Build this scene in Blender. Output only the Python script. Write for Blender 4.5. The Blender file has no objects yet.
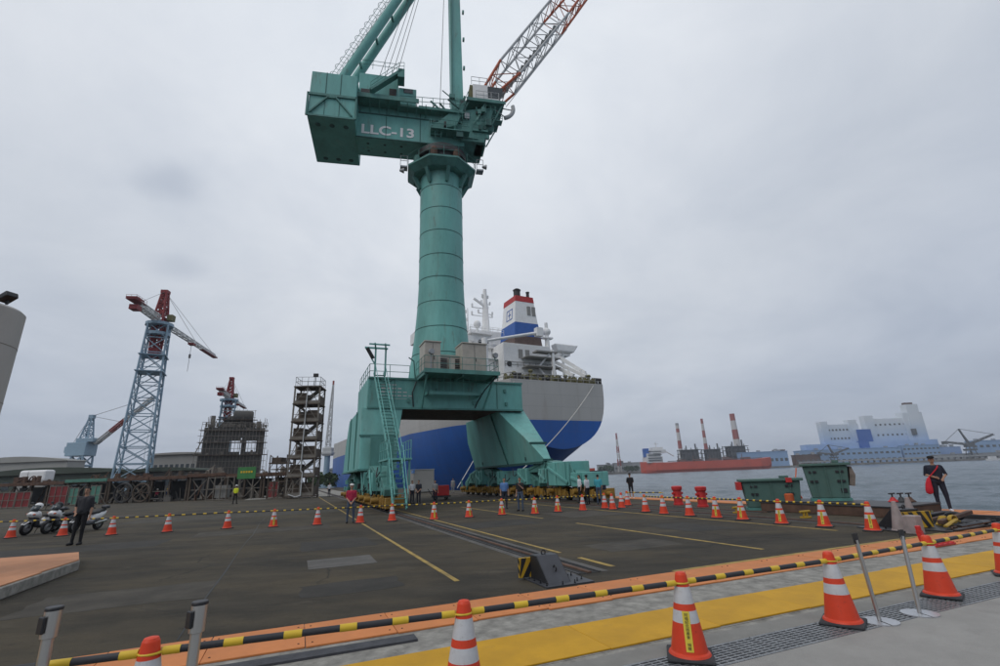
import bpy, math, random
import numpy as np
from mathutils import Vector, Matrix
random.seed(7)
RAD = math.radians
scene = bpy.context.scene
COL = scene.collection

# ---------------------------------------------------------------- camera
F, EYE = 470.0, 1.7                       # focal length in photo pixels (1000 wide), eye height
PITCH, ROLL = math.atan(143 / 470.0), RAD(2.2)
_fw = np.array([0, math.cos(PITCH), math.sin(PITCH)])
_up = np.array([0, -math.sin(PITCH), math.cos(PITCH)])
_rt = np.array([1.0, 0, 0])
RIGHT = math.cos(ROLL) * _rt - math.sin(ROLL) * _up
UP = math.sin(ROLL) * _rt + math.cos(ROLL) * _up
cam_d = bpy.data.cameras.new('camera')
cam_d.sensor_width = 36
cam_d.lens = F / 1000 * 36
cam_d.clip_start, cam_d.clip_end = 0.1, 12000
cam = bpy.data.objects.new('camera', cam_d)
COL.objects.link(cam)
M = Matrix.Identity(4)
for i in range(3):
    M[i][0], M[i][1], M[i][2] = RIGHT[i], UP[i], -_fw[i]
M[2][3] = EYE
cam.matrix_world = M
scene.camera = cam

# ---------------------------------------------------------------- sky, sun, exposure
SUN_EL, SUN_AZ = RAD(48), RAD(-135)        # azimuth measured from +Y towards +X
world = bpy.data.worlds.new('World')
scene.world = world
world.use_nodes = True
nt = world.node_tree
for n in list(nt.nodes):
    nt.nodes.remove(n)
def wn(t, **k):
    n = nt.nodes.new(t)
    for a, b in k.items():
        setattr(n, a, b)
    return n
w_out = wn('ShaderNodeOutputWorld')
w_bg = wn('ShaderNodeBackground'); w_bg.inputs[1].default_value = 0.1
sky = wn('ShaderNodeTexSky', sky_type='NISHITA', sun_disc=False)
sky.sun_elevation, sky.sun_rotation = SUN_EL, SUN_AZ
sky.air_density, sky.dust_density = 1.0, 3.0
tc = wn('ShaderNodeTexCoord')
sep = wn('ShaderNodeSeparateXYZ'); nt.links.new(tc.outputs['Generated'], sep.inputs[0])
# cloud deck: project the direction onto a plane overhead so clouds flatten to the horizon
mz = wn('ShaderNodeMath', operation='MAXIMUM'); nt.links.new(sep.outputs[2], mz.inputs[0]); mz.inputs[1].default_value = 0.0
mza = wn('ShaderNodeMath', operation='ADD'); nt.links.new(mz.outputs[0], mza.inputs[0]); mza.inputs[1].default_value = 0.22
dx = wn('ShaderNodeMath', operation='DIVIDE'); nt.links.new(sep.outputs[0], dx.inputs[0]); nt.links.new(mza.outputs[0], dx.inputs[1])
dy = wn('ShaderNodeMath', operation='DIVIDE'); nt.links.new(sep.outputs[1], dy.inputs[0]); nt.links.new(mza.outputs[0], dy.inputs[1])
cmb = wn('ShaderNodeCombineXYZ'); nt.links.new(dx.outputs[0], cmb.inputs[0]); nt.links.new(dy.outputs[0], cmb.inputs[1])
n1 = wn('ShaderNodeTexNoise'); n1.inputs['Scale'].default_value = 1.5; n1.inputs['Detail'].default_value = 8; n1.inputs['Roughness'].default_value = 0.58; n1.inputs['Distortion'].default_value = 0.35
nt.links.new(cmb.outputs[0], n1.inputs['Vector'])
def srgb(r, g, b):
    return tuple(((c / 255 + 0.055) / 1.055) ** 2.4 if c > 10 else c / 255 / 12.92 for c in (r, g, b)) + (1,)
# overcast brightness: paler upwards and where the cloud deck thins ahead
sdir = (math.sin(RAD(-8)) * math.cos(RAD(38)), math.cos(RAD(-8)) * math.cos(RAD(38)), math.sin(RAD(38)))
dt = wn('ShaderNodeVectorMath', operation='DOT_PRODUCT'); nt.links.new(tc.outputs['Generated'], dt.inputs[0]); dt.inputs[1].default_value = sdir
dm = wn('ShaderNodeMath', operation='MAXIMUM'); nt.links.new(dt.outputs['Value'], dm.inputs[0]); dm.inputs[1].default_value = 0
dp = wn('ShaderNodeMath', operation='POWER'); nt.links.new(dm.outputs[0], dp.inputs[0]); dp.inputs[1].default_value = 2.5
b1 = wn('ShaderNodeMath', operation='MULTIPLY_ADD'); nt.links.new(dp.outputs[0], b1.inputs[0]); b1.inputs[1].default_value = 0.26; b1.inputs[2].default_value = 0.41
b2 = wn('ShaderNodeMath', operation='MULTIPLY_ADD'); nt.links.new(mz.outputs[0], b2.inputs[0]); b2.inputs[1].default_value = 0.27; nt.links.new(b1.outputs[0], b2.inputs[2])
ramp_e = wn('ShaderNodeValToRGB'); nt.links.new(b2.outputs[0], ramp_e.inputs[0])
els = ramp_e.color_ramp.elements
els[0].position, els[0].color = 0.40, (0.358, 0.40, 0.485, 1)
els[1].position, els[1].color = 1.0, (0.955, 1.0, 1.05, 1)
e = els.new(0.53); e.color = (0.479, 0.53, 0.622, 1)
e = els.new(0.66); e.color = (0.618, 0.66, 0.725, 1)
e = els.new(0.78); e.color = (0.742, 0.78, 0.838, 1)
ramp_n = wn('ShaderNodeValToRGB')
nt.links.new(n1.outputs[0], ramp_n.inputs[0])
r = ramp_n.color_ramp.elements
r[0].position, r[0].color = 0.30, (0.87, 0.89, 0.92, 1)
r[1].position, r[1].color = 0.70, (1.11, 1.10, 1.085, 1)
mul = wn('ShaderNodeMix', data_type='RGBA', blend_type='MULTIPLY'); mul.inputs[0].default_value = 1.0
nt.links.new(ramp_e.outputs[0], mul.inputs[6]); nt.links.new(ramp_n.outputs[0], mul.inputs[7])
# one small darker cloud high on the left
def cloud_spot(px, py, rad, amt, src):
    d = _fw * F + (px - 500) * RIGHT + (333 - py) * UP; d = d / np.linalg.norm(d)
    nd = wn('ShaderNodeTexNoise'); nd.inputs['Scale'].default_value = 5.0; nd.inputs['Detail'].default_value = 5; nt.links.new(tc.outputs['Generated'], nd.inputs['Vector'])
    vm = wn('ShaderNodeMix', data_type='VECTOR'); vm.inputs[0].default_value = 0.07; nt.links.new(tc.outputs['Generated'], vm.inputs[4]); nt.links.new(nd.outputs['Color'], vm.inputs[5])
    sb = wn('ShaderNodeVectorMath', operation='SUBTRACT'); nt.links.new(vm.outputs[1], sb.inputs[0]); sb.inputs[1].default_value = tuple(d * .93 + np.array([.035] * 3))
    sc = wn('ShaderNodeVectorMath', operation='MULTIPLY'); nt.links.new(sb.outputs[0], sc.inputs[0]); sc.inputs[1].default_value = (1, 1, 1.9)
    ln = wn('ShaderNodeVectorMath', operation='LENGTH'); nt.links.new(sc.outputs[0], ln.inputs[0])
    mr = wn('ShaderNodeMapRange', interpolation_type='SMOOTHERSTEP'); nt.links.new(ln.outputs['Value'], mr.inputs[0]); mr.inputs[1].default_value = 0; mr.inputs[2].default_value = rad; mr.inputs[3].default_value = amt; mr.inputs[4].default_value = 0
    mx = wn('ShaderNodeMix', data_type='RGBA', blend_type='MULTIPLY'); nt.links.new(mr.outputs[0], mx.inputs[0]); nt.links.new(src, mx.inputs[6]); mx.inputs[7].default_value = (.5, .55, .64, 1); return mx.outputs[2]
cl_out = cloud_spot(168, 178, .08, .38, mul.outputs[2]); cl_out = cloud_spot(180, 266, .06, .3, cl_out)
sc10 = wn('ShaderNodeMix', data_type='RGBA', blend_type='MULTIPLY'); sc10.inputs[0].default_value = 1.0
nt.links.new(cl_out, sc10.inputs[6]); sc10.inputs[7].default_value = (10, 10, 10, 1)
mixs = wn('ShaderNodeMix', data_type='RGBA'); mixs.inputs[0].default_value = 0.96
nt.links.new(sky.outputs[0], mixs.inputs[6]); nt.links.new(sc10.outputs[2], mixs.inputs[7])
nt.links.new(mixs.outputs[2], w_bg.inputs[0]); nt.links.new(w_bg.outputs[0], w_out.inputs[0])

sun_d = bpy.data.lights.new('sun', 'SUN'); sun_d.energy = 1.0; sun_d.angle = RAD(40); sun_d.color = (1.0, 0.96, 0.9)
sun = bpy.data.objects.new('sun', sun_d); COL.objects.link(sun)
_sd = Vector((math.sin(SUN_AZ) * math.cos(SUN_EL), math.cos(SUN_AZ) * math.cos(SUN_EL), math.sin(SUN_EL)))
sun.rotation_euler = _sd.to_track_quat('Z', 'Y').to_euler()
vs = scene.view_settings
vs.view_transform = 'Standard'; vs.look = 'None'; vs.exposure = 0.0; vs.gamma = 1.0
scene.render.engine = 'CYCLES'
scene.cycles.use_denoising = True
scene.cycles.max_bounces = 6
scene.cycles.volume_bounces = 0

# ---------------------------------------------------------------- frames of reference
TH = RAD(23.0)                            # the crane rails run 23 degrees left of the view
U = Vector((-math.sin(TH), math.cos(TH), 0)); N = Vector((math.cos(TH), math.sin(TH), 0))
def rs(off, s, z=0.0):                    # across the rails, along the rails
    return N * off + U * s + Vector((0, 0, z))
def ray(px, py):
    d = _fw * F + (px - 500) * RIGHT + (333 - py) * UP
    return Vector(d / d[1])
def gnd(px, py, z=0.0):
    d = ray(px, py); t = (z - EYE) / d.z
    return Vector((d.x * t, d.y * t, z))
def at(px, py, Y):
    d = ray(px, py)
    return Vector((d.x * Y, Y, EYE + d.z * Y))

# ---------------------------------------------------------------- mesh helpers
class MB:
    def __init__(s): s.v, s.f, s.m = [], [], []
    def add(s, vs, fs, mi=0):
        b = len(s.v); s.v += [tuple(v) for v in vs]
        s.f += [tuple(i + b for i in f) for f in fs]; s.m += [mi] * len(fs); return s
    def box(s, x0, x1, y0, y1, z0, z1, mi=0):
        v = [(x, y, z) for z in (z0, z1) for y in (y0, y1) for x in (x0, x1)]
        return s.add(v, [(0, 2, 3, 1), (4, 5, 7, 6), (0, 1, 5, 4), (2, 6, 7, 3), (0, 4, 6, 2), (1, 3, 7, 5)], mi)
    def hexa(s, v, mi=0):                 # 4 bottom (ccw) + 4 top
        return s.add(v, [(3, 2, 1, 0), (4, 5, 6, 7), (0, 1, 5, 4), (1, 2, 6, 5), (2, 3, 7, 6), (3, 0, 4, 7)], mi)
    def frame(s, p, q, up=(0, 0, 1)):
        p, q = Vector(p), Vector(q); d = (q - p).normalized(); u = Vector(up)
        if abs(d.dot(u)) > 0.98: u = Vector((1, 0, 0)) if abs(d.x) < 0.9 else Vector((0, 1, 0))
        a = d.cross(u).normalized(); return p, q, a, a.cross(d).normalized()
    def beam(s, p, q, w, h=None, mi=0, up=(0, 0, 1)):
        h = h or w; p, q, a, b = s.frame(p, q, up)
        c = [(-1, -1), (1, -1), (1, 1), (-1, 1)]
        return s.hexa([p + a * (w / 2 * i) + b * (h / 2 * j) for i, j in c] + [q + a * (w / 2 * i) + b * (h / 2 * j) for i, j in c], mi)
    def tube(s, p, q, r, r2=None, n=8, mi=0, cap=True):
        r2 = r if r2 is None else r2; p, q, a, b = s.frame(p, q); vs = []
        for c, rr in ((p, r), (q, r2)):
            for k in range(n):
                t = 2 * math.pi * k / n; vs.append(c + a * (rr * math.cos(t)) + b * (rr * math.sin(t)))
        fs = [(k, (k + 1) % n, n + (k + 1) % n, n + k) for k in range(n)]
        if cap: fs += [tuple(reversed(range(n))), tuple(range(n, 2 * n))]
        return s.add(vs, fs, mi)
    def path(s, pts, r, n=6, mi=0):
        for i in range(len(pts) - 1): s.tube(pts[i], pts[i + 1], r, n=n, mi=mi)
        return s
    def lathe(s, prof, n=24, c=(0, 0, 0), mi=0, axis='z'):   # prof: (r, z[, mat])
        vs = []
        for q in prof:
            for k in range(n):
                t = 2 * math.pi * k / n; x, y, z = q[0] * math.cos(t), q[0] * math.sin(t), q[1]
                if axis == 'x': x, y, z = z, x, y
                if axis == 'y': x, y, z = y, z, x
                vs.append((c[0] + x, c[1] + y, c[2] + z))
        for i in range(len(prof) - 1):
            m = prof[i][2] if len(prof[i]) > 2 else mi
            b = len(s.v)
            s.add(vs[i * n:(i + 2) * n], [(k, (k + 1) % n, n + (k + 1) % n, n + k) for k in range(n)], m)
        s.add(vs[:n], [tuple(reversed(range(n)))], prof[0][2] if len(prof[0]) > 2 else mi)
        s.add(vs[-n:], [tuple(range(n))], prof[-2][2] if len(prof[-2]) > 2 else mi)
        return s
    def torus(s, c, R, r, n=20, m=8, axis='x', mi=0, a0=0, a1=2 * math.pi):
        full = abs(a1 - a0 - 2 * math.pi) < 1e-6; K = n if full else n + 1; vs = []
        for i in range(K):
            t = a0 + (a1 - a0) * i / n
            for j in range(m):
                p = 2 * math.pi * j / m; rr = R + r * math.cos(p); h = r * math.sin(p)
                q = (h, rr * math.cos(t), rr * math.sin(t))
                if axis == 'y': q = (q[1], q[0], q[2])
                if axis == 'z': q = (q[1], q[2], q[0])
                vs.append((c[0] + q[0], c[1] + q[1], c[2] + q[2]))
        fs = [(i * m + j, i * m + (j + 1) % m, ((i + 1) % K) * m + (j + 1) % m, ((i + 1) % K) * m + j) for i in range(n) for j in range(m)]
        return s.add(vs, fs, mi)
    def ell(s, c, r, n=12, m=8, mi=0):
        vs, fs = [], []
        for i in range(m + 1):
            p = math.pi * i / m
            for k in range(n):
                t = 2 * math.pi * k / n
                vs.append((c[0] + r[0] * math.sin(p) * math.cos(t), c[1] + r[1] * math.sin(p) * math.sin(t), c[2] - r[2] * math.cos(p)))
        for i in range(m):
            for k in range(n): fs.append((i * n + k, i * n + (k + 1) % n, (i + 1) * n + (k + 1) % n, (i + 1) * n + k))
        return s.add(vs, fs, mi)
    def prism(s, poly, a0, a1, axis='x', mi=0):   # polygon in the two other axes, extruded along axis
        n = len(poly); f = {'x': lambda p, a: (a, p[0], p[1]), 'y': lambda p, a: (p[0], a, p[1]), 'z': lambda p, a: (p[0], p[1], a)}[axis]
        vs = [f(p, a0) for p in poly] + [f(p, a1) for p in poly]
        return s.add(vs, [tuple(reversed(range(n))), tuple(range(n, 2 * n))] + [(k, (k + 1) % n, n + (k + 1) % n, n + k) for k in range(n)], mi)
    def loft(s, secs, mi=0, close=True, cap=True, fm=None):
        n = len(secs[0]); b = len(s.v); s.v += [tuple(p) for q in secs for p in q]
        for i in range(len(secs) - 1):
            for k in range(n if close else n - 1):
                s.f.append((b + i * n + k, b + i * n + (k + 1) % n, b + (i + 1) * n + (k + 1) % n, b + (i + 1) * n + k))
                s.m.append(fm(i, k) if fm else mi)
        if cap:
            s.f.append(tuple(b + k for k in reversed(range(n)))); s.m.append(mi)
            s.f.append(tuple(b + (len(secs) - 1) * n + k for k in range(n))); s.m.append(mi)
        return s
    def lattice(s, A, B, bays, rc, rb, mi=0, mb_=None, chords=True):   # A, B: corner lists; X-braced truss
        mb_ = mi if mb_ is None else mb_
        A = [Vector(p) for p in A]; B = [Vector(p) for p in B]; n = len(A)
        if chords:
            for a, b in zip(A, B): s.tube(a, b, rc, n=6, mi=mi)
        for i in range(bays):
            t0, t1 = i / bays, (i + 1) / bays
            P = [a.lerp(b, t0) for a, b in zip(A, B)]; Q = [a.lerp(b, t1) for a, b in zip(A, B)]
            for k in range(n):
                k2 = (k + 1) % n
                if n == 2 and k == 1: break
                s.tube(P[k], P[k2], rb, n=5, mi=mb_)
                if i % 2: s.tube(P[k], Q[k2], rb, n=5, mi=mb_)
                else: s.tube(P[k2], Q[k], rb, n=5, mi=mb_)
        return s
    def rail(s, pts, h=1.05, r=0.025, step=1.5, mi=0):
        for a, b in zip(pts[:-1], pts[1:]):
            a, b = Vector(a), Vector(b); L = (b - a).length; k = max(1, round(L / step))
            for z in (h, h * 0.5): s.tube(a + Vector((0, 0, z)), b + Vector((0, 0, z)), r, n=5, mi=mi)
            for i in range(k + 1):
                p = a.lerp(b, i / k); s.tube(p, p + Vector((0, 0, h)), r, n=5, mi=mi)
        return s

def pieces(mb):                            # the connected pieces of a builder, each as a builder
    par = list(range(len(mb.v)))
    def find(i):
        while par[i] != i: par[i] = par[par[i]]; i = par[i]
        return i
    for f in mb.f:
        for k in f[1:]: par[find(k)] = find(f[0])
    out = {}
    for f, m_ in zip(mb.f, mb.m):
        b_, ix = out.setdefault(find(f[0]), (MB(), {}))
        for k in f:
            if k not in ix: ix[k] = len(b_.v); b_.v.append(mb.v[k])
        b_.f.append(tuple(ix[k] for k in f)); b_.m.append(m_)
    return [b_ for b_, _ in out.values()]
def mk(name, mb, mats, parent=None, loc=(0, 0, 0), rotz=0.0, smooth=False, bevel=0.0, rot=None, label=None):
    if name in SPLIT and parent is not None:
        ps = pieces(mb)
        if len(ps) > 1:
            for q_ in ps: o = mk(name, q_, mats, parent, loc, rotz, smooth, bevel, rot, label)
            return o
    me = bpy.data.meshes.new(name)
    me.from_pydata(mb.v, [], mb.f); me.validate()
    if not isinstance(mats, (list, tuple)): mats = [mats]
    for m in mats: me.materials.append(MAT[m])
    if len(mats) > 1 and len(me.polygons) == len(mb.m): me.polygons.foreach_set('material_index', mb.m)
    if smooth:
        me.polygons.foreach_set('use_smooth', [True] * len(me.polygons))
        if smooth != 'all':
            try: me.set_sharp_from_angle(angle=RAD(40))
            except Exception: pass
    me.update()
    o = bpy.data.objects.new(name, me); COL.objects.link(o)
    o.location = loc; o.rotation_euler = rot if rot else (0, 0, rotz)
    if parent: o.parent = parent
    if bevel:
        b = o.modifiers.new('bevel', 'BEVEL'); b.width = bevel; b.segments = 2; b.limit_method = 'ANGLE'; b.angle_limit = RAD(50)
    if label: o['label'] = label
    return o
def tag(o, label, cat, group=None):
    o['label'] = label; o['category'] = cat
    if group: o['group'] = group
    return o
def thing(name, label, cat, loc=(0, 0, 0), rotz=0.0, group=None):
    o = bpy.data.objects.new(name, None); COL.objects.link(o); o.empty_display_size = 0.3
    o.location = loc; o.rotation_euler = (0, 0, rotz); return tag(o, label, cat, group)
def struct(o, kind='structure'):
    o['kind'] = kind; return o
def copy_tree(o, parent=None):
    c = o.copy(); COL.objects.link(c); c.parent = parent
    for ch in list(o.children): copy_tree(ch, c)
    return c
SPLIT = {'leg', 'latch', 'mesh_panel', 'jib_tip', 'red_marker', 'antenna', 'buffer', 'weld_ring', 'bracket', 'conduit', 'seam', 'louvre', 'porthole', 'loop', 'post', 'window', 'stiffener', 'platform', 'hatch_cover', 'deck_edge', 'stern_platform', 'scaffold_deck', 'studs', 'side_plate', 'joint', 'deck_gear'}
ORD = ['first', 'second', 'third', 'fourth', 'fifth', 'sixth', 'seventh', 'eighth', 'ninth', 'tenth', 'eleventh', 'twelfth', 'thirteenth', 'fourteenth', 'fifteenth', 'sixteenth']

# ---------------------------------------------------------------- materials
MAT = {}
def mat(name, col, rough=0.6, metal=0.0, var=0.18, scale=2.0, bump=0.0, bscale=30.0, dirt=0.0, dcol=(0.09, 0.055, 0.03), dscale=1.2, stretch=(1, 1, 1), second=None, sfac=(0.45, 0.62), spec=0.4, coord='Object', extra=()):
    m = bpy.data.materials.new(name); m.use_nodes = True; t = m.node_tree; L = t.links
    b = t.nodes['Principled BSDF']
    b.inputs['Roughness'].default_value = rough; b.inputs['Metallic'].default_value = metal
    b.inputs['Specular IOR Level'].default_value = spec
    tcn = t.nodes.new('ShaderNodeTexCoord'); mp = t.nodes.new('ShaderNodeMapping'); mp.inputs['Scale'].default_value = stretch
    L.new(tcn.outputs[coord], mp.inputs[0])
    no = t.nodes.new('ShaderNodeTexNoise'); no.inputs['Scale'].default_value = scale; no.inputs['Detail'].default_value = 7; no.inputs['Roughness'].default_value = 0.62
    L.new(mp.outputs[0], no.inputs['Vector'])
    rp = t.nodes.new('ShaderNodeValToRGB'); L.new(no.outputs[0], rp.inputs[0])
    e0, e1 = rp.color_ramp.elements
    e0.position, e1.position = 0.3, 0.7
    e0.color = tuple(max(0, c * (1 - var)) for c in col) + (1,); e1.color = tuple(min(1, c * (1 + var)) for c in col) + (1,)
    out = rp.outputs[0]
    def layer(out, colr, sc, lo, hi, amt, seed):
        n2 = t.nodes.new('ShaderNodeTexNoise'); n2.inputs['Scale'].default_value = sc; n2.inputs['Detail'].default_value = 9; n2.inputs['Roughness'].default_value = 0.7
        ad = t.nodes.new('ShaderNodeVectorMath'); ad.operation = 'ADD'; ad.inputs[1].default_value = (seed, seed * 1.7, seed * 0.3)
        L.new(mp.outputs[0], ad.inputs[0]); L.new(ad.outputs[0], n2.inputs['Vector'])
        r2 = t.nodes.new('ShaderNodeMapRange'); r2.inputs[1].default_value, r2.inputs[2].default_value = lo, hi
        r2.inputs[3].default_value, r2.inputs[4].default_value = 0, amt; L.new(n2.outputs[0], r2.inputs[0])
        mx = t.nodes.new('ShaderNodeMix'); mx.data_type = 'RGBA'; L.new(r2.outputs[0], mx.inputs[0]); L.new(out, mx.inputs[6])
        mx.inputs[7].default_value = tuple(colr) + (1,); return mx.outputs[2]
    if second: out = layer(out, second, dscale * 0.37, sfac[0], sfac[1], 0.8, 3.1)
    if dirt: out = layer(out, dcol, dscale, 0.5, 0.78, dirt, 11.0)
    for (c_, s_, lo_, hi_, a_, sd_) in extra: out = layer(out, c_, s_, lo_, hi_, a_, sd_)
    L.new(out, b.inputs['Base Color'])
    if bump:
        nb = t.nodes.new('ShaderNodeTexNoise'); nb.inputs['Scale'].default_value = bscale; nb.inputs['Detail'].default_value = 6
        L.new(mp.outputs[0], nb.inputs['Vector']); bp = t.nodes.new('ShaderNodeBump'); bp.inputs['Strength'].default_value = bump
        bp.inputs['Distance'].default_value = 0.02; L.new(nb.outputs[0], bp.inputs['Height']); L.new(bp.outputs[0], b.inputs['Normal'])
    MAT[name] = m; return m
TEAL = (0.15, 0.405, 0.37)
mat('teal', TEAL, 0.55, var=0.15, scale=0.6, dirt=0.30, dcol=(0.07, 0.15, 0.13), dscale=0.6, stretch=(1, 1, 0.22), extra=(((0.24, 0.42, 0.38), .35, .52, .70, .45, 5.), ((0.13, 0.085, 0.055), 1.6, .575, .70, .55, 17.), ((0.045, 0.10, 0.09), 4.0, .58, .70, .4, 29.), ((0.06, 0.16, 0.14), .22, .5, .62, .35, 41.)), bump=0.15, bscale=3)
mat('teal_dark', (0.085, 0.235, 0.21), 0.6, var=0.22, scale=1.2, dirt=0.5, dcol=(0.05, 0.07, 0.06), dscale=0.9, stretch=(1, 1, 0.3), extra=(((0.10, 0.06, 0.04), 2.0, .64, .78, .5, 17.),))
mat('seam', (0.03, 0.10, 0.09), 0.6)
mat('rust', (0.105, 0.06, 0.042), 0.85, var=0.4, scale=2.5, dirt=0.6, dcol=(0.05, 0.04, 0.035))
mat('bogie_yellow', (0.30, 0.17, 0.03), 0.6, var=0.2, dirt=0.75, dcol=(0.07, 0.05, 0.03), dscale=2)
mat('steel_dark', (0.035, 0.035, 0.037), 0.5, var=0.3, dirt=0.3)
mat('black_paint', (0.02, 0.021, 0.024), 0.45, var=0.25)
mat('charcoal', (0.05, 0.053, 0.062), 0.5, var=0.2)
mat('beige', (0.42, 0.39, 0.34), 0.6, var=0.1, dirt=0.3, dcol=(0.2, 0.17, 0.13))
mat('white', (0.80, 0.80, 0.79), 0.5, var=0.06, dirt=0.18, dcol=(0.35, 0.3, 0.25), dscale=0.6)
mat('white_clean', (0.78, 0.78, 0.78), 0.45, var=0.04)
mat('boom_white', (0.5, 0.51, 0.51), 0.5, var=0.1, dirt=0.25, dcol=(0.25, 0.22, 0.2))
mat('orange_paint', (0.48, 0.10, 0.035), 0.5, var=0.15, dirt=0.2)
mat('grey_metal', (0.3, 0.31, 0.32), 0.4, 0.5, var=0.15, dirt=0.2)
mat('steel', (0.5, 0.5, 0.49), 0.32, 0.9, var=0.1, stretch=(1, 1, 0.1), scale=8)
mat('glass', (0.03, 0.04, 0.045), 0.08, 0, var=0.1, spec=0.6)
mat('hull_grey', (0.43, 0.42, 0.40), 0.55, var=0.08, scale=0.15, dirt=0.3, dcol=(0.31, 0.29, 0.26), dscale=0.25, stretch=(1, 1, 0.12), extra=(((0.27, 0.19, 0.14), .5, .58, .72, .4, 13.),))
mat('hull_blue', (0.014, 0.095, 0.36), 0.5, var=0.15, scale=0.2, dirt=0.3, dcol=(0.03, 0.08, 0.2), dscale=0.25, stretch=(1, 1, 0.15), extra=(((0.08, 0.09, 0.13), .6, .58, .72, .4, 13.),))
mat('ship_blue', (0.03, 0.11, 0.38), 0.5, var=0.1)
mat('ship_red', (0.45, 0.03, 0.03), 0.5, var=0.12)
mat('ship_brown', (0.13, 0.09, 0.08), 0.7, var=0.2)
mat('olive', (0.14, 0.13, 0.06), 0.7, var=0.3)
mat('crane_blue', (0.25, 0.36, 0.45), 0.55, var=0.12, dirt=0.25, dcol=(0.2, 0.2, 0.2))
mat('crane_red', (0.22, 0.02, 0.025), 0.55, var=0.2, dirt=0.2)
mat('red_bright', (0.5, 0.03, 0.03), 0.5, var=0.2, dirt=0.25, dcol=(0.12, 0.03, 0.02))
mat('far_red', (0.48, 0.075, 0.04), 0.6, var=0.12, scale=0.05, dirt=0.3, dscale=0.08)
mat('primer_grey', (0.095, 0.09, 0.082), 0.75, var=0.25, scale=0.4, dirt=0.5, dcol=(0.09, 0.06, 0.045), dscale=0.35)
mat('scaffold', (0.20, 0.18, 0.155), 0.7, 0.2, var=0.3, dirt=0.5)
mat('rail_concrete', (0.10, 0.095, 0.088), 0.9, var=0.3, scale=2, dirt=0.5, dcol=(0.05, 0.045, 0.04))
mat('scaffold_brown', (0.085, 0.065, 0.05), 0.8, var=0.35, dirt=0.4)
mat('green_roof', (0.06, 0.075, 0.06), 0.8, var=0.2, scale=0.2)
mat('green_panel', (0.08, 0.22, 0.17), 0.6, var=0.25, dirt=0.4)
mat('green_sign', (0.05, 0.2, 0.06), 0.6, var=0.2)
mat('shed_wall', (0.33, 0.33, 0.31), 0.75, var=0.1, scale=0.1, dirt=0.3, dcol=(0.2, 0.19, 0.17), dscale=0.1)
mat('building_grey', (0.27, 0.265, 0.25), 0.75, var=0.12, scale=0.2)
mat('concrete', (0.25, 0.24, 0.215), 0.88, var=0.4, scale=5, extra=(((0.09, 0.085, 0.075), 2.6, .58, .68, .6, 7.), ((0.4, 0.39, 0.36), 9., .62, .72, .5, 19.), ((.05, .05, .045), .6, .6, .72, .6, 27.)), bump=0.4, bscale=40, dirt=0.55, dcol=(0.12, 0.115, 0.10), dscale=1.4)
mat('concrete_pillar', (0.40, 0.39, 0.37), 0.85, var=0.1, scale=0.8, bump=0.15, bscale=25, dirt=0.3, dcol=(0.2, 0.19, 0.17), stretch=(1, 1, 0.3))
mat('pavement', (0.29, 0.28, 0.262), 0.82, var=0.12, scale=1.6, bump=0.3, bscale=90, dirt=0.4, dcol=(0.2, 0.192, 0.18), dscale=2.2, extra=(((0.36, 0.35, 0.33), 14., .6, .7, .4, 5.), ((0.14, 0.135, 0.125), 1.0, .64, .78, .5, 13.), ((0.12, 0.115, 0.105), 30., .62, .7, .5, 23.)))
mat('asphalt', (0.046, 0.039, 0.027), 0.9, var=0.45, scale=0.5, bump=0.9, bscale=55, dirt=0.7, dcol=(0.018, 0.016, 0.012), dscale=0.5, second=(0.110, 0.085, 0.048), sfac=(0.44, 0.70), stretch=(1, 2.2, 1), extra=(((.128, .108, .075), .9, .58, .74, .55, 21.), ((.18, .16, .13), 9.0, .64, .72, .6, 33.), ((.011, .011, .011), 2.2, .60, .74, .7, 47.), ((.014, .014, .014), .12, .50, .66, .4, 59.), ((.010, .010, .010), .6, .69, .73, .7, 71.), ((.011, .010, .009), 16., .58, .7, .6, 83.)))
mat('line_yellow', (0.36, 0.25, 0.07), 0.85, var=0.2, scale=4, dirt=1.0, dcol=(0.08, 0.07, 0.055), dscale=4, extra=(((0.07, 0.065, 0.06), .8, .5, .68, .7, 8.),))
mat('orange_board', (0.50, 0.235, 0.12), 0.8, var=0.14, scale=1.5, dirt=0.5, dcol=(0.36, 0.2, 0.13), dscale=1.4, extra=(((0.25, 0.16, 0.11), 1.2, .58, .7, .4, 9.),))
mat('orange_plate', (0.56, 0.20, 0.065), 0.75, var=0.14, scale=1.5, extra=(((0.3, 0.14, 0.07), 5., .60, .72, .5, 9.), ((0.13, 0.10, 0.08), 1.1, .64, .76, .45, 15.)), dirt=0.45, dcol=(0.44, 0.19, 0.095), dscale=2.2, bump=0.05)
mat('yellow_plate', (0.53, 0.285, 0.012), 0.75, var=0.14, scale=1.5, extra=(((0.32, 0.18, 0.035), 5., .60, .72, .45, 9.), ((0.15, 0.10, 0.04), 1.1, .62, .76, .5, 15.)), dirt=0.45, dcol=(0.38, 0.2, 0.02), dscale=2.0, bump=0.05)
mat('rubber_strip', (0.055, 0.057, 0.065), 0.8, var=0.3, scale=6, bump=0.3)
mat('grate', (0.30, 0.31, 0.32), 0.45, 0.5, var=0.25, scale=4)
mat('grate_pit', (0.02, 0.02, 0.02), 0.9)
mat('cone_orange', (0.64, 0.05, 0.014), 0.5, var=0.08, scale=5, dirt=0.3, dcol=(0.4, 0.06, 0.03), dscale=6, extra=(((0.2, 0.03, 0.015), 11., .56, .68, .5, 5.), ((.5, .16, .1), 4., .6, .7, .3, 15.)))
mat('cone_white', (0.52, 0.52, 0.53), 0.4, var=0.08, scale=9, dirt=0.4, dcol=(0.36, 0.34, 0.32), dscale=7, extra=(((0.22, 0.2, 0.18), 13., .56, .68, .5, 5.),))
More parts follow.
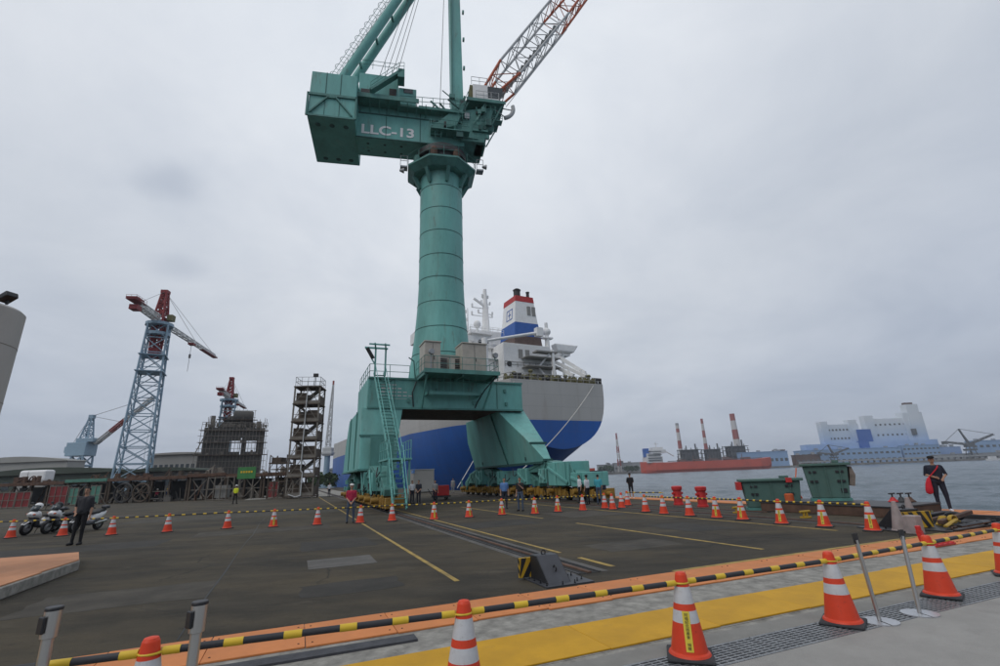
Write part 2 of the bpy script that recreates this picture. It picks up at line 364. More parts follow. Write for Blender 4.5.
mat('cone_base', (0.035, 0.036, 0.04), 0.75, var=0.2, scale=8)
mat('cone_grey', (0.30, 0.25, 0.24), 0.7, var=0.2, scale=6)
mat('sticker', (0.66, 0.52, 0.05), 0.5, var=0.05)
mat('bar_yellow', (0.66, 0.44, 0.03), 0.45, var=0.1, dirt=0.15)
mat('bar_black', (0.03, 0.031, 0.035), 0.5, var=0.2)
mat('hazard_yellow', (0.5, 0.3, 0.02), 0.55, var=0.15, dirt=0.3)
mat('gutter', (0.22, 0.213, 0.195), 0.85, var=0.15, scale=2, dirt=0.45, dcol=(0.15, 0.145, 0.135), dscale=1.5, bump=0.2)
mat('faded_red', (0.2, 0.025, 0.028), 0.65, var=0.3, dirt=0.4)
mat('chim_red', (0.30, 0.085, 0.075), 0.7, var=0.1)  # red dulled so the colour itself carries the distance haze
mat('chim_white', (0.50, 0.49, 0.48), 0.7, var=0.08)  # white dulled with the same painted-in haze
mat('bin_green', (0.07, 0.14, 0.12), 0.6, var=0.12, scale=1.5, dirt=0.4, dcol=(0.08, 0.08, 0.05), dscale=1.8)
mat('rag', (0.25, 0.21, 0.18), 0.9, var=0.4, scale=5)
mat('hose_orange', (0.5, 0.10, 0.03), 0.6)
mat('rope', (0.55, 0.53, 0.48), 0.9)
mat('cable', (0.12, 0.125, 0.13), 0.6)
mat('chain_yellow', (0.42, 0.26, 0.02), 0.6, var=0.25, dirt=0.7, dcol=(.1, .07, .04), dscale=3)
mat('silver', (0.5, 0.51, 0.53), 0.35, 0.7, var=0.1)
mat('tyre', (0.018, 0.018, 0.019), 0.85)
mat('seat', (0.02, 0.02, 0.021), 0.6)
mat('lamp_glass', (0.6, 0.6, 0.58), 0.15)
mat('haze_blue', (0.22, 0.34, 0.52), 0.7, var=0.1, scale=0.02)
mat('far_grey', (0.28, 0.29, 0.30), 0.8, var=0.2, scale=0.05)
mat('far_dark', (0.09, 0.095, 0.10), 0.8, var=0.4, scale=0.1)
mat('far_white', (0.6, 0.6, 0.6), 0.7, var=0.08)
mat('foliage', (0.05, 0.08, 0.035), 0.9, var=0.4, scale=0.3)
mat('rubble', (0.17, 0.16, 0.145), 0.9, var=0.4, scale=0.08)
for nm, c in dict(skin=(0.38, 0.22, 0.15), hair=(0.012, 0.011, 0.011), navy=(0.018, 0.021, 0.035), black_cloth=(0.014, 0.014, 0.016), charcoal_cloth=(0.035, 0.036, 0.042), crimson=(0.36, 0.02, 0.055), denim=(0.06, 0.085, 0.13), white_cloth=(0.62, 0.63, 0.66), blue_cloth=(0.10, 0.2, 0.42), teal_cloth=(0.05, 0.30, 0.36), grey_cloth=(0.24, 0.24, 0.24), hivis=(0.62, 0.68, 0.03), cap_white=(0.66, 0.65, 0.62), red_cloth=(0.55, 0.02, 0.035), work_blue=(0.05, 0.08, 0.2), helmet_yellow=(0.65, 0.42, 0.03)).items():
    mat(nm, c, 0.85, var=0.12, scale=9, bump=0.1, bscale=60)

def special_mats():
    # water
    m = bpy.data.materials.new('water'); m.use_nodes = True; t = m.node_tree; L = t.links; b = t.nodes['Principled BSDF']
    b.inputs['Base Color'].default_value = (0.06, 0.092, 0.115, 1); b.inputs['Roughness'].default_value = 0.22; b.inputs['IOR'].default_value = 1.33; b.inputs['Specular IOR Level'].default_value = 0.3
    c = t.nodes.new('ShaderNodeTexCoord'); mp = t.nodes.new('ShaderNodeMapping'); mp.inputs['Scale'].default_value = (0.55, 1.0, 1); mp.inputs['Rotation'].default_value = (0, 0, RAD(-18))
    L.new(c.outputs['Object'], mp.inputs[0])
    a = t.nodes.new('ShaderNodeTexNoise'); a.inputs['Scale'].default_value = 0.9; a.inputs['Detail'].default_value = 8; a.inputs['Roughness'].default_value = 0.62; L.new(mp.outputs[0], a.inputs['Vector'])
    a2 = t.nodes.new('ShaderNodeTexNoise'); a2.inputs['Scale'].default_value = 0.16; a2.inputs['Detail'].default_value = 4; L.new(mp.outputs[0], a2.inputs['Vector'])
    ad = t.nodes.new('ShaderNodeMath'); ad.operation = 'MULTIPLY_ADD'; L.new(a2.outputs[0], ad.inputs[0]); ad.inputs[1].default_value = 1.6; L.new(a.outputs[0], ad.inputs[2])
    bp = t.nodes.new('ShaderNodeBump'); bp.inputs['Strength'].default_value = 0.6; bp.inputs['Distance'].default_value = 0.3
    L.new(ad.outputs[0], bp.inputs['Height']); L.new(bp.outputs[0], b.inputs['Normal']); MAT['water'] = m
    # mural-painted power station: blue at the foot to white at the top
    m = bpy.data.materials.new('plant_mural'); m.use_nodes = True; t = m.node_tree; L = t.links; b = t.nodes['Principled BSDF']; b.inputs['Roughness'].default_value = 0.8
    c = t.nodes.new('ShaderNodeTexCoord'); s = t.nodes.new('ShaderNodeSeparateXYZ'); L.new(c.outputs['Object'], s.inputs[0])
    nz = t.nodes.new('ShaderNodeTexNoise'); nz.inputs['Scale'].default_value = 0.03; nz.inputs['Detail'].default_value = 5; L.new(c.outputs['Object'], nz.inputs['Vector'])
    ma = t.nodes.new('ShaderNodeMath'); ma.operation = 'MULTIPLY_ADD'; L.new(nz.outputs[0], ma.inputs[0]); ma.inputs[1].default_value = 26; L.new(s.outputs[2], ma.inputs[2])
    mr = t.nodes.new('ShaderNodeMapRange'); mr.inputs[1].default_value = 12; mr.inputs[2].default_value = 88; L.new(ma.outputs[0], mr.inputs[0])
    rp = t.nodes.new('ShaderNodeValToRGB'); L.new(mr.outputs[0], rp.inputs[0]); e = rp.color_ramp.elements
    e[0].position, e[0].color = 0.0, (0.17, 0.28, 0.52, 1); e[1].position, e[1].color = 1.0, (0.62, 0.66, 0.70, 1)
    x = e.new(0.42); x.color = (0.28, 0.40, 0.62, 1); x = e.new(0.68); x.color = (0.45, 0.54, 0.66, 1)
    L.new(rp.outputs[0], b.inputs['Base Color']); MAT['plant_mural'] = m
special_mats()
def overlay(name, kind):
    m = MAT[name]; t = m.node_tree; L = t.links; b = t.nodes['Principled BSDF']; src = b.inputs['Base Color'].links[0].from_socket
    c = t.nodes.new('ShaderNodeTexCoord')
    if kind == 'cracks':
        nz = t.nodes.new('ShaderNodeTexNoise'); nz.inputs['Scale'].default_value = 1.3; nz.inputs['Detail'].default_value = 6; L.new(c.outputs['Object'], nz.inputs['Vector'])
        ad = t.nodes.new('ShaderNodeMix'); ad.data_type = 'VECTOR'; ad.inputs[0].default_value = 0.35; L.new(c.outputs['Object'], ad.inputs[4]); L.new(nz.outputs['Color'], ad.inputs[5])
        vo = t.nodes.new('ShaderNodeTexVoronoi'); vo.feature = 'DISTANCE_TO_EDGE'; vo.inputs['Scale'].default_value = 0.33; L.new(ad.outputs[1], vo.inputs['Vector'])
        mr = t.nodes.new('ShaderNodeMapRange'); mr.inputs[1].default_value = 0.0; mr.inputs[2].default_value = 0.006; mr.inputs[3].default_value = 1; mr.inputs[4].default_value = 0; L.new(vo.outputs['Distance'], mr.inputs[0])
        n2 = t.nodes.new('ShaderNodeTexNoise'); n2.inputs['Scale'].default_value = 0.25; L.new(c.outputs['Object'], n2.inputs['Vector'])
        m2 = t.nodes.new('ShaderNodeMapRange'); m2.inputs[1].default_value = 0.47; m2.inputs[2].default_value = 0.56; m2.inputs[4].default_value = 0.8; L.new(n2.outputs[0], m2.inputs[0])
        mu = t.nodes.new('ShaderNodeMath'); mu.operation = 'MULTIPLY'; L.new(mr.outputs[0], mu.inputs[0]); L.new(m2.outputs[0], mu.inputs[1]); fac = mu.outputs[0]; col = (0.012, 0.012, 0.012, 1)
    else:
        sp = t.nodes.new('ShaderNodeSeparateXYZ'); L.new(c.outputs['Object'], sp.inputs[0]); ma = t.nodes.new('ShaderNodeMath'); L.new(sp.outputs[0], ma.inputs[0]); L.new(sp.outputs[1], ma.inputs[1])
        cb = t.nodes.new('ShaderNodeCombineXYZ'); L.new(ma.outputs[0], cb.inputs[0]); L.new(sp.outputs[2], cb.inputs[1])
        br = t.nodes.new('ShaderNodeTexBrick'); br.inputs['Scale'].default_value = 1.0; br.inputs['Mortar Size'].default_value = 0.045; br.inputs['Brick Width'].default_value = 7.0; br.inputs['Row Height'].default_value = 2.3
        br.inputs['Color1'].default_value = (0, 0, 0, 1); br.inputs['Color2'].default_value = (.22, .22, .22, 1); br.inputs['Mortar'].default_value = (1, 1, 1, 1); L.new(cb.outputs[0], br.inputs['Vector'])
        mu = t.nodes.new('ShaderNodeMath'); mu.operation = 'MULTIPLY'; L.new(br.outputs['Color'], mu.inputs[0]); mu.inputs[1].default_value = 0.22; fac = mu.outputs[0]; col = (0.10, 0.10, 0.11, 1)
    mx = t.nodes.new('ShaderNodeMix'); mx.data_type = 'RGBA'; L.new(fac, mx.inputs[0]); L.new(src, mx.inputs[6]); mx.inputs[7].default_value = col; L.new(mx.outputs[2], b.inputs['Base Color'])
overlay('asphalt', 'cracks'); overlay('hull_grey', 'plates'); overlay('hull_blue', 'plates')

# ================================================================ SETTING
QUAY = 21.0
g = MB()
g.prism([(rs(-2500, -70).x, rs(-2500, -70).y), (rs(QUAY, -70).x, rs(QUAY, -70).y), (rs(QUAY, 88).x, rs(QUAY, 88).y), (rs(2, 330).x, rs(2, 330).y), (rs(2, 2500).x, rs(2, 2500).y), (rs(-2500, 2500).x, rs(-2500, 2500).y)], -7, 0, 'z')
struct(mk('quay_ground', g, 'asphalt'))
w = MB(); w.add([(-6000, -3000, -3.1), (9000, -3000, -3.1), (9000, 9000, -3.1), (-6000, 9000, -3.1)], [(0, 1, 2, 3)])
struct(mk('water', w, 'water'))
def wave_sheet():                          # harbour surface with real chop, finer towards the quay
    nr, na = 430, 460
    rr = 14.0 * (2600 / 14.0) ** (np.arange(nr) / (nr - 1)); aa = np.radians(np.linspace(-62, 88, na))
    R_, A_ = np.meshgrid(rr, aa, indexing='ij'); X, Y = R_ * np.sin(A_), R_ * np.cos(A_)
    g_ = np.random.default_rng(5); Z = np.zeros_like(X)
    for k in range(26):
        wl = 0.9 * 1.17 ** k; th = g_.normal(RAD(200), .55); amp = .012 * wl ** .75; amp = min(amp, .085)
        fade = np.clip(wl / (R_ * .011 * 1.6), 0, 1) ** 1.0
        Z += amp * (.35 + .65 * fade) * np.sin(2 * math.pi / wl * (X * math.cos(th) + Y * math.sin(th)) + g_.uniform(0, 6.28))
    Z = Z * 1.1 - 2.5
    me = bpy.data.meshes.new('water'); V = np.stack([X, Y, Z], -1).reshape(-1, 3)
    ii = np.arange(nr * na).reshape(nr, na); Q = np.stack([ii[:-1, :-1], ii[:-1, 1:], ii[1:, 1:], ii[1:, :-1]], -1).reshape(-1, 4)[:, ::-1]
    me.vertices.add(len(V)); me.vertices.foreach_set('co', V.ravel()); me.loops.add(Q.size); me.loops.foreach_set('vertex_index', Q.ravel().astype(np.int32))
    me.polygons.add(len(Q)); me.polygons.foreach_set('loop_start', np.arange(0, Q.size, 4, dtype=np.int32)); me.polygons.foreach_set('use_smooth', [True] * len(Q))
    me.update(); me.validate(); me.materials.append(MAT['water']); o = bpy.data.objects.new('water', me); COL.objects.link(o); struct(o)
wave_sheet()

def rbox(o0, o1, s0, s1, z0, z1, mb=None):
    mb = mb or MB(); return mb.box(o0, o1, s0, s1, z0, z1)
# everything laid along the rails is modelled in (off, s) coordinates on a frame turned by TH
# apron: rough concrete strip with a pavement, grating, yellow and orange plates
struct(mk('concrete_strip', rbox(-12, 20.6, 4.16, 6.6, -0.02, 0.012), 'concrete', rotz=TH))
struct(mk('pavement', rbox(-12, 20.6, -12, 3.72, -0.02, 0.03), 'pavement', rotz=TH))
for i, (a, b) in enumerate([(-11, -1.2), (-1.15, 8.6), (8.65, 20)]):
    pass
kerb = struct(mk('concrete_kerb', rbox(-12, 20.6, 4.15, 4.42, 0.0, 0.03), 'gutter', rotz=TH))
# drain grating: panels of bars
drain = struct(mk('drain_channel', rbox(-12, 20.6, 3.725, 4.145, -0.01, 0.006), 'grate_pit', rotz=TH))
gm = MB()
for k in range(9): gm.box(0, 0.985, 0.012 + k * 0.047, 0.026 + k * 0.047, 0.007, 0.031)
for k in range(11): gm.box(0.0 + k * 0.0977, 0.009 + k * 0.0977, -0.002, 0.41, 0.012, 0.0305)
gm.box(0, 0.985, -0.004, 0.004, 0.007, 0.032); gm.box(0, 0.985, 0.402, 0.410, 0.007, 0.032)
g0 = None
for k in range(14):
    if g0 is None: g0 = mk('grating', gm, 'grate', parent=drain); o = g0
    else: o = g0.copy(); COL.objects.link(o)
    o.location = (-0.6 + k * 1.0, 3.732, 0.0)
# orange steel plates along the far edge
def plates(name, kind, o0, o1, s0, s1, z, L, jit, root, m, seed):
    rnd = random.Random(seed); o = o0; meshes = []
    for q in range(4):
        mb = MB(); mb.box(-L / 2 + kind, L / 2 - kind, -(s1 - s0) / 2 + rnd.uniform(-.012, .012), (s1 - s0) / 2 + rnd.uniform(-.012, .012), 0, 0.014 + rnd.uniform(0, .006))
        for bx in ((-L / 2 + 0.07, L / 2 - 0.07) if kind > .003 else ()):
            for by in (-1, 1): mb.lathe([(0.012, 0.013), (0.012, 0.024), (0.004, 0.027)], 6, (bx, by * (s1 - s0) * 0.36, 0), mi=1)
        me = mk(name, mb, [m, 'rust'], parent=root, bevel=0.004); meshes.append(me)
    n = 0
    while o < o1:
        if n < 4: p = meshes[n]
        else: p = meshes[rnd.randrange(4)].copy(); COL.objects.link(p)
        p.location = (o + L / 2, (s0 + s1) / 2 + rnd.uniform(-jit, jit), z); p.rotation_euler = (0, 0, rnd.uniform(-.006, .006)); o += L; n += 1
ob = struct(mk('orange_walkway', rbox(-9, 20.6, 6.02, 7.14, -0.01, 0.006), 'concrete', rotz=TH))
plates('plate', .004, -8.6, 20.4, 6.16, 7.08, 0.013, 0.98, 0.015, ob, 'orange_plate', 5)
yb = struct(mk('yellow_walkway', rbox(-9, 20.6, 4.54, 5.43, -0.01, 0.016), 'concrete', rotz=TH))
plates('plate', .0015, -8.6, 20.4, 4.56, 5.41, 0.017, 1.45, 0.008, yb, 'yellow_plate', 9)
# wedge of orange boards rising to the quay edge and the coping
oc = struct(mk('orange_coping', rbox(19.7, 20.98, 8.9, 34, -0.01, 0.03), 'orange_plate', rotz=TH))
wd = MB(); wd.prism([(17.9, 7.16), (20.98, 7.16), (20.98, 8.88), (19.0, 8.88)], -0.01, 0.022, 'z')
struct(mk('orange_ramp', wd, 'orange_plate', rotz=TH))
struct(mk('rubber_strip', rbox(-2.6, 1.35, 5.80, 6.0, 0.005, 0.035), 'rubber_strip', rotz=TH))
struct(mk('concrete_patch', rbox(0.35, 1.75, 11.4, 12.7, -0.01, 0.004), 'rail_concrete', rotz=TH))
struct(mk('concrete_patch', rbox(-6.0, 8.0, 70, 160, -0.01, 0.004), 'concrete', rotz=TH))
mat('asphalt_patch', (0.062, 0.055, 0.044), 0.92, var=0.35, scale=1.6, bump=0.6, bscale=60, dirt=0.6, dcol=(0.03, 0.028, 0.026), dscale=2.0)
mat('asphalt_dark', (0.032, 0.029, 0.024), 0.85, var=0.4, scale=1.2, bump=0.4, bscale=60, dirt=0.5, dcol=(0.05, 0.045, 0.04), dscale=1.5)
mat('tar', (0.013, 0.013, 0.013), 0.6, var=0.3, scale=5)
rnd = random.Random(31)
for (o_, s_, w_, h_, m_) in ((-2.5, 10.5, 1.6, 1.1, 'asphalt_patch'), (1.2, 15.5, 1.2, 1.6, 'asphalt_dark'), (7.6, 10.2, 1.3, .9, 'asphalt_patch'), (7.0, 17.5, 1.8, 1.5, 'asphalt_dark'), (-1.0, 22, 3.0, 1.4, 'asphalt_patch'), (11.2, 12.2, 1.0, 1.6, 'asphalt_dark'), (11.6, 19, 1.6, 2.2, 'asphalt_patch'), (-6.5, 20, 3.2, 1.6, 'asphalt_dark'), (1.0, 9.2, 1.0, .7, 'asphalt_dark'), (-3.0, 34, 7, 3, 'asphalt_patch'), (-20, 40, 12, 5, 'asphalt_patch')):
    pts = []
    for (ax, ay, bx, by) in ((-1, -1, 1, -1), (1, -1, 1, 1), (1, 1, -1, 1), (-1, 1, -1, -1)):
        for k in range(5): pts.append((o_ + w_ * .8 * (ax + (bx - ax) * k / 5) + rnd.uniform(-.05, .05), s_ + h_ * .7 * (ay + (by - ay) * k / 5) + rnd.uniform(-.05, .05)))
    b = MB(); b.prism(pts, -.01, .0022, 'z'); struct(mk('asphalt_patch', b, m_, rotz=TH))
def tar(p, q, w_=.03):
    p, q = Vector((p[0], p[1], 0)), Vector((q[0], q[1], 0)); n_ = 14; d = (q - p); e_ = Vector((-d.y, d.x, 0)).normalized(); b = MB(); L_, R_ = [], []
    for k in range(n_ + 1):
        c = p + d * (k / n_) + e_ * rnd.uniform(-.05, .05); h_ = w_ * rnd.uniform(.4, 1.2) / 2; L_.append((c.x + e_.x * h_, c.y + e_.y * h_)); R_.append((c.x - e_.x * h_, c.y - e_.y * h_))
    b.loft([[(x, y, .0033), (x2, y2, .0033)] for (x, y), (x2, y2) in zip(L_, R_)], close=False, cap=False); struct(mk('tar_seam', b, 'tar', rotz=TH))
tar((-8, 13.2), (4.4, 13.4)); tar((5.6, 14.6), (13, 14.5)); tar((-8, 24), (4.4, 24.1), .05); tar((7.4, 7.3), (7.5, 26)); tar((-1.2, 7.3), (-1.5, 30)); tar((11.2, 7.4), (11.1, 24)); tar((5.6, 9.9), (9, 10.3), .02); tar((5.6, 22), (13, 22.2), .04)
# painted lines
def line(o0, o1, s0, s1, z=0.005): struct(mk('painted_line', rbox(o0, o1, s0, s1, -0.01, z), 'line_yellow', rotz=TH))
line(2.63, 2.72, 8.6, 70); line(5.55, 5.64, 10.2, 62); line(5.55, 5.66, 8.2, 9.4)
line(9.24, 9.34, 8.0, 15.6); line(9.24, 9.34, 18.2, 29); line(13.2, 13.3, 9, 34); line(6.2, 14.4, 7.2, 7.3)
# rails in their slots
def rail_track(off, s0, s1):
    b = struct(mk('rail_bed', rbox(off - 0.4, off + 0.4, s0, s1, -0.01, 0.006), 'rail_concrete', rotz=TH))
    mk('slot', rbox(off - 0.19, off + 0.19, s0, s1, 0.0, 0.0085), 'grate_pit', parent=b)
    for d in (-.34, .26): mk('concrete_edge', rbox(off + d, off + d + .08, s0, s1, 0.0, 0.0095), 'rail_concrete', parent=b)
    mb = MB(); mb.box(off - 0.04, off + 0.04, s0, s1, 0.0, 0.035); mk('rail', mb, 'rust', parent=b, bevel=0.008)
    for d in (-0.21, 0.21):
        mb = MB(); mb.box(off + d - 0.02, off + d + 0.02, s0, s1, 0.0, 0.022); mk('edge_angle', mb, 'steel_dark', parent=b)
rail_track(4.9, 7.9, 150); rail_track(16.6, 13.8, 120)
rail_track(14.9, 8.9, 60)
# far shore across the harbour
fs = MB(); fs.prism([(-60, 830), (250, 815), (700, 800), (1900, 780), (3000, 1600), (-200, 1600)], -4, 0.6, 'z')
fs.prism([(-60, 826), (250, 811), (700, 796), (1900, 776), (1900, 786), (700, 806), (250, 821), (-60, 836)], -4, -0.2, 'z')
struct(mk('far_shore', fs, 'rubble'))

# ================================================================ THE BIG CRANE
CR = thing('harbour_crane', 'huge teal green portal jib crane numbered LLC-13 on rails in front of the ship', 'crane', rs(11, 39.5), TH)
XL, XR = -6.1, 5.6
def part(name, mb, m, parent=CR, **k): return mk(name, mb, m, parent=parent, **k)
b = MB(); b.box(-6.6, 6.35, -3.0, 3.6, 6.95, 9.3)
pb = part('portal_beam', b, 'teal', bevel=0.06)
b = MB()
for x in (-4.6, 4.0): b.box(x - .04, x + .04, -3.04, -3.0, 6.98, 9.28)
b.box(-6.6, 6.35, -3.12, -3.0, 9.22, 9.36); b.box(-6.6, 6.35, -3.1, -3.0, 6.92, 7.05)
for x, z in ((-1.2, 8.5), (-3.5, 7.6), (4.7, 8.6), (4.8, 7.5), (1.9, 7.5)): b.box(x - .1, x + .1, -3.14, -3.0, z - .14, z + .14)
part('stiffener', b, 'teal_dark', pb)
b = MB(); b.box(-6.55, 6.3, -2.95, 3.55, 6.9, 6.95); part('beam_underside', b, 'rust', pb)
# legs
pf = [(-2.5, 7.0), (-7.35, 3.95), (-9.0, 2.75), (-8.7, 2.45), (5.7, 2.45), (6.5, 5.0), (5.9, 6.95)]
ox = [6.7, 5.95, 5.5, 5.5, 6.7, 6.7, 6.7]
b = MB(); b.loft([[(4.15 + (7 - z) * .19, y, z) for y, z in pf], [(x, y, z) for x, (y, z) in zip(ox, pf)]])
lr = part('leg', b, 'teal', bevel=0.05)
b = MB(); b.beam((4.13, -1.0, 6.9), (4.98, -2.6, 2.5), 0.06, 0.16, up=(1, 0, 0)); b.box(4.9, 5.05, -8.8, 5.7, 2.45, 2.6)
b.box(4.7, 6.05, -7.5, -7.3, 3.9, 4.03); b.box(4.9, 5.6, -9.12, -8.9, 2.6, 2.75)
b.ell((4.92, -6, 2.9), (.03, .15, .15)); b.ell((4.92, 3.4, 2.9), (.03, .18, .18)); part('leg_seam', b, 'seam', lr)
b = MB(); 
vs = []
for (y, z, x0, x1) in ((-3.0, 7.0, -7.0, -3.9), (-3.6, 4.9, -7.05, -4.3), (-4.2, 2.5, -7.1, -4.5)):
    yb2 = {7.0: 5.9, 4.9: 7.8, 2.5: 8.6}[z]
    vs.append([(x0, y, z), (x1, y, z), (x1, yb2, z), (x0, yb2, z)])
b.loft(vs[::-1]); ll = part('leg', b, 'teal', bevel=0.05)
b = MB(); b.beam((-5.0, -3.72, 4.9), (-4.4, -3.62, 4.9), .1, .1); b.box(-7.12, -4.35, -3.7, -3.55, 4.82, 4.95)
for y in (-1, 3.5): b.beam((-7.08, y, 6.9), (-7.12, y, 2.6), .05, .1)
b.box(-7.2, -4.4, -4.3, 8.7, 2.4, 2.52); part('leg_seam', b, 'teal_dark', ll)
b = MB(); b.box(-6.4, -4.75, -4.35, -4.1, 2.6, 4.75); part('door_panel', b, 'teal_dark', ll, bevel=.03)
# bogies: green equalisers above yellow wheel trucks
def bogies(x, s_list):
    for k, y in enumerate(s_list):
        bg = MB()
        for sx in (-1, 1):
            bg.prism([(y - 1.45, .32), (y + 1.45, .32), (y + 1.3, .62), (y + .35, .82), (y - .35, .82), (y - 1.3, .62)], x + sx * .42 - .05, x + sx * .42 + .05, 'x')
            for j in range(5): bg.box(x + sx * .5 - .06, x + sx * .5 + .06, y - 1.3 + j * .62, y - 1.15 + j * .62, .25, .92 if j % 2 else .76)
        bg.box(x - .42, x + .42, y - .25, y + .25, .5, .85)
        o = part('bogie', bg, 'bogie_yellow', bevel=.015)
        for dy in (-.8, .8):
            wm = MB(); wm.lathe([(.30, -.11), (.33, -.09), (.28, -.06), (.28, .06), (.33, .09), (.30, .11)], 20, (x, y + dy, .315), axis='x'); part('wheel', wm, 'steel_dark', o, smooth=True)
        mo = MB(); mo.lathe([(.16, 0), (.17, .05), (.17, .4), (.12, .46)], 12, (x - .98, y + .3, .62), axis='x'); part('drive_motor', mo, 'bogie_yellow', o, smooth=True)
def equal(x, ya, yb, z0, z1, w):
    e = MB(); ym = (ya + yb) / 2
    e.prism([(ya - .5, z0), (ya + .5, z0), (ya + .8, z0 + .25), (yb - .8, z0 + .25), (yb - .5, z0), (yb + .5, z0), (yb + .6, z0 + .35), (ym + .7, z1), (ym - .7, z1), (ya - .6, z0 + .35)], x - w, x + w, 'x')
    for y in (ya, yb): e.lathe([(.22, -w - .08), (.22, w + .08)], 14, (x, y, z0 + .2), axis='x')
    e.lathe([(.3, -w - .1), (.3, w + .1)], 14, (x, ym, z1 - .25), axis='x')
    for s in (-1, 1):
        e.beam((x + s * (w + .03), ya + .2, z0 + .35), (x + s * (w + .03), ym - .2, z1 - .1), .05, .12); e.beam((x + s * (w + .03), yb - .2, z0 + .35), (x + s * (w + .03), ym + .2, z1 - .1), .05, .12)
    part('equaliser_beam', e, 'teal_dark', bevel=.03)  # darker teal stands in for the shadows among the bogies
for x in (XL, XR):
    ys = [-13.4 + 3.2 * k for k in range(8)] if x > 0 else [-10.9 + 2.95 * k for k in range(8)]
    bogies(x, ys)
    for k in range(0, 8, 2): equal(x, ys[k], ys[k + 1], .86, 1.9, .38)
    for k in (0, 4): equal(x, (ys[k] + ys[k + 1]) / 2, (ys[k + 2] + ys[k + 3]) / 2, 1.62, 2.6, .48)
rnd = random.Random(8)
for x in (XL, XR):
    for k in range(16):
        y = (-13 if x > 0 else -11) + k * 1.5 + rnd.uniform(-.4, .4); z = rnd.uniform(1.0, 2.2); d = -1 if x > 0 else -1; b = MB()
        q_ = rnd.random()
        if q_ < .35: b.path([(x + d * .62, y, z), (x + d * .75, y + .3, z - .25), (x + d * .7, y + .8, z - .2), (x + d * .6, y + 1.0, z + .3)], .035, n=5); part('hydraulic_hose', b, 'black_paint')
        elif q_ < .7: b.box(x + d * .5 - .12, x + d * .5 + .1, y - .15, y + .2, z - .3, z + .1); part('junction_box', b, rnd.choice(['teal_dark', 'steel_dark', 'teal']), bevel=.015)
        else: b.beam((x + d * .6, y, z - .5), (x + d * .6, y + rnd.uniform(-.7, .7), z + .4), .09, .16); part('link_arm', b, 'teal_dark')
# machinery boxes on the near end of the right bogies
rnd = random.Random(3)
for (y0, y1, z0, z1) in ((-14.4, -12.6, .9, 1.75), (-12.4, -9.6, .95, 2.45), (-9.3, -8.2, 1.1, 2.1), (-6.2, -4.6, 1.0, 2.2), (-1.5, -.2, 1.0, 2.1), (3.5, 5.2, 1.0, 2.2)):
    b = MB(); b.box(XR - .75, XR + .85, y0, y1, z0, z1)
    for j in range(3):
        yy = rnd.uniform(y0 + .2, y1 - .2); b.box(XR - .85, XR - .75, yy - .06, yy + .06, z0, z1)
    b.beam((XR - .82, y0 + .1, z0 + .2), (XR - .82, y1 - .1, z1 - .3), .08, .2)
    part('rail_clamp_housing', b, 'teal', bevel=.04)
for (y0, y1, z0, z1) in ((-8.6, -7.2, 1.1, 2.2), (-4.4, -3, 1.1, 2.3)):
    b = MB(); b.box(XL - .65, XL + .5, y0, y1, z0, z1); b.prism([(y0 - .2, z0 - .3), (y0, z0), (y1, z1), (y1 - .4, z1 + .2)], XL - .75, XL - .68, 'x'); part('rail_clamp_housing', b, 'teal', bevel=.04)
b = MB()
for x in (XL, XR):
    yb3 = -15.4 if x > 0 else -12.75
    b.box(x - .5, x + .5, yb3, yb3 + .3, .25, .8); b.tube((x, yb3, .5), (x, yb3 - .35, .5), .13, n=10)
part('buffer', b, 'bogie_yellow', bevel=.02)
# column
prof = [(2.95, 9.3), (2.85, 10.2), (2.6, 12.0), (2.42, 13.6), (2.28, 15.2), (2.16, 16.8), (2.08, 18.8), (2.06, 24), (2.06, 30.6)]
b = MB(); b.lathe(prof, 48); cl = part('column', b, 'teal', smooth=True)
b = MB()
for z in (11.9, 14.27, 16.65, 19.02, 21.27, 23.7, 26.1, 28.5):
    r = np.interp(z, [p[1] for p in prof], [p[0] for p in prof]); b.lathe([(r - .02, z - .035), (r + .02, z - .03), (r + .02, z + .03), (r - .02, z + .035)], 48, (0, 0, 0))
part('weld_ring', b, 'seam', cl)
b = MB(); b.lathe([(3.15, 9.3), (3.15, 9.48), (2.9, 9.5)], 32); part('base_flange', b, 'teal_dark', cl)
# service platform with switch cabinets on the beam front
b = MB(); b.box(-2.9, 3.2, -5.6, -2.6, 9.42, 9.56); b.box(-2.9, 3.25, -5.66, -5.58, 9.34, 9.66)
for x in (-2.8, 0.2, 3.1): b.box(x - .06, x + .06, -5.5, -3.1, 9.18, 9.42)
sp = part('service_platform', b, 'teal_dark')
b = MB()
for x in (-2.6, 2.9):
    b.beam((x, -5.3, 9.3), (x * .93, -3.05, 7.0), .12, .12)
b.box(-2.2, 2.3, -3.9, -3.75, 8.0, 8.25); b.box(-2.2, -2.05, -3.9, -3.0, 8.0, 8.25); b.box(2.15, 2.3, -3.9, -3.0, 8.0, 8.25)
for k in range(8): b.beam((-1.9 + k * .54, -3.8, 8.2), (-1.9 + k * .54, -3.7, 9.4), .05, .05)
part('platform_brace', b, 'teal', sp)
b = MB(); b.rail([(-2.85, -2.7, 9.56), (-2.85, -5.55, 9.56), (3.15, -5.55, 9.56), (3.15, -2.7, 9.56)], 1.1, .022, 1.0); part('railing', b, 'teal_dark', sp)
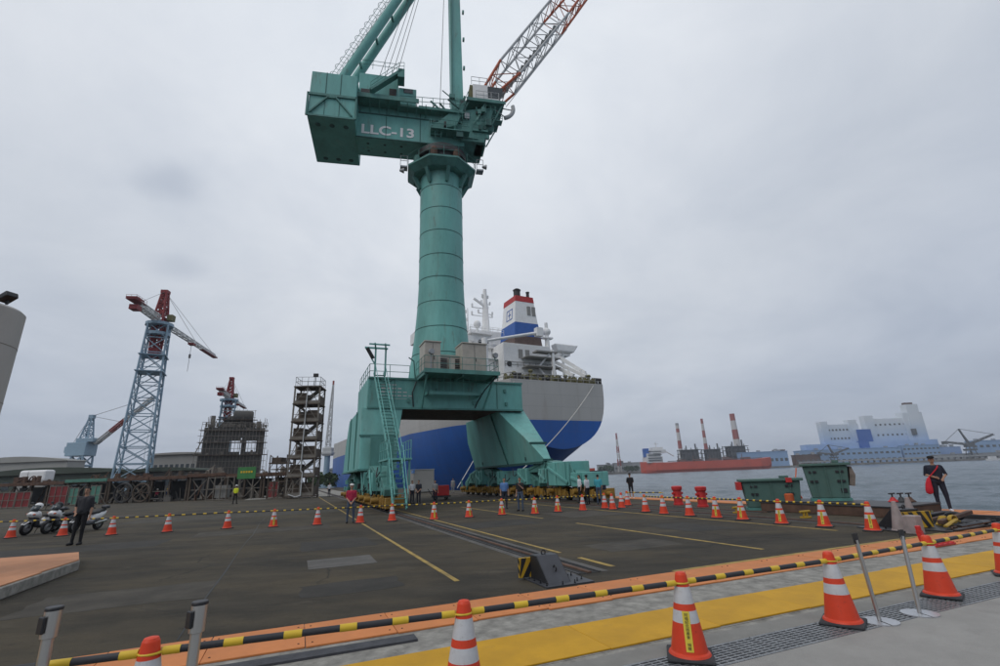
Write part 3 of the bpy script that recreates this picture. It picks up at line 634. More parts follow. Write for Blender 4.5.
for (x0, x1, y0, y1, z1) in ((-2.7, -1.45, -5.0, -3.2, 11.9), (-1.45, .35, -4.3, -3.2, 11.0), (.3, 2.35, -5.1, -3.3, 11.95)):
    b = MB(); b.box(x0, x1, y0, y1, 9.56, z1); b.box(x0 - .06, x1 + .06, y0 - .08, y1 + .05, z1, z1 + .1)
    cb = part('switch_cabinet', b, 'beige', bevel=.02)
    b = MB(); xm = (x0 + x1) / 2; b.box(xm - .015, xm + .015, y0 - .012, y0, 9.65, z1 - .08); b.box(xm + .08, xm + .12, y0 - .05, y0, 10.5, 10.8); part('door_seam', b, 'steel_dark', cb)
b = MB()
for k in range(7): b.box(-1.3, -.75, -4.36, -4.3, 9.75 + k * .16, 9.83 + k * .16); b.box(-.1, .3, -4.36, -4.3, 9.75 + k * .16, 9.83 + k * .16)
part('louvre', b, 'steel_dark', sp)
b = MB(); b.box(-.65, -.15, -4.6, -4.3, 9.6, 10.75); part('control_box', b, 'beige', sp, bevel=.02)
for x in (-2.3, 2.95):
    b = MB(); b.tube((x, -5.35, 9.6), (x, -5.35, 10.9), .05); b.lathe([(.2, -.2), (.24, 0), (.05, .02)], 14, (x, -5.45, 11.0), axis='y'); part('floodlight', b, 'grey_metal', smooth=True)
b = MB(); b.rail([(-6.5, 3.4, 9.3), (-6.5, -2.9, 9.3), (-3.4, -2.9, 9.3)], 1.1, .025, 1.4); part('railing', b, 'teal_dark')
b = MB(); b.path([(-2.95, -2.9, 9.3), (-3.0, -2.5, 10.9), (-3.4, -2.4, 11.2)], .05); b.path([(-5.9, -3.05, 9.25), (-5.2, -3.1, 8.95), (-4.6, -3.05, 9.25)], .04); part('conduit', b, 'seam')
# stair on the left leg front, with its gantry and lamp
def stair(p, q, w, n, nm='stair'):
    p, q = Vector(p), Vector(q); b = MB(); a = Vector((1, 0, 0))
    for s in (-1, 1):
        b.beam(p + a * (w / 2 * s), q + a * (w / 2 * s), .06, .2)
        o = Vector((0, -.35, .75)); b.tube(p + a * (w / 2 * s) + o, q + a * (w / 2 * s) + o, .025)
        for k in range(0, n + 1, 4):
            m_ = p.lerp(q, k / n) + a * (w / 2 * s); b.tube(m_, m_ + o, .02, n=5)
    st = part(nm, b, 'teal')
    t = MB()
    for k in range(1, n):
        m_ = p.lerp(q, k / n); t.box(m_.x - w / 2, m_.x + w / 2, m_.y - .12, m_.y + .1, m_.z - .02, m_.z + .02)
    part('tread', t, 'teal_dark', st)
stair((-5.55, -9.3, 2.95), (-5.95, -3.9, 9.5), .72, 26)
stair((-6.0, -13.6, .25), (-6.05, -12.2, 2.8), .7, 10)
b = MB(); b.box(-6.5, -5.1, -12.2, -9.1, 2.78, 2.88); b.rail([(-5.15, -12.1, 2.88), (-5.15, -9.2, 2.88)], 1.0, .025, .8); b.rail([(-6.45, -12.1, 2.88), (-6.45, -9.2, 2.88)], 1.0, .025, .8)
for x in (-6.4, -5.2): b.box(x - .05, x + .05, -12.0, -11.9, 1.4, 2.78); b.box(x - .05, x + .05, -9.4, -9.3, 1.9, 2.78)
part('stair_landing', b, 'teal')
b = MB()
for x in (-6.3, -5.55):
    b.beam((x, -4.3, 9.2), (x, -4.3, 11.3), .12); b.beam((x, -4.3, 11.25), (x - .2, -5.3, 11.4), .1)
b.beam((-7.1, -4.3, 11.3), (-5.4, -4.3, 11.3), .12); b.beam((-6.9, -5.2, 11.35), (-5.4, -5.2, 11.35), .1); b.beam((-6.3, -4.3, 10.0), (-7.0, -4.3, 11.2), .08)
gt = part('stair_gantry', b, 'teal')
b = MB(); b.beam((-7.0, -4.8, 11.15), (-6.5, -4.6, 10.4), .3, .14); part('lamp', b, 'steel_dark', gt)

# ---- upper works, slewed: x' towards the jib, y' away from the camera
SL = RAD(12) - TH
def up_(name, mb, m, parent=CR, **k):
    if parent is CR: k['rotz'] = SL
    return mk(name, mb, m, parent=parent, **k)
# slewing platform (octagon) with brackets
b = MB(); oc8 = [(3.55 * math.cos(RAD(22.5 + 45 * k)), 3.55 * math.sin(RAD(22.5 + 45 * k))) for k in range(8)]
b.prism(oc8, 30.7, 30.9, 'z')
ic8 = [(3.5 * math.cos(RAD(22.5 + 45 * k)), 3.5 * math.sin(RAD(22.5 + 45 * k)), 30.7) for k in range(8)]; lo8 = [(2.9 * math.cos(RAD(22.5 + 45 * k)), 2.9 * math.sin(RAD(22.5 + 45 * k)), 30.15) for k in range(8)]
b.loft([lo8, ic8], cap=False)
b.prism([(q[0] * .8, q[1] * .8) for q in oc8], 30.1, 30.2, 'z')
rp_ = up_('ring_platform', b, 'teal_dark')
b = MB(); b.rail([(p[0], p[1], 30.9) for p in oc8 + oc8[:1]], 1.1, .025, 1.3); up_('railing', b, 'teal_dark', rp_)
b = MB()
for k in range(8):
    a = RAD(45 * k + 10); c, s_ = math.cos(a), math.sin(a); b.prism([(2.0, 28.7), (2.45, 29.2), (2.45, 30.2), (2.0, 30.2)], -.14, .14, 'y') if False else b.beam((2.1 * c, 2.1 * s_, 28.9), (2.75 * c, 2.75 * s_, 30.15), .3, .35)
up_('bracket', b, 'teal_dark', rp_)
b = MB(); b.lathe([(2.4, 30.9), (2.4, 31.5), (2.2, 31.5), (2.2, 32.2), (2.5, 32.2), (2.5, 32.9)], 32); up_('slew_ring', b, 'steel_dark', smooth=True)
for a in (200, 250, 300, 20, 120):
    b = MB(); c, s_ = 2.6 * math.cos(RAD(a)), 2.6 * math.sin(RAD(a)); b.lathe([(.35, 30.9), (.35, 32.0), (.2, 32.3)], 14, (c, s_, 0)); up_('slew_motor', b, 'rust' if a in (250, 300) else 'teal_dark', smooth=True)
for x, y in ((-3.7, -.8), (3.7, -1.3)):
    b = MB(); b.box(x - .35, x + .35, y - .35, y + .35, 30.7, 30.85); b.rail([(x - .33, y - .33, 30.85), (x + .33, y - .33, 30.85)], 1.1, .03, .5)
    b.lathe([(.1, -.3), (.26, .1), (.24, .14)], 12, (x + (.5 if x > 0 else -.1), y - .4, 31.1 if x > 0 else 30.2), axis='x'); up_('floodlight', b, 'grey_metal', rp_)
# main girder
b = MB(); b.box(-8.3, 2.2, -1.4, 1.35, 33.4, 37.1); gd = up_('main_girder', b, 'teal', bevel=.05)
b = MB()
for x in (-5.5, -2.2): b.box(x - .03, x + .03, -1.44, -1.4, 33.45, 37.05)
b.box(-8.3, 2.2, -1.46, -1.4, 36.2, 36.32); b.box(-8.3, 2.2, -1.46, -1.4, 33.4, 33.5)
for x in (-7.2, -5.6, -4.0): b.lathe([(.14, -.02), (.14, .02)], 10, (x, -.6, 33.4)); b.lathe([(.14, -.02), (.14, .02)], 10, (x, .5, 33.4))
up_('stiffener', b, 'seam', gd)
def text_mesh(s, size, depth=0.0, bold=0.0, font=None):
    cu = bpy.data.curves.new('text', 'FONT'); cu.body = s; cu.size = size; cu.extrude = depth; cu.offset = bold; cu.align_x = 'CENTER'; cu.align_y = 'CENTER'
    o = bpy.data.objects.new('text', cu); COL.objects.link(o); dg = bpy.context.evaluated_depsgraph_get()
    me = bpy.data.meshes.new_from_object(o.evaluated_get(dg)); bpy.data.objects.remove(o); return me
me = text_mesh('LLC-13', 1.45, .01, .035); me.materials.append(MAT['white_clean'])
xs = [v.co.x for v in me.vertices]; sx = 5.0 / (max(xs) - min(xs))
for v in me.vertices: v.co.x *= sx
o = bpy.data.objects.new('lettering', me); COL.objects.link(o); o.parent = gd; o.location = (-5.3, -1.425, 34.35); o.rotation_euler = (RAD(90), 0, 0)
# platforms hung under the jib end of the girder
b = MB(); b.box(-2.4, 2.0, -2.1, 2.1, 37.1, 37.3); b.box(-4.4, 2.2, -2.2, -1.4, 36.9, 37.05); b.box(-8.2, -4.2, -2.7, -1.4, 37.1, 37.25)
b.box(-8.2, -2.4, -2.75, -2.65, 37.0, 37.5)
for k in range(8): b.beam((-8 + k * .9, -1.45, 36.4), (-8 + k * .9, -2.5, 37.1), .08, .08)
b.box(1.0, 3.6, -1.8, 1.8, 34.3, 34.5); b.box(-1.2, 2.6, -2.6, -1.4, 34.4, 34.5)
wk = up_('walkway', b, 'teal_dark')
b = MB(); b.rail([(-4.2, -2.15, 37.1), (2.2, -2.15, 37.4), (2.6, -2.1, 38.7)], 1.1, .03, 1.0); b.rail([(-1.2, -2.55, 34.5), (2.6, -2.55, 34.5)], 1.0, .03, .8); b.rail([(-8.1, -2.6, 40.6), (-4.6, -2.6, 40.6)], 1.0, .025, 1.1)
b.rail([(-2, 2.0, 37.3), (2.2, 2.0, 37.3)], 1.1, .03, 1.0); up_('railing', b, 'teal_dark', wk)
# counterweight
b = MB(); b.hexa([(-12.4, -3.4, 33.6), (-8.2, -3.4, 33.6), (-8.3, 3.4, 33.6), (-12.6, 3.4, 33.6), (-12.3, -3.4, 38.65), (-8.2, -3.4, 38.65), (-8.2, 3.4, 38.65), (-12.3, 3.4, 38.65)])
cw = up_('counterweight', b, 'teal', bevel=.06)
b = MB(); b.box(-12.5, -8.1, -3.55, -3.4, 35.85, 36.1); b.box(-12.5, -8.1, -3.5, -3.4, 33.55, 33.72); b.box(-12.52, -12.36, -3.55, -3.4, 33.55, 36.1); b.box(-8.25, -8.1, -3.55, -3.4, 33.55, 36.1)
b.beam((-12.2, -3.48, 33.9), (-10.7, -3.48, 35.8), .2, .12); b.beam((-8.5, -3.48, 33.9), (-10.0, -3.48, 35.8), .2, .12); b.beam((-10.8, -3.48, 35.75), (-9.9, -3.48, 35.75), .16, .12)
up_('frame', b, 'teal_dark', cw)
b = MB()
for x in (-10.95, -9.65): b.box(x - .03, x + .03, -3.43, -3.4, 36.1, 38.65); b.box(x - .02, x + .02, -3.43, -3.4, 33.7, 35.85)
for x in (-11.6, -10.35, -9.1):
    for y in (-2.3, 2.6): b.lathe([(.24, -.02), (.24, .015)], 14, (x, y, 33.6))
up_('seam', b, 'seam', cw)
# machinery house and annexe
b = MB(); b.box(-8.2, -4.45, -2.0, 2.0, 37.3, 40.55); mh = up_('machinery_house', b, 'teal', bevel=.04)
b = MB(); b.box(-8.0, -7.0, -2.06, -2.0, 37.9, 38.6); b.box(-5.3, -4.6, -2.05, -2.0, 37.8, 39.0); up_('louvre', b, 'steel_dark', mh)
b = MB(); b.lathe([(.3, 0), (.3, .2)], 12, (-5.0, -2.2, 37.9), axis='y'); up_('ventilator', b, 'rust', mh)
b = MB(); b.box(-4.4, -2.65, -1.95, 1.9, 37.32, 39.35); an = up_('annexe', b, 'teal', bevel=.03)
b = MB(); b.box(-3.9, -3.0, -2.0, -1.94, 38.75, 39.25); up_('window', b, 'glass', an)
b = MB(); b.beam((-7.0, -2.85, 37.6), (-4.1, -2.85, 40.45), .7, .25); b.box(-4.5, -3.85, -3.2, -2.0, 39.5, 40.5); b.rail([(-7.0, -3.1, 37.6), (-4.4, -3.1, 40.4), (-3.9, -3.1, 40.5)], .9, .025, 1.0); up_('stair', b, 'teal_dark', mh)
# mast and back stays (meeting above the picture)
AP = (0.9, 0, 67.0)
b = MB(); b.hexa([(1.05, -.85, 37.2), (2.3, -.85, 37.2), (2.3, .85, 37.2), (1.05, .85, 37.2), (.75, -.7, 67.5), (1.9, -.7, 67.5), (1.9, .7, 67.5), (.75, .7, 67.5)])
ms = up_('mast', b, 'teal', bevel=.05)
b = MB(); b.box(1.0, 1.1, -1.0, -.85, 37.3, 66); b.box(2.2, 2.32, -.95, -.82, 37.3, 40)
for z in range(40, 66, 4): b.box(2.3, 2.5, -.9, -.6, z, z + .35)
up_('mast_rib', b, 'teal_dark', ms)
for y, p in ((-1.2, (-9.69, 40.93)), (1.2, (-8.46, 43.98))):
    dxx = .425 if y < 0 else .446; z0 = 38.3; x0 = p[0] - (p[1] - z0) * dxx
    b = MB(); b.tube((x0, y, z0), (x0 + (66 - z0) * dxx, y * .6, 66), .46, .46, n=18); up_('back_stay', b, 'teal', smooth=True)
b = MB()
for z in (43.5, 47, 50.5, 54, 58, 62):
    xa = -9.69 + (z - 40.93) * .425; xb = -8.46 + (z - 43.98) * .446; b.beam((xa, -1.2 + .02 * (z - 41), z), (xb + .3, 1.2 - .02 * (z - 41), z + .5), .22)
up_('stay_brace', b, 'teal_dark')
b = MB()
for k in range(26):
    z = 40.5 + k; xa = -9.69 + (z - 40.93) * .425 - .55; b.torus((xa - .3, -1.4, z), .38, .025, 10, 4, axis='z'); b.tube((xa, -1.4, z), (xa + .28, -1.4, z + .65), .02, n=4)
for dy in (-1.65, -1.15): b.tube((-10.42, dy, 40.5), (-10.42 + 25.5 * .425, dy, 66), .025, n=4)
b.tube((-10.95, -1.4, 40.5), (-10.95 + 25.5 * .425, -1.4, 66), .025, n=4); up_('caged_ladder', b, 'teal_dark')
# jib: three-chord look of a four-chord box, orange foot, white middle, orange tip
BD = Vector((math.cos(RAD(57.5)), 0, math.sin(RAD(57.5)))); BN = Vector((math.sin(RAD(57.5)), 0, -math.cos(RAD(57.5))))
foot = Vector((4.15, 0, 39.9))
def bj(t, d, y): return foot + BD * t + BN * d + Vector((0, y, 0))
jt = MB()
def jsec(a, b_, w0, w1, bays, mi):
    A = [bj(a, -w0 * .45 + .15, -1.5), bj(a, w0 * .55 + .15, -1.5), bj(a, w0 * .55 + .15, 1.5), bj(a, -w0 * .45 + .15, 1.5)]
    B = [bj(b_, -w1 * .45 + .15, -1.5), bj(b_, w1 * .55 + .15, -1.5), bj(b_, w1 * .55 + .15, 1.5), bj(b_, -w1 * .45 + .15, 1.5)]
    for p, q in zip(A, B): jt.tube(p, q, .15, n=8, mi=mi)
    jt.lattice(A, B, bays, .1, .05, mi=mi, chords=False); jt.lattice(A[1:] + A[:1], B[1:] + B[:1], bays, .1, .035, mi=mi, chords=False)
jsec(0.9, 5.6, 1.3, 2.55, 2, 1); jsec(5.6, 17.6, 2.55, 2.65, 5, 0); jsec(17.6, 26, 2.65, 2.2, 4, 1); jsec(26, 34, 2.2, .9, 4, 0)
up_('jib', jt, ['boom_white', 'orange_paint'])
b = MB()
for k in range(14): 
    p = bj(3 + k, 1.0, -.4); b.box(p.x - .3, p.x + .3, p.y, p.y + .8, p.z, p.z + .04)
b.tube(bj(2, 1.2, 0), bj(16, 1.2, 0), .05, n=5); b.tube(bj(2, 2.2, 0), bj(17, 2.2, 0), .04, n=5); up_('jib_walkway', b, 'boom_white')
# cab, foot bearing and jib heel platform
b = MB(); b.box(2.5, 6.4, -2.2, 2.2, 38.75, 38.95); b.box(2.4, 6.5, -2.25, -2.15, 38.6, 39.0)
for x in (2.7, 4.4, 6.2): b.beam((x, -2.0, 38.7), (x - 1.2, -1.6, 36.2), .14); b.beam((x, 1.8, 38.7), (x - 1.2, 1.6, 36.2), .14)
b.hexa([(1.8, -1.7, 34.0), (4.2, -1.7, 34.0), (4.2, 1.7, 34.0), (1.8, 1.7, 34.0), (2.2, -1.6, 37.8), (5.4, -1.6, 38.7), (5.4, 1.6, 38.7), (2.2, 1.6, 37.8)])
b.hexa([(-1.2, -2.0, 34.5), (1.4, -2.0, 35.5), (1.4, -1.5, 35.5), (-1.2, -1.5, 34.5), (-1.2, -2.0, 34.9), (2.6, -2.0, 39.0), (2.6, -1.5, 39.0), (-1.2, -1.5, 34.9)])
up_('jib_heel', b, 'teal_dark', bevel=.03)
b = MB(); b.box(3.1, 4.7, -2.0, 0.2, 38.95, 41.0); b.box(4.7, 5.9, -2.0, .2, 38.95, 39.4); cb = up_('operator_cab', b, 'white', bevel=.05)
b = MB(); b.hexa([(4.7, -1.98, 39.4), (6.0, -1.98, 39.4), (6.0, .18, 39.4), (4.7, .18, 39.4), (4.7, -1.98, 40.9), (6.4, -1.98, 40.9), (6.4, .18, 40.9), (4.7, .18, 40.9)]); up_('window', b, 'glass', cb)
b = MB(); b.hexa([(2.5, -2.0, 38.96), (3.08, -2.0, 38.96), (3.08, 0, 38.96), (2.5, 0, 38.96), (2.8, -2.0, 40.8), (3.08, -2.0, 40.8), (3.08, 0, 40.8), (2.8, 0, 40.8)]); up_('side_panel', b, 'olive', cb)
b = MB(); b.rail([(3.0, -1.9, 41.0), (4.7, -1.9, 41.0), (4.7, .1, 41.0)], 1.0, .03, .9); b.rail([(3.4, -2.2, 38.95), (5.8, -2.2, 38.95)], 1.0, .03, .8); up_('railing', b, 'boom_white', cb)
b = MB(); b.torus((6.2, -1.2, 39.1), 1.35, .22, 14, 8, axis='y', a0=RAD(-75), a1=RAD(15)); b.tube((6.2, -1.2, 39.0), (7.4, -1.2, 38.9), .06); b.tube((5.6, -1.2, 38.7), (6.6, -1.2, 37.9), .06); up_('rope_guard', b, 'boom_white', smooth=True)
b = MB(); b.box(3.0, 4.6, -1.9, .8, 35.2, 35.4); b.rail([(3.0, -1.9, 35.4), (4.6, -1.9, 35.4), (4.6, .8, 35.4)], 1.0, .03, .8); b.box(3.4, 4.4, -1.3, .5, 34.0, 35.2); b.lathe([(.5, 0), (.5, .6)], 14, (4.9, -1.2, 36.4), axis='y'); b.box(5.2, 6.2, -1.7, -1.0, 36.9, 37.0); b.rail([(5.2, -1.7, 37), (6.2, -1.7, 37)], .5, .03, .5)
up_('heel_machinery', b, 'teal_dark')
rnd = random.Random(17)
for k in range(34):
    x, y, z = rnd.uniform(-1.4, 4.6), rnd.uniform(-2.6, -1.75), rnd.uniform(33.2, 38.4); b = MB(); q_ = rnd.random()
    if q_ < .35: b.box(x, x + rnd.uniform(.2, .7), y, y + .3, z, z + rnd.uniform(.2, .8)); up_('fitting_box', b, rnd.choice(['teal_dark', 'seam', 'steel_dark', 'grey_metal']), bevel=.02)
    elif q_ < .75: b.beam((x, y, z), (x + rnd.uniform(-1.2, 1.2), y + .2, z + rnd.uniform(-1.2, 1.2)), rnd.uniform(.06, .14)); up_('strut', b, rnd.choice(['teal_dark', 'seam']))
    else: b.rail([(x, y, z), (x + rnd.uniform(.8, 1.6), y, z)], .9, .025, .5); up_('handrail', b, 'teal_dark')
b = MB()
for r_ in range(4):
    for k in range(3 + r_): b.box(-5.6 + k * .42, -5.3 + k * .42, -3.012, -3.001, 8.75 - r_ * .28, 8.84 - r_ * .28)
b.box(-5.6, -3.3, -3.012, -3.001, 7.7, 7.73); struct(part('stencil', b, 'boom_white'), 'stuff')
b = MB(); b.path([(3.0, -5.5, 9.3), (2.4, -4.4, 8.4), (2.2, -3.1, 7.6), (2.0, -3.05, 7.1)], .05); part('cable', b, 'black_paint')
b = MB(); b.path([(-2.9, -3.1, 9.1), (-3.2, -3.08, 8.2), (-3.1, -3.08, 7.1)], .05); part('cable', b, 'black_paint')
b = MB()
for x, y in ((-6.6, -1.0), (-6.1, -.6), (-5.6, -.2), (-5.2, .3)): b.tube((x, y, 40.5), (-.4 + .2 * x * 0 + y * .3, y * .4, 66), .03, n=4)
b.tube((-.2, -.5, 38), (.6, -.4, 66), .03, n=4); up_('luffing_rope', b, 'cable')

# ================================================================ THE SHIP
SH = thing('cargo_ship', 'large grey and blue cargo ship moored stern first behind the teal crane', 'ship', rs(45, 78), TH + RAD(4.6))
def sp_(name, mb, m, parent=SH, **k): return mk(name, mb, m, parent=parent, **k)
def hsec(y, zb, zd, bm, n, p):
    ZP = 11.3 + 1.5 * min(1, y / 45)
    zs = [zb + (ZP - zb) * (1 - math.cos(math.pi / 2 * i / 9)) for i in range(10)] + [ZP + (zd - ZP) * i / 5 for i in range(1, 6)]
    pts = []
    for z in zs:
        u = (z - zb) / (zd - zb); pts.append((bm * (1 - (1 - u) ** n) ** p, z))
    R = [(x, y, z) for x, z in pts]; Lf = [(-x, y, z) for x, z in reversed(pts)]
    return Lf[:-1] + [(0, y, zb)] + R[1:]
ST = [(0, 6.0, 18.7, 10.6, 3.2, .55), (3, 5.4, 18.7, 11.8, 3.2, .55), (7, 3.6, 18.7, 13.2, 3.0, .62), (12, .6, 18.7, 14.6, 2.6, .8), (18, -3.5, 18.7, 15.6, 2.6, .8), (28, -6.2, 18.7, 15.8, 2.6, .78), (45, -6.5, 18.7, 16, 3.2, .62), (66, -6.5, 18.7, 16, 6, .45), (90, -6.5, 18.8, 16, 12, .32), (160, -6.5, 19.4, 16, 14, .3), (180, -6.5, 20.2, 15, 6, .45), (196, -6.4, 21.0, 11, 3, .7), (207, -6.2, 21.8, 5.5, 2, 1), (212, -5, 22.2, 1.0, 1.5, 1)]
h = MB(); nn = 29
h.loft([hsec(*s) for s in ST], close=False, cap=False, fm=lambda i, k: 1 if 5 <= k <= 22 else 0)
# transom, split at the paint line; deck
q = hsec(*ST[0]); b0 = len(h.v); h.v += q
for k in range(14):
    f = (b0 + k, b0 + k + 1, b0 + 28 - k - 1, b0 + 28 - k) if k < 13 else (b0 + 13, b0 + 14, b0 + 15)
    h.f.append(f); h.m.append(0 if k < 5 else 1)
for i in range(len(ST) - 1):
    a, c = ST[i], ST[i + 1]; h.add([(-a[3], a[0], a[2] - .05), (a[3], a[0], a[2] - .05), (c[3], c[0], c[2] - .05), (-c[3], c[0], c[2] - .05)], [(0, 1, 2, 3)], 0)
hull = sp_('hull', h, ['hull_grey', 'hull_blue'], smooth=True)
b = MB(); b.prism([(2.5, -6), (6.5, -6), (6.8, 3.6), (2.8, 3.4)], -.5, .5, 'x'); sp_('rudder', b, 'ship_brown', bevel=.1)
b = MB(); b.prism([(7, -6), (20, -6), (20, 2), (8, 3.5)], -.9, .9, 'x'); sp_('skeg', b, 'hull_blue', bevel=.1)
# casing, funnel
b = MB(); b.box(-8.6, 2.6, 6, 15, 18.6, 27.4); cs = sp_('engine_casing', b, 'white', bevel=.05)
b = MB()
for x in (-5.2, -3.6): b.box(x, x + 1.0, 5.93, 6.0, 24.3, 26.2)
sp_('louvre', b, 'building_grey', cs)
b = MB(); b.lathe([(.5, -.1), (.55, .02)], 14, (-7.4, 5.95, 23.0), axis='y'); sp_('fan', b, 'steel_dark', cs)
FB = lambda z: (-5.6 + (z - 27) * .09, 1.1 - (z - 27) * .12, 6.6 + (z - 27) * .05, 13.5 - (z - 27) * .1)
def fsec(name, z0, z1, m, parent, grow=0):
    a, c = FB(z0), FB(z1); g_ = grow; bb = MB()
    bb.hexa([(a[0] - g_, a[2] - g_, z0), (a[1] + g_, a[2] - g_, z0), (a[1] + g_, a[3] + g_, z0), (a[0] - g_, a[3] + g_, z0), (c[0] - g_, c[2] - g_, z1), (c[1] + g_, c[2] - g_, z1), (c[1] + g_, c[3] + g_, z1), (c[0] - g_, c[3] + g_, z1)])
    return sp_(name, bb, m, parent)
fn = fsec('funnel', 27.4, 38.4, 'white', SH)
fsec('brown_band', 27.41, 29.4, 'ship_brown', fn, .03); fsec('blue_band', 29.4, 32.4, 'ship_blue', fn, .03); fsec('red_band', 37.2, 38.5, 'ship_red', fn, .04)
b = MB()
for x in (-1.6, -.4): b.box(x - .4, x + .4, 6.85, 7.05, 34.2, 36.2)
for x in (-1.5, -.7): b.box(x - .3, x + .3, 6.65, 6.9, 29.8, 30.4)
sp_('louvre', b, 'building_grey', fn)
b = MB(); xx = -6.95  # emblem: square outline with three bars on the port face of the funnel
for (y0, y1, z0, z1) in ((8.2, 10.8, 35.6, 35.8), (8.2, 10.8, 33.4, 33.6), (8.2, 8.4, 33.4, 35.8), (10.6, 10.8, 33.4, 35.8), (8.9, 10.1, 34.5, 34.7), (9.4, 9.6, 33.8, 35.4)):
    b.hexa([(FB(z0)[0] - .04, y0, z0), (FB(z0)[0] + .1, y0, z0), (FB(z0)[0] + .1, y1, z0), (FB(z0)[0] - .04, y1, z0), (FB(z1)[0] - .04, y0, z1), (FB(z1)[0] + .1, y0, z1), (FB(z1)[0] + .1, y1, z1), (FB(z1)[0] - .04, y1, z1)])
sp_('emblem', b, 'ship_blue', fn)
b = MB(); b.lathe([(1.0, 38.4), (1.0, 39.0), (.75, 39.0), (.75, 40.2), (.9, 40.6), (.5, 40.9)], 14, (-3.0, 9.2, 0)); b.lathe([(.35, 38.4), (.35, 39.8), (.45, 40.2)], 10, (-.7, 8.5, 0)); sp_('exhaust_pipe', b, 'steel_dark', fn)
# accommodation and bridge
b = MB(); b.box(-13.5, 8, 17, 30, 18.6, 30.2)
ac = sp_('accommodation', b, 'white', bevel=.05)
b = MB()
for z in (21.6, 24.6, 27.6): b.box(-13.9, 8.4, 16.6, 30.2, z - .1, z + .1)
sp_('deck_edge', b, 'white', ac)
b = MB(); b.box(-10.5, 5.5, 18, 28, 30.2, 33.4); br = sp_('bridge', b, 'white', bevel=.05)
b = MB(); b.box(-8.6, -6.2, 17.95, 18.0, 31.8, 32.8); b.box(-10.56, -10.5, 20, 27, 31.6, 32.8); sp_('window', b, 'ship_brown', br)
b = MB()
for x in (-12, -10.4): b.lathe([(.45, -.03), (.45, .06)], 12, (x, 16.95, 28.6), axis='y')
for x in (-9.6, -7.6): b.lathe([(.35, -.03), (.35, .06)], 12, (x, 17.95, 31.0), axis='y')
sp_('porthole', b, 'glass', ac)
for s in (-1, 1):
    b = MB(); x0, x1 = (-22.5, -10.4) if s < 0 else (5.4, 17.5)
    b.box(x0, x1, 19.5, 23.5, 29.9, 30.3); b.box(x0 if s < 0 else x1 - 3, x0 + 3 if s < 0 else x1, 19.4, 23.6, 30.3, 32.3)
    b.beam((x0 + 1 if s < 0 else x1 - 1, 21.5, 30), (-13.4 if s < 0 else 8, 21.5, 26), .4); sp_('bridge_wing', b, 'white')
def mast(x, y, z0, z1, r, arms, m='white', nm='signal_mast'):
    b = MB(); b.tube((x, y, z0), (x, y, z1), r, r * .4, n=8)
    for (z, w, dx_) in arms: b.beam((x - w + dx_, y, z), (x + w + dx_, y, z), .18); b.box(x + dx_ - w, x + dx_ - w + .3, y - .2, y + .2, z, z + .9); b.box(x + dx_ + w - .3, x + dx_ + w, y - .2, y + .2, z, z + .7)
    return sp_(nm, b, m)
mast(-4.6, 22, 33.3, 45.4, 1.1, [(38.4, 2.8, -.9), (39.1, 2.0, 0), (41.6, 1.3, .1), (40.4, 2.2, -1.4), (43.2, .9, 0)])
mast(-9.4, 24, 33.0, 42.5, .35, [(35.5, 1.0, 0), (37.5, .9, 0), (39.5, .7, 0), (33, 1.6, -.8)])
b = MB(); b.beam((-5.0, 21.8, 41.0), (-7.9, 21.3, 42.4), .35, .5); sp_('radar_scanner', b, 'white')
b = MB(); b.box(-15.5, -8.7, 9, 17, 18.6, 24.4); b.box(-13.2, -8.7, 11, 17, 24.4, 30.2); b.box(-12.4, -6.0, 15.4, 17, 30.2, 32.0); dh = sp_('deckhouse', b, 'white', bevel=.05)
b = MB()
for z, xa, ya in ((24.4, -15.6, 8.9), (27.3, -13.3, 10.9), (30.2, -13.3, 10.9)):
    b.box(xa - .5, -8.6, ya - .6, 17, z - .1, z + .1)
sp_('deck_edge', b, 'white', dh)
b = MB(); b.rail([(-16, 17, 24.5), (-16, 8.4, 24.5), (-8.7, 8.4, 24.5)], 1.1, .05, 1.4); b.rail([(-13.7, 17, 27.4), (-13.7, 10.4, 27.4), (-8.7, 10.4, 27.4)], 1.1, .05, 1.4); b.rail([(-13.7, 17, 30.3), (-13.7, 10.4, 30.3), (-6, 10.4, 30.3)], 1.1, .05, 1.4); b.rail([(-10.4, 18.1, 33.4), (5.4, 18.1, 33.4)], 1.1, .05, 1.4); sp_('railing', b, 'white', dh)
for x, z in ((-12.2, 21), (-10.4, 21), (-11.6, 25.6), (-10, 25.6), (-11.4, 28.6), (-9.8, 28.6)):
    b = MB(); b.lathe([(.4, -.04), (.4, .08)], 12, (x, 8.93 if z < 24 else 10.93, z), axis='y'); sp_('porthole', b, 'glass', dh)
b = MB(); b.tube((-13.6, 12, 30.3), (-13.6, 12, 36), .16, .08, n=6); b.ell((-11, 13, 33.0), (.8, .8, .9)); b.tube((-11, 13, 30.2), (-11, 13, 32.2), .3); b.ell((3, 23, 35.4), (1.1, 1.1, 1.2)); b.tube((3, 23, 33.3), (3, 23, 34.4), .4); b.tube((-5, 20, 33.3), (-5, 20, 40), .12, n=6); b.box(-14.6, -12.9, 10.6, 11, 28.4, 29.6); sp_('antenna', b, 'white', dh)
# provision crane jib across the casing
b = MB(); b.tube((-13, 5.2, 27.0), (-1.2, 4.2, 29.6), .26, .32, n=10); b.box(-1.9, -.4, 3.6, 4.8, 28.8, 30.6); b.lathe([(.7, 18.6), (.6, 27.6)], 12, (-13, 5.4, 0)); sp_('provision_crane', b, 'white', smooth=True)
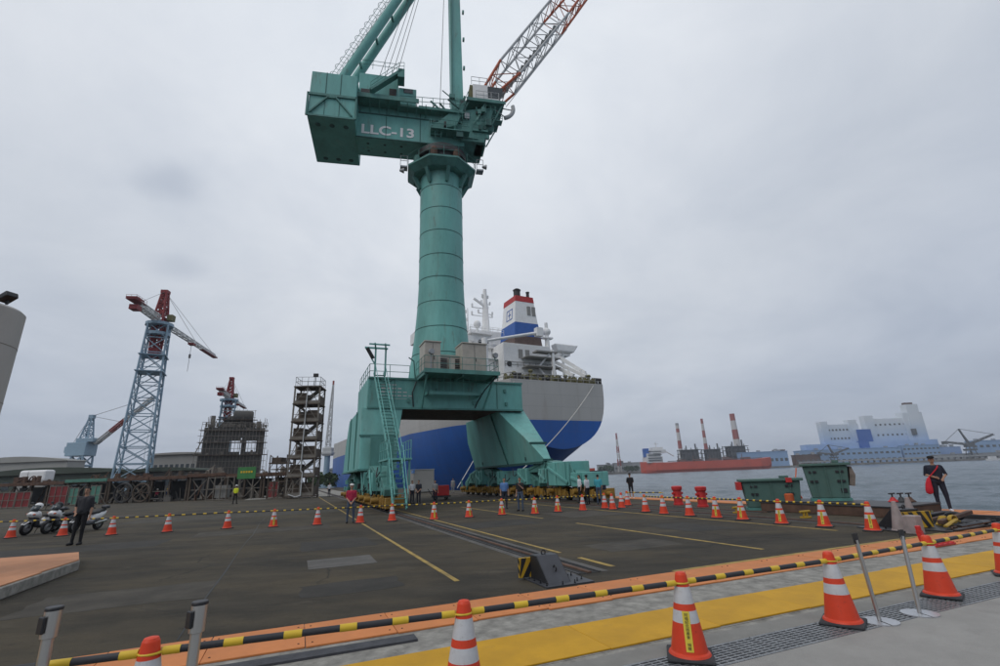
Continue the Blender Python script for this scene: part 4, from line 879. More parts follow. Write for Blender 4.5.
# stern deck: lifeboat ramp, davits, platforms, rails, winches
b = MB()
for x in (1.2, 4.2):
    b.beam((x, 12, 27), (x + 3.6, 1.6, 20.5), .55, .7); b.beam((x + 1.2, 8, 19), (x + .3, 8.5, 25.5), .4); b.beam((x + 3.4, 2.2, 18.7), (x + 3.2, 2.6, 22), .4)
b.beam((4.2, 9, 27.4), (8.8, 3, 21.5), .7, .8); b.beam((8.8, 3, 21.5), (8.6, 2.6, 18.7), .6); b.beam((3.8, 8, 27.4), (.5, 8.6, 28.2), .5)
b.beam((1.4, 3.5, 18.7), (1.4, 3.5, 26.0), .5); b.beam((1.4, 3.5, 26), (-1.2, 5, 22.5), .35); b.beam((-1.2, 5, 22.5), (.8, 3.5, 18.8), .35)
sp_('lifeboat_davit', b, 'white')
b = MB()
for z in (20.6, 22.3, 24.2): b.box(-4.6, 3.2, 3.4, 6.0, z, z + .18)
b.box(-2.5, 2.5, 3.2, 5, 25.3, 25.6); sp_('stern_platform', b, 'building_grey')
b = MB(); b.tube((2.6, 7, 27), (2.6, 7, 33), .55, .35, n=10); b.ell((2.6, 7, 31), (.9, .9, .9)); b.box(1.4, 3.8, 6.4, 7.6, 29.4, 29.7); sp_('stern_mast', b, 'white')
b = MB(); b.hexa([(6.6, 9, 27.6), (11.0, 9, 27.6), (11.0, 11, 27.6), (6.6, 11, 27.6), (6.0, 9, 29.4), (12.4, 9, 29.4), (12.4, 11, 29.4), (6.0, 11, 29.4)]); b.tube((8.5, 10, 18.6), (8.5, 10, 27.7), .3); sp_('lifeboat', b, 'white', bevel=.3)
b = MB(); b.rail([(-13, 7, 18.7), (-11.6, 3, 18.7), (-10.5, .2, 18.7), (10.5, .2, 18.7), (11.7, 3, 18.7), (13.1, 7, 18.7)], 1.2, .06, 1.5); b.rail([(-8.4, 5.9, 22.4), (3, 5.9, 22.4)], 1.1, .05, 1.4); sp_('railing', b, 'building_grey')
rnd = random.Random(12)
for k in range(26):
    x = -9.6 + k * .78 + rnd.uniform(-.2, .2); y = rnd.uniform(1, 3.5); b = MB(); hh = rnd.uniform(.9, 1.9)
    if k % 3 == 0: b.lathe([(.5, -.7), (.8, -.65), (.8, -.5), (.45, -.45), (.45, .45), (.8, .5), (.8, .65), (.5, .7)], 12, (x, y, 19.4), axis='x'); b.box(x - .9, x + .9, y - .3, y + .3, 18.65, 19.3); sp_('winch', b, 'olive', smooth=True)
    elif k % 3 == 1: b.lathe([(.35, 18.65), (.3, 18.7 + hh * .7), (.45, 18.7 + hh * .75), (.4, 18.7 + hh)], 10, (x, y, 0)); b.lathe([(.35, 18.65), (.3, 18.7 + hh * .7), (.45, 18.7 + hh * .75), (.4, 18.7 + hh)], 10, (x + .9, y, 0)); sp_('mooring_bitts', b, 'steel_dark', smooth=True)
    else: b.lathe([(.3, 18.65), (.3, 18.65 + hh), (.55, 18.9 + hh), (.3, 19.2 + hh)], 10, (x, y, 0)); sp_('vent', b, 'olive', smooth=True)
b = MB()
for y in range(40, 190, 26): b.box(-11, 11, y, y + 19, 18.7, 20.6)
sp_('hatch_cover', b, 'hull_grey')
# mooring lines
def rope(p, q, sag, r, label, m='rope', nm='mooring_line', cat='rope'):
    p, q = Vector(p), Vector(q); pts = [p.lerp(q, t / 16) - Vector((0, 0, sag * 4 * (t / 16) * (1 - t / 16))) for t in range(17)]
    return tag(mk(nm, MB().path(pts, r), m), label, cat)
shp = lambda x, y, z: SH.location + Matrix.Rotation(TH + RAD(4.6), 4, 'Z') @ Vector((x, y, z))
rope(shp(8.2, -.1, 18.3), rs(19.2, 47, .4), 1.2, .06, 'long pale mooring line from the grey stern corner down behind the right crane leg')
rope(shp(-9.5, .3, 18.6), rs(19.4, 62, .4), .6, .055, 'short pale mooring line dropping from the stern rail to the crane beam')

# ================================================================ LEFT YARD
def trestle_piece(name, label, px0, px1, Y, z0, z1, m): pass
# tall blue tower crane
def tower_crane(label, base, H0, w0, w1, hs, jib_az, group='blue and red tower cranes', bays=9, JL=34.0, TR=RAD(28)):
    T = thing('tower_crane', label, 'crane', base, TR, group); jib_az -= TR; CL = 13.5
    a, c = w0 / 2, w1 / 2
    sq = lambda r, z: [(-r, -r, z), (r, -r, z), (r, r, z), (-r, r, z)]
    b = MB(); b.lattice(sq(a, 0), sq(c, H0), bays, .26 * hs, .13 * hs); b.lattice((sq(a, 0)[1:] + sq(a, 0)[:1])[::-1], (sq(c, H0)[1:] + sq(c, H0)[:1])[::-1], bays, .1, .12 * hs, chords=False); tw = mk('lattice_tower', b, 'crane_blue', parent=T)
    b = MB()
    for t in (.70, .80): r = a + (c - a) * t + .55 * hs; b.box(-r, r, -r, r, H0 * t, H0 * t + .25 * hs)
    mk('platform', b, 'crane_blue', parent=tw)
    for (z, r) in ((H0 - .4 * hs, c + 1.1 * hs), (H0 - 3.2 * hs, c + .7 * hs)):
        b = MB(); b.lathe([(r, z), (r, z + .8 * hs), (r * .5, z + .8 * hs)], 16); mk('platform', b, 'crane_blue', parent=T)
    cr, sr = math.cos(jib_az), math.sin(jib_az); d = Vector((cr, sr, 0)); e = Vector((-sr, cr, 0)); Z = Vector((0, 0, 1)); top = Vector((0, 0, H0))
    S = lambda x, y, z: top + d * (x * hs) + e * (y * hs) + Z * (z * hs)
    b = MB(); b.lattice([S(-1.5, -1.3, .5), S(1.5, -1.3, .5), S(1.5, 1.3, .5), S(-1.5, 1.3, .5)], [S(-.6, -.6, 9.5), S(.6, -.6, 9.5), S(.6, .6, 9.5), S(-.6, .6, 9.5)], 6, .3 * hs, .22 * hs)
    b.add([S(x, y, z) for z in (9.5, 10.4) for y in (-.9, .9) for x in (-.9, .9)], [(0, 2, 3, 1), (4, 5, 7, 6), (0, 1, 5, 4), (2, 6, 7, 3), (0, 4, 6, 2), (1, 3, 7, 5)]); mk('head_frame', b, 'crane_red', parent=T)
    b = MB(); b.lattice([S(-1.1, -1.1, .2), S(1.1, -1.1, .2), S(1.1, 1.1, .2), S(-1.1, 1.1, .2)], [S(-.9, -.9, -9), S(.9, -.9, -9), S(.9, .9, -9), S(-.9, .9, -9)], 6, .35 * hs, .2 * hs); b.beam(S(0, 0, -7), S(0, 0, -9.5), 2.2 * hs); mk('climbing_mast', b, 'crane_red', parent=T)
    b = MB(); b.lattice([S(2, -.8, .6), S(2, .8, .6), S(2, 0, 2.0)], [S(JL, -.6, .3), S(JL, .6, .3), S(JL, 0, 1.2)], 20, .17 * hs, .1 * hs); b.beam(S(2, -.8, .5), S(JL, -.6, .3), .3 * hs, mi=0); mk('jib', b, 'boom_white', parent=T)
    b = MB(); b.beam(S(JL * .72, 0, .25), S(JL + .4, 0, .1), 1.5 * hs, .35 * hs); b.beam(S(JL * .5, 0, 0), S(JL * .55, 0, 0), 1.6 * hs, .6 * hs); mk('jib_tip', b, 'crane_red', parent=T)
    b = MB(); b.lattice([S(-2, -.9, .8), S(-2, .9, .8), S(-2, .9, 2.2), S(-2, -.9, 2.2)], [S(-12, -.9, 1.4), S(-12, .9, 1.4), S(-12, .9, 2.6), S(-12, -.9, 2.6)], 9, .15 * hs, .1 * hs); mk('counter_jib', b, 'boom_white', parent=T)
    b = MB(); b.beam(S(-11.2, 0, .7), S(-13.4, 0, .7), 1.9 * hs, 1.3 * hs); b.beam(S(-10.5, 0, 2.9), S(-12.6, 0, 2.9), 1.5 * hs, .9 * hs); b.beam(S(-12.9, 0, 2.8), S(-14.6, 0, 2.8), 2.6 * hs, .5 * hs); b.beam(S(-10, 0, 2.3), S(-14.8, 0, 2.3), 2.4 * hs, .15 * hs); b.rail([S(-10, -1.2, 2.3), S(-14.8, -1.2, 2.3), S(-14.8, 1.2, 2.3)], 1.1 * hs, .04, 1.2); mk('counterweight', b, 'crane_red', parent=T, bevel=.1)
    b = MB(); b.beam(S(-.4, -2.4, 2.2), S(1.4, -2.4, 2.2), 1.4 * hs, 1.7 * hs); mk('cab', b, 'olive', parent=T)
    b = MB(); b.tube(S(.5, 0, 9.8), S(JL * .6, 0, 1.3), .06 * hs, n=4); b.tube(S(.5, 0, 9.8), S(JL * .93, 0, 1.2), .06 * hs, n=4); b.tube(S(-.5, 0, 9.8), S(-9.6, 0, 3.6), .05 * hs, n=4); b.tube(S(JL * .52, 0, 0), S(JL * .52, 0, -9), .06 * hs, n=4); b.tube(S(JL * .52, 0, -3.4), S(JL * .52, 0, -4.6), .35 * hs, n=6); mk('rigging', b, 'cable', parent=T)
    return T
p = at(130, 480, 110); p.z = 0
tower_crane('tall pale blue lattice tower crane with dark red head and jib, left background', (p.x + .3, 110, 0), 40.6, 6.3, 4.0, .88, RAD(100), bays=11, JL=38)
p = at(222, 478, 150)
tower_crane('smaller blue and red tower crane rising behind the grey ship block', (at(220, 470, 137.5).x, 137.5, 0), 26.0, 3.8, 3.4, .66, RAD(104), bays=8, JL=26)
# far blue luffing crane
p = at(81, 462, 200); T = thing('luffing_crane', 'distant pale blue luffing crane with red and white boom behind the green sheds', 'crane', (p.x, 200, 0), 0)
b = MB(); b.lattice([(-3, -3, 0), (3, -3, 0), (3, 3, 0), (-3, 3, 0)], [(-2.4, -2.4, 10), (2.4, -2.4, 10), (2.4, 2.4, 10), (-2.4, 2.4, 10)], 4, .4, .25); mk('tower', b, 'crane_blue', parent=T)
b = MB(); b.box(-5, 3.2, -3, 3, 10, 15.5); b.box(-2, 5.2, -2.5, 2.5, 15.5, 17.2); b.box(-6.5, -4, -2, 2, 11.5, 14); mk('machinery_house', b, 'crane_blue', parent=T, bevel=.2)
b = MB(); b.lattice([(-1.5, -1.5, 17), (1.8, -1.5, 17), (1.8, 1.5, 17), (-1.5, 1.5, 17)], [(0, -.5, 26), (1, -.5, 26), (1, .5, 26), (0, .5, 26)], 4, .3, .18); b.box(-.3, 1.6, -.8, .8, 25.5, 27); mk('head_frame', b, 'crane_blue', parent=T)
b = MB(); A0 = Vector((4.6, 0, 15)); A1 = Vector((26, 0, 34)); nrm = Vector((-.66, 0, .75)); prev = None
for k in range(4):
    a, c = A0.lerp(A1, k / 4), A0.lerp(A1, (k + 1) / 4); w_ = .42
    b.lattice([a + nrm * w_ + Vector((0, -.9, 0)), a + nrm * w_ + Vector((0, .9, 0)), a - nrm * w_ + Vector((0, .9, 0)), a - nrm * w_ + Vector((0, -.9, 0))], [c + nrm * w_ + Vector((0, -.9, 0)), c + nrm * w_ + Vector((0, .9, 0)), c - nrm * w_ + Vector((0, .9, 0)), c - nrm * w_ + Vector((0, -.9, 0))], 4, .24, .16, mi=1 if k == 1 else 0)
mk('boom', b, ['boom_white', 'chim_red'], parent=T)
b = MB(); b.tube((.5, 0, 26.5), (26, 0, 34), .1, n=4); b.tube((.5, 0, 26.5), (14, 0, 23.5), .08, n=4); b.tube((0, 0, 26.5), (-5, 0, 15.5), .1, n=4); b.tube((26, 0, 34), (26, 0, 4), .07, n=4); mk('rigging', b, 'cable', parent=T)
for c_ in T.children:
    if c_.name.startswith('tower'): c_.scale.z = 1.62
    else: c_.location.z = 6
# slim pale crane beside the scaffold tower
p = at(326.5, 470, 170); T = thing('slim_crane', 'slim pale blue pillar crane with raised red and white boom, right of the scaffold tower', 'crane', (p.x, 170, 0), 0); T.scale = (.5, .5, .5)
b = MB(); b.lathe([(3.4, 0), (3.4, 3), (2.4, 3.4), (2.0, 10), (1.9, 22)], 16); b.box(-7, 7, -3, 3, 0, 4.5); mk('pillar', b, 'crane_blue', parent=T, smooth=True)
b = MB(); b.box(-3, 3.4, -2.5, 2.5, 21.5, 27); b.box(-4.4, 3.8, -3, 3, 22.5, 24); mk('machinery_house', b, 'boom_white', parent=T, bevel=.2)
b = MB()
for k, (z0, z1, x0, x1, r0, r1) in enumerate(((27, 38, 0, .1, 1.5, 1.2), (38, 56, .1, .4, 1.2, .8), (56, 73, .4, .8, .8, .3))):
    b.lattice([(x0 - r0, -r0, z0), (x0 + r0, -r0, z0), (x0 + r0, r0, z0), (x0 - r0, r0, z0)], [(x1 - r1, -r1, z1), (x1 + r1, -r1, z1), (x1 + r1, r1, z1), (x1 - r1, r1, z1)], 5 + k, .28, .17, mi=0)
b.box(.3, 1.3, -.6, .6, 72, 75, 1); mk('boom', b, ['boom_white', 'chim_red'], parent=T)

# grey ship block in scaffolding
p = at(228, 478, 130); BX = p.x
T = thing('ship_block', 'hulking grey steel ship section wrapped in scaffolding with two square openings', 'ship section', (BX - .5, 132, 0), RAD(26)); T.scale = (.84, .7, 1.0)
b = MB(); b.box(-9.6, 8.4, -2, 7, 0, 9.8)                                # lower tier
b.box(-9.0, -1.6, -1.2, 3, 9.8, 14.6); b.box(6.4, 8.6, -1.2, 3, 9.8, 17.2); b.box(2.0, 3.2, -1.2, 1, 9.8, 14.6)
b.box(-9.0, 8.6, -1.2, 3, 14.6, 17.2)
b.hexa([(-5.5, 0, 17.2), (5.4, 0, 17.2), (5.4, 3, 17.2), (-5.5, 3, 17.2), (-2.6, 0, 20.5), (4.2, 0, 20.5), (4.2, 3, 20.5), (-2.6, 3, 20.5)])
b.lathe([(1.0, -3.0), (1.4, -2.6), (1.4, 2.6), (1.0, 3.0)], 18, (1.6, .5, 20.6), axis='x'); b.box(-1, 3, -.5, 2, 20.5, 21.6)
mk('hull_section', b, 'primer_grey', parent=T, bevel=.15)
b = MB(); b.box(-11, 10, -3.2, -2.2, 9.7, 9.9); b.box(-10, 9.6, -2.4, -1.4, 13.0, 13.15); b.box(-10, 9.6, -2.4, -1.4, 16.2, 16.35); b.box(-6, 6, -1.4, 0, 19.3, 19.45)
mk('scaffold_deck', b, 'scaffold_brown', parent=T)
b = MB(); rnd = random.Random(4)
for k in range(22):
    x = -10.6 + k * .98; zt = 17.6 if -9.8 < x < 9.4 else 10.6; b.tube((x, -2.6, 0), (x, -2.6, zt + rnd.uniform(-.6, 1.2)), .07, n=4)
for z in np.arange(1.6, 18, 1.65): b.tube((-10.4, -2.65, z), (9.6, -2.65, z), .06, n=4)
for k in range(9): b.tube((-5.4 + k * 1.3, -.6, 17), (-4.6 + k * 1.2, -.6, 21.8 + rnd.uniform(-.5, 1.4)), .06, n=4)
for z in (18.5, 20.1, 22): b.tube((-5.2, -.65, z), (5.4, -.65, z), .05, n=4)
b.rail([(-9.6, -2.4, 17.3), (9.3, -2.4, 17.3)], 1.2, .06, 1.8); b.tube((-10.7, -2.2, 9.8), (-6.6, -2.2, 19.6), .15, n=5); b.box(-7.6, -6.4, -1, 1, 17.2, 20.4); b.box(5.8, 7.2, -1, 1, 17.2, 19)
for k in range(46):
    x = rnd.uniform(-9.5, 9); z = rnd.choice([9.9, 13.1, 16.4, 17.3, 17.3, 17.3]); y = rnd.uniform(-2.3, -.9); hh = rnd.uniform(.3, 1.3); b.box(x, x + rnd.uniform(.2, 1.0), y, y + .4, z, z + hh)
for k in range(14):
    x = rnd.uniform(-9.5, 9); b.tube((x, -1, 17), (x + rnd.uniform(-.4, .4), -1, 18 + rnd.uniform(.3, 2.4)), .08, n=4)
mk('scaffold_tube', b, 'scaffold', parent=T)
for x in (-1.35, 3.45):
    b = MB()
    for (x0, x1, z0, z1) in ((x - .2, x + 3.1, 9.75, 10.7), (x - .2, x + 3.1, 13.6, 14.7), (x - .25, x, 10.7, 13.6), (x + 2.9, x + 3.1, 10.7, 13.6)): b.box(x0, x1, -1.4, -1.15, z0, z1)
    mk('opening_frame', b, 'primer_grey', parent=T)

# scaffold access tower
p = at(303, 492, 62); T = thing('scaffold_tower', 'tall narrow grey steel scaffold stair tower with railed top platform', 'scaffold', (p.x - .1, 62, 0), RAD(8))
W2 = 1.55; Hs = 13.9; b = MB()
for x in (-W2, W2):
    for y in (-1.4, 1.4): b.box(x - .09, x + .09, y - .09, y + .09, 0, Hs)
b.box(-.06, .06, -1.46, -1.34, 0, Hs); mk('post', b, 'scaffold', parent=T)
nfl = 6
for k in range(nfl + 1):
    z = .15 + k * (Hs - .3) / nfl; b = MB(); b.box(-W2 - .15, W2 + .15, -1.55, 1.55, z, z + .14); mk('floor_deck', b, 'scaffold_brown', parent=T)
for k in range(nfl):
    z = .15 + k * (Hs - .3) / nfl; dz = (Hs - .3) / nfl; b = MB(); s = 1 if k % 2 else -1
    for y in (-.2, .7): b.beam((-s * 1.3, y, z + .1), (s * 1.3, y, z + dz), .08, .25)
    for j in range(9): t = (j + .5) / 9; b.box(-s * 1.3 + s * 2.6 * t - .12, -s * 1.3 + s * 2.6 * t + .12, -.2, .7, z + .1 + dz * t - .02, z + .1 + dz * t + .02)
    mk('stair_flight', b, 'scaffold', parent=T)
    b = MB(); b.box(-W2 + .1, W2 - .1, -1.5, -1.46, z + .1, z + .45); b.beam((-W2, -1.42, z + .1), (0, -1.42, z + dz), .07); b.beam((W2, -1.42, z + .1), (0, -1.42, z + dz), .07); b.beam((-W2, 1.42, z + .1), (W2, 1.42, z + dz), .07)
    for x in (-W2, W2): b.beam((x, -1.4, z), (x, 1.4, z + dz), .06)
    for zz in (.5, 1.0): b.tube((-W2, -1.45, z + zz), (W2, -1.45, z + zz), .03, n=4); b.tube((-W2, 1.45, z + zz), (W2, 1.45, z + zz), .03, n=4)
    pm = MB(); pm.box(-W2 + .1, -.3 if k % 2 else .9, 1.3, 1.36, z + .2, z + dz * .75); pm.box(W2 - .05, W2, -1.2, 1.2, z + .2, z + dz * .55); pm.box(-W2 + .1 if k % 2 else .1, -.1 if k % 2 else W2 - .1, -1.0, -.96, z + .3, z + dz * .7); mk('mesh_panel', pm, 'scaffold_brown', parent=T)
    mk('cross_brace', b, 'scaffold', parent=T)
b = MB(); b.rail([(-W2, -1.4, Hs), (W2, -1.4, Hs), (W2, 1.4, Hs), (-W2, 1.4, Hs), (-W2, -1.4, Hs)], 1.2, .035, .8); mk('railing', b, 'boom_white', parent=T)
b = MB(); b.tube((.9, -1.3, Hs), (.9, -1.3, Hs + 1.3), .04); b.box(.6, 1.2, -1.5, -1.2, Hs + 1.2, Hs + 1.65); mk('floodlight', b, 'steel_dark', parent=T)
b = MB(); b.path([(.2, -1.6, .3), (.25, -1.6, 3), (.0, -1.6, 3.3), (.05, -1.6, Hs - .5)], .07); b.path([(.2, -1.6, .3), (-.4, -1.7, .2), (-1.2, -1.7, .5)], .07); mk('downpipe', b, 'boom_white', parent=T)
p = at(278, 488, 64); T = thing('scaffold_bay', 'low brown scaffold frame joined to the left of the stair tower', 'scaffold', (p.x + .2, 64, 0), 0)
b = MB(); b.lattice([(-1.1, -1, 0), (1.1, -1, 0), (1.1, 1, 0), (-1.1, 1, 0)], [(-1.1, -1, 5.4), (1.1, -1, 5.4), (1.1, 1, 5.4), (-1.1, 1, 5.4)], 3, .07, .05); mk('frame', b, 'scaffold_brown', parent=T)
b = MB(); b.box(-1.2, 1.2, -1.1, 1.1, 4.3, 4.45); b.box(-1.2, 1.2, -1.1, 1.1, 2.0, 2.15); b.box(-1.0, .2, -.8, .8, 4.45, 5.1); mk('deck', b, 'scaffold_brown', parent=T)

# row of steel trestle jigs along the back of the yard
rnd = random.Random(21)
row = [(-4, 66), (66, 108), (108, 150), (150, 188), (188, 226), (226, 262), (262, 292)]
desc = ['long rust-topped steel jig behind the red barriers at far left', 'steel jig with a green canopy edge behind the motorcycles', 'dark steel jig holding big curved frames under the tall tower crane', 'dark steel jig with workers standing in its shade', 'steel jig with crossed braces beneath the grey ship block', 'steel jig beside the green sign board', 'short steel jig next to the scaffold frame']
for i, (a, c) in enumerate(row):
    Y = 72 - i * .6; A, C_ = at(a, 490, Y), at(c, 490, Y); w_ = C_.x - A.x
    T = thing('steel_jig', desc[i], 'steel frame', (A.x, Y, 0), 0, 'steel jigs along the yard'); zt = rnd.uniform(2.9, 3.3)
    b = MB(); b.box(.05, w_ - .05, -.4, 7, zt, zt + .22); b.box(.05, w_ - .05, -.55, -.35, zt - .1, zt + .34); mk('deck', b, 'rust' if i != 1 else 'green_panel', parent=T, bevel=.03)
    n = max(2, int(w_ / 2.2)); b = MB()
    for k in range(n + 1):
        x = .2 + (w_ - .4) * k / n
        for y in (0, 5): b.box(x - .12, x + .12, y - .12, y + .12, 0, zt - .1)
    mk('leg', b, 'scaffold_brown', parent=T)
    b = MB()
    for k in range(n):
        x0, x1 = .2 + (w_ - .4) * k / n, .2 + (w_ - .4) * (k + 1) / n
        if rnd.random() < .7: b.beam((x0, 0, .1), (x1, 0, zt - .2), .12); b.beam((x1, .1, .1), (x0, .1, zt - .2), .12)
        if rnd.random() < .6: b.beam((x0, .05, 1.4), (x1, .05, 1.4), .1)
    mk('brace', b, 'scaffold', parent=T)
    b = MB()
    for k in range(int(w_ * 1.4)):
        x, y = rnd.uniform(.4, w_ - .8), rnd.uniform(0, 3); hh = rnd.uniform(.2, 1.1)
        if rnd.random() < .5: b.box(x, x + rnd.uniform(.2, .9), y, y + .5, zt + .22, zt + .22 + hh)
        elif rnd.random() < .5: b.beam((x, y, zt + .3), (x + rnd.uniform(-.5, 1.5), y, zt + .3 + hh * 1.3), .14)
        else: b.torus((x, y, zt + .3 + hh * .5), hh * .55, .09, 12, 5, axis='y')
    struct(mk('loose_fittings', b, rnd.choice(['rust', 'scaffold_brown', 'scaffold']), parent=T), 'stuff')
    b = MB()
    for k in range(int(w_ * 2.2)):
        x, y = rnd.uniform(.2, w_ - .9), rnd.uniform(-1.2, 2.5); hh = rnd.uniform(.2, 1.6); q_ = rnd.random()
        if q_ < .4: b.box(x, x + rnd.uniform(.15, .9), y, y + .4, 0, hh)
        elif q_ < .75: b.beam((x, y, 0), (x + rnd.uniform(-1, 1.2), y, hh * 1.6), rnd.uniform(.05, .14))
        else: b.tube((x, y, hh * .3 + .1), (x + rnd.uniform(.6, 1.8), y, hh * .3 + .1), .09, n=6)
    struct(mk('ground_scrap', b, rnd.choice(['rust', 'scaffold', 'primer_grey', 'scaffold_brown']), parent=T), 'stuff')
    b = MB(); b.box(.3, w_ - .3, 3.2, 3.4, .2, zt - .3); mk('shade_backing', b, 'black_paint', parent=T)  # black sheet added behind the legs to paint in the dark of the jig
for (px, nm, lab, R_) in ((122, 'steel_ring', 'large dark steel ring standing under the jig below the tower crane', 1.25), (140, 'steel_ring', 'second dark steel ring with brown hub standing right of the first ring', 1.2), (279, 'steel_ring', 'dark steel ring leaning near the scaffold frame', 1.15)):
    p = at(px, 500, 69.5); b = MB(); b.torus((0, 0, R_ + .12), R_, .14, 26, 6, axis='y')
    for k in range(4): a = RAD(45 * k); b.beam((-R_ * math.cos(a), 0, R_ + .12 - R_ * math.sin(a)), (R_ * math.cos(a), 0, R_ + .12 + R_ * math.sin(a)), .09)
    tag(mk(nm, b, 'scaffold_brown' if px != 122 else 'steel_dark', loc=(p.x, 69.5, 0)), lab, 'steel ring', 'steel rings in the yard')
for (a, c, z1, m, nm, lab, Y) in ((-3, 15, 2.0, 'faded_red', 'site_barrier', 'bright red solid barrier panel at the far left edge', 66), (16, 30, 2.0, 'faded_red', 'site_barrier', 'faded red barrier panel next to the bright red one', 66), (48, 66, 2.6, 'faded_red', 'mesh_crate', 'red slatted crate behind the motorcycles', 68.5), (68, 77, 2.3, 'green_panel', 'door_sheet', 'green steel sheet leaning right of the red crate', 68.5), (89, 99, 2.5, 'green_panel', 'door_sheet', 'pale green steel sheet right of the standing man', 68.5), (206, 232, 2.9, 'scaffold', 'cage_frame', 'light grey pipe cage frame left of the green sign', 66), (267, 277, 2.1, 'faded_red', 'site_barrier', 'red and white scrap panel under the jig right of the sign', 66)):
    A, C_ = at(a, 500, Y), at(c, 500, Y); w_ = C_.x - A.x; T = thing(nm, lab, nm.split('_')[-1], (A.x, Y, 0), 0)
    b = MB()
    if nm != 'cage_frame': b.box(0, w_, -.04, .04, .08, z1)
    if nm == 'cage_frame': b.box(w_ * .25, w_ * .7, .3, 1.2, .3, 1.9)
    mk('panel', b, m if nm != 'cage_frame' else 'building_grey', parent=T)
    b = MB(); k_ = max(2, int(w_ / .8))
    for k in range(k_ + 1): b.box(w_ * k / k_ - .04, w_ * k / k_ + .04, -.1, .1, 0, z1 + .1)
    for z in (.1, z1 * .5, z1): b.box(-.04, w_ + .04, -.09, .09, z - .04, z + .04)
    mk('frame', b, 'scaffold', parent=T)
p = at(246, 479, 65); T = thing('sign_board', 'green notice board on posts above the steel jigs', 'sign', (p.x, 65, 0), 0)
b = MB(); b.box(-1.2, 1.2, -.05, .05, 2.6, 4.1); mk('board', b, 'green_sign', parent=T); b = MB()
for x in (-.9, .9): b.box(x - .05, x + .05, .05, .15, 0, 4.2)
mk('post', b, 'scaffold', parent=T)
b = MB()
for j in range(5): b.box(-.8 + j * .34, -.56 + j * .34, -.06, -.05, 3.35, 3.6)
mk('lettering', b, 'helmet_yellow', parent=T)
# white tanks above the row
for k, px in enumerate((116, 121, 125.5)):
    pass
p = at(118, 470, 95)
for k, dx_ in enumerate((-15.2, -12.6, -10.0)):
    pass
tags = ['left', 'middle', 'right']
pw = [at(92 + 0 * k, 0, 1) for k in range(3)]
for k, px in enumerate((31, 38, 46)):
    p = at(px, 470, 88); T = thing('water_tank', f'white plastic water tank on the dark deck, {tags[k]} one of three', 'tank', (p.x, 88, 3.6), 0, 'white tanks')
    b = MB(); b.box(-1.05, 1.05, -1, 1, .2, 2.2); mk('tank_body', b, 'white_clean', parent=T, bevel=.35)
    b = MB(); b.box(-1.1, 1.1, -1.05, 1.05, -3.6, .19); mk('support', b, 'building_grey', parent=T)
# buildings at the back
def shed(label, a, c, Y, ztop, roof, m, mr, depth=8, nm='warehouse', ribs=8):
    A, C_ = at(a, 470, Y), at(c, 470, Y); w_ = C_.x - A.x; T = thing(nm, label, 'building', (A.x, Y, 0), 0)
    b = MB(); b.box(0, w_, 0, depth, 0, ztop); mk('wall', b, m, parent=T)
    b = MB(); pts = [(-.5, ztop)] + [(w_ * k / 10, ztop + roof * math.sin(math.pi * k / 10) + .4) for k in range(11)] + [(w_ + .5, ztop)]; b.prism(pts, -.8, depth + .5, 'y'); mk('roof', b, mr, parent=T)
    for k in range(ribs): b = MB(); x = w_ * (k + .5) / ribs; b.box(x - w_ / ribs * .3, x + w_ / ribs * .3, -.06, .0, ztop * .45, ztop * .75); mk('window', b, 'glass', parent=T)
    return T
shed('pale grey warehouse with low curved roof at far left', -40, 66, 190, 13.8, 1.8, 'shed_wall', 'shed_wall')
shed('long dark green roofed shed behind the steel jigs', -30, 128, 120, 6.2, 1.2, 'green_roof', 'green_roof', ribs=14)
shed('flat grey office building behind the tall tower crane', 147, 200, 160, 12.5, .3, 'building_grey', 'building_grey', ribs=10, nm='office_building')
shed('low dark shed beneath the flat grey office building', 128, 196, 112, 5.6, .5, 'primer_grey', 'green_roof', ribs=6)
T = shed('pale distant building between scaffold tower and crane', 326, 352, 330, 10, 1.0, 'far_grey', 'far_grey', ribs=5, nm='office_building')
# concrete silo pillars at the left edge
p = at(8, 360, 9.5); T = thing('concrete_pillar', 'tall round pale concrete pillar at the left edge with a lower shoulder', 'pillar', (-11.6, 9.5, 0), 0)
b = MB(); b.lathe([(.95, 0), (.95, 5.6), (.9, 5.65)], 40); mk('shaft', b, 'concrete_pillar', parent=T, smooth=True)
b = MB(); b.lathe([(.6, 0), (.6, 4.3), (.56, 4.33)], 32, (-1.0, -.6, 0)); mk('shoulder', b, 'concrete_pillar', parent=T, smooth=True)
b = MB()
for z in (1.2, 2.4, 3.6, 4.8): b.lathe([(.952, z), (.956, z + .01), (.952, z + .02)], 40)
mk('joint', b, 'concrete', parent=T)
b = MB(); b.torus((.25, -.1, 5.68), .28, .04, 16, 6, axis='z'); b.torus((.25, -.1, 5.76), .3, .03, 16, 6, axis='z'); mk('cable_reel', b, 'steel_dark', parent=T)
b = MB(); fl = at(8, 299, 9.1) - Vector((-11.6, 9.5, 0)); b.tube((fl.x, fl.y, 5.5), (fl.x, fl.y, fl.z), .03); b.beam((fl.x - .12, fl.y, fl.z - .03), (fl.x + .13, fl.y - .05, fl.z + .08), .22, .12); mk('floodlight', b, 'black_paint', parent=T, bevel=.02)

# ================================================================ FAR SHORE
D = 830.0
def fx(px, Y=D, py=465): return at(px, py, Y).x
def fz(px, py, Y=D): return at(px, py, Y).z
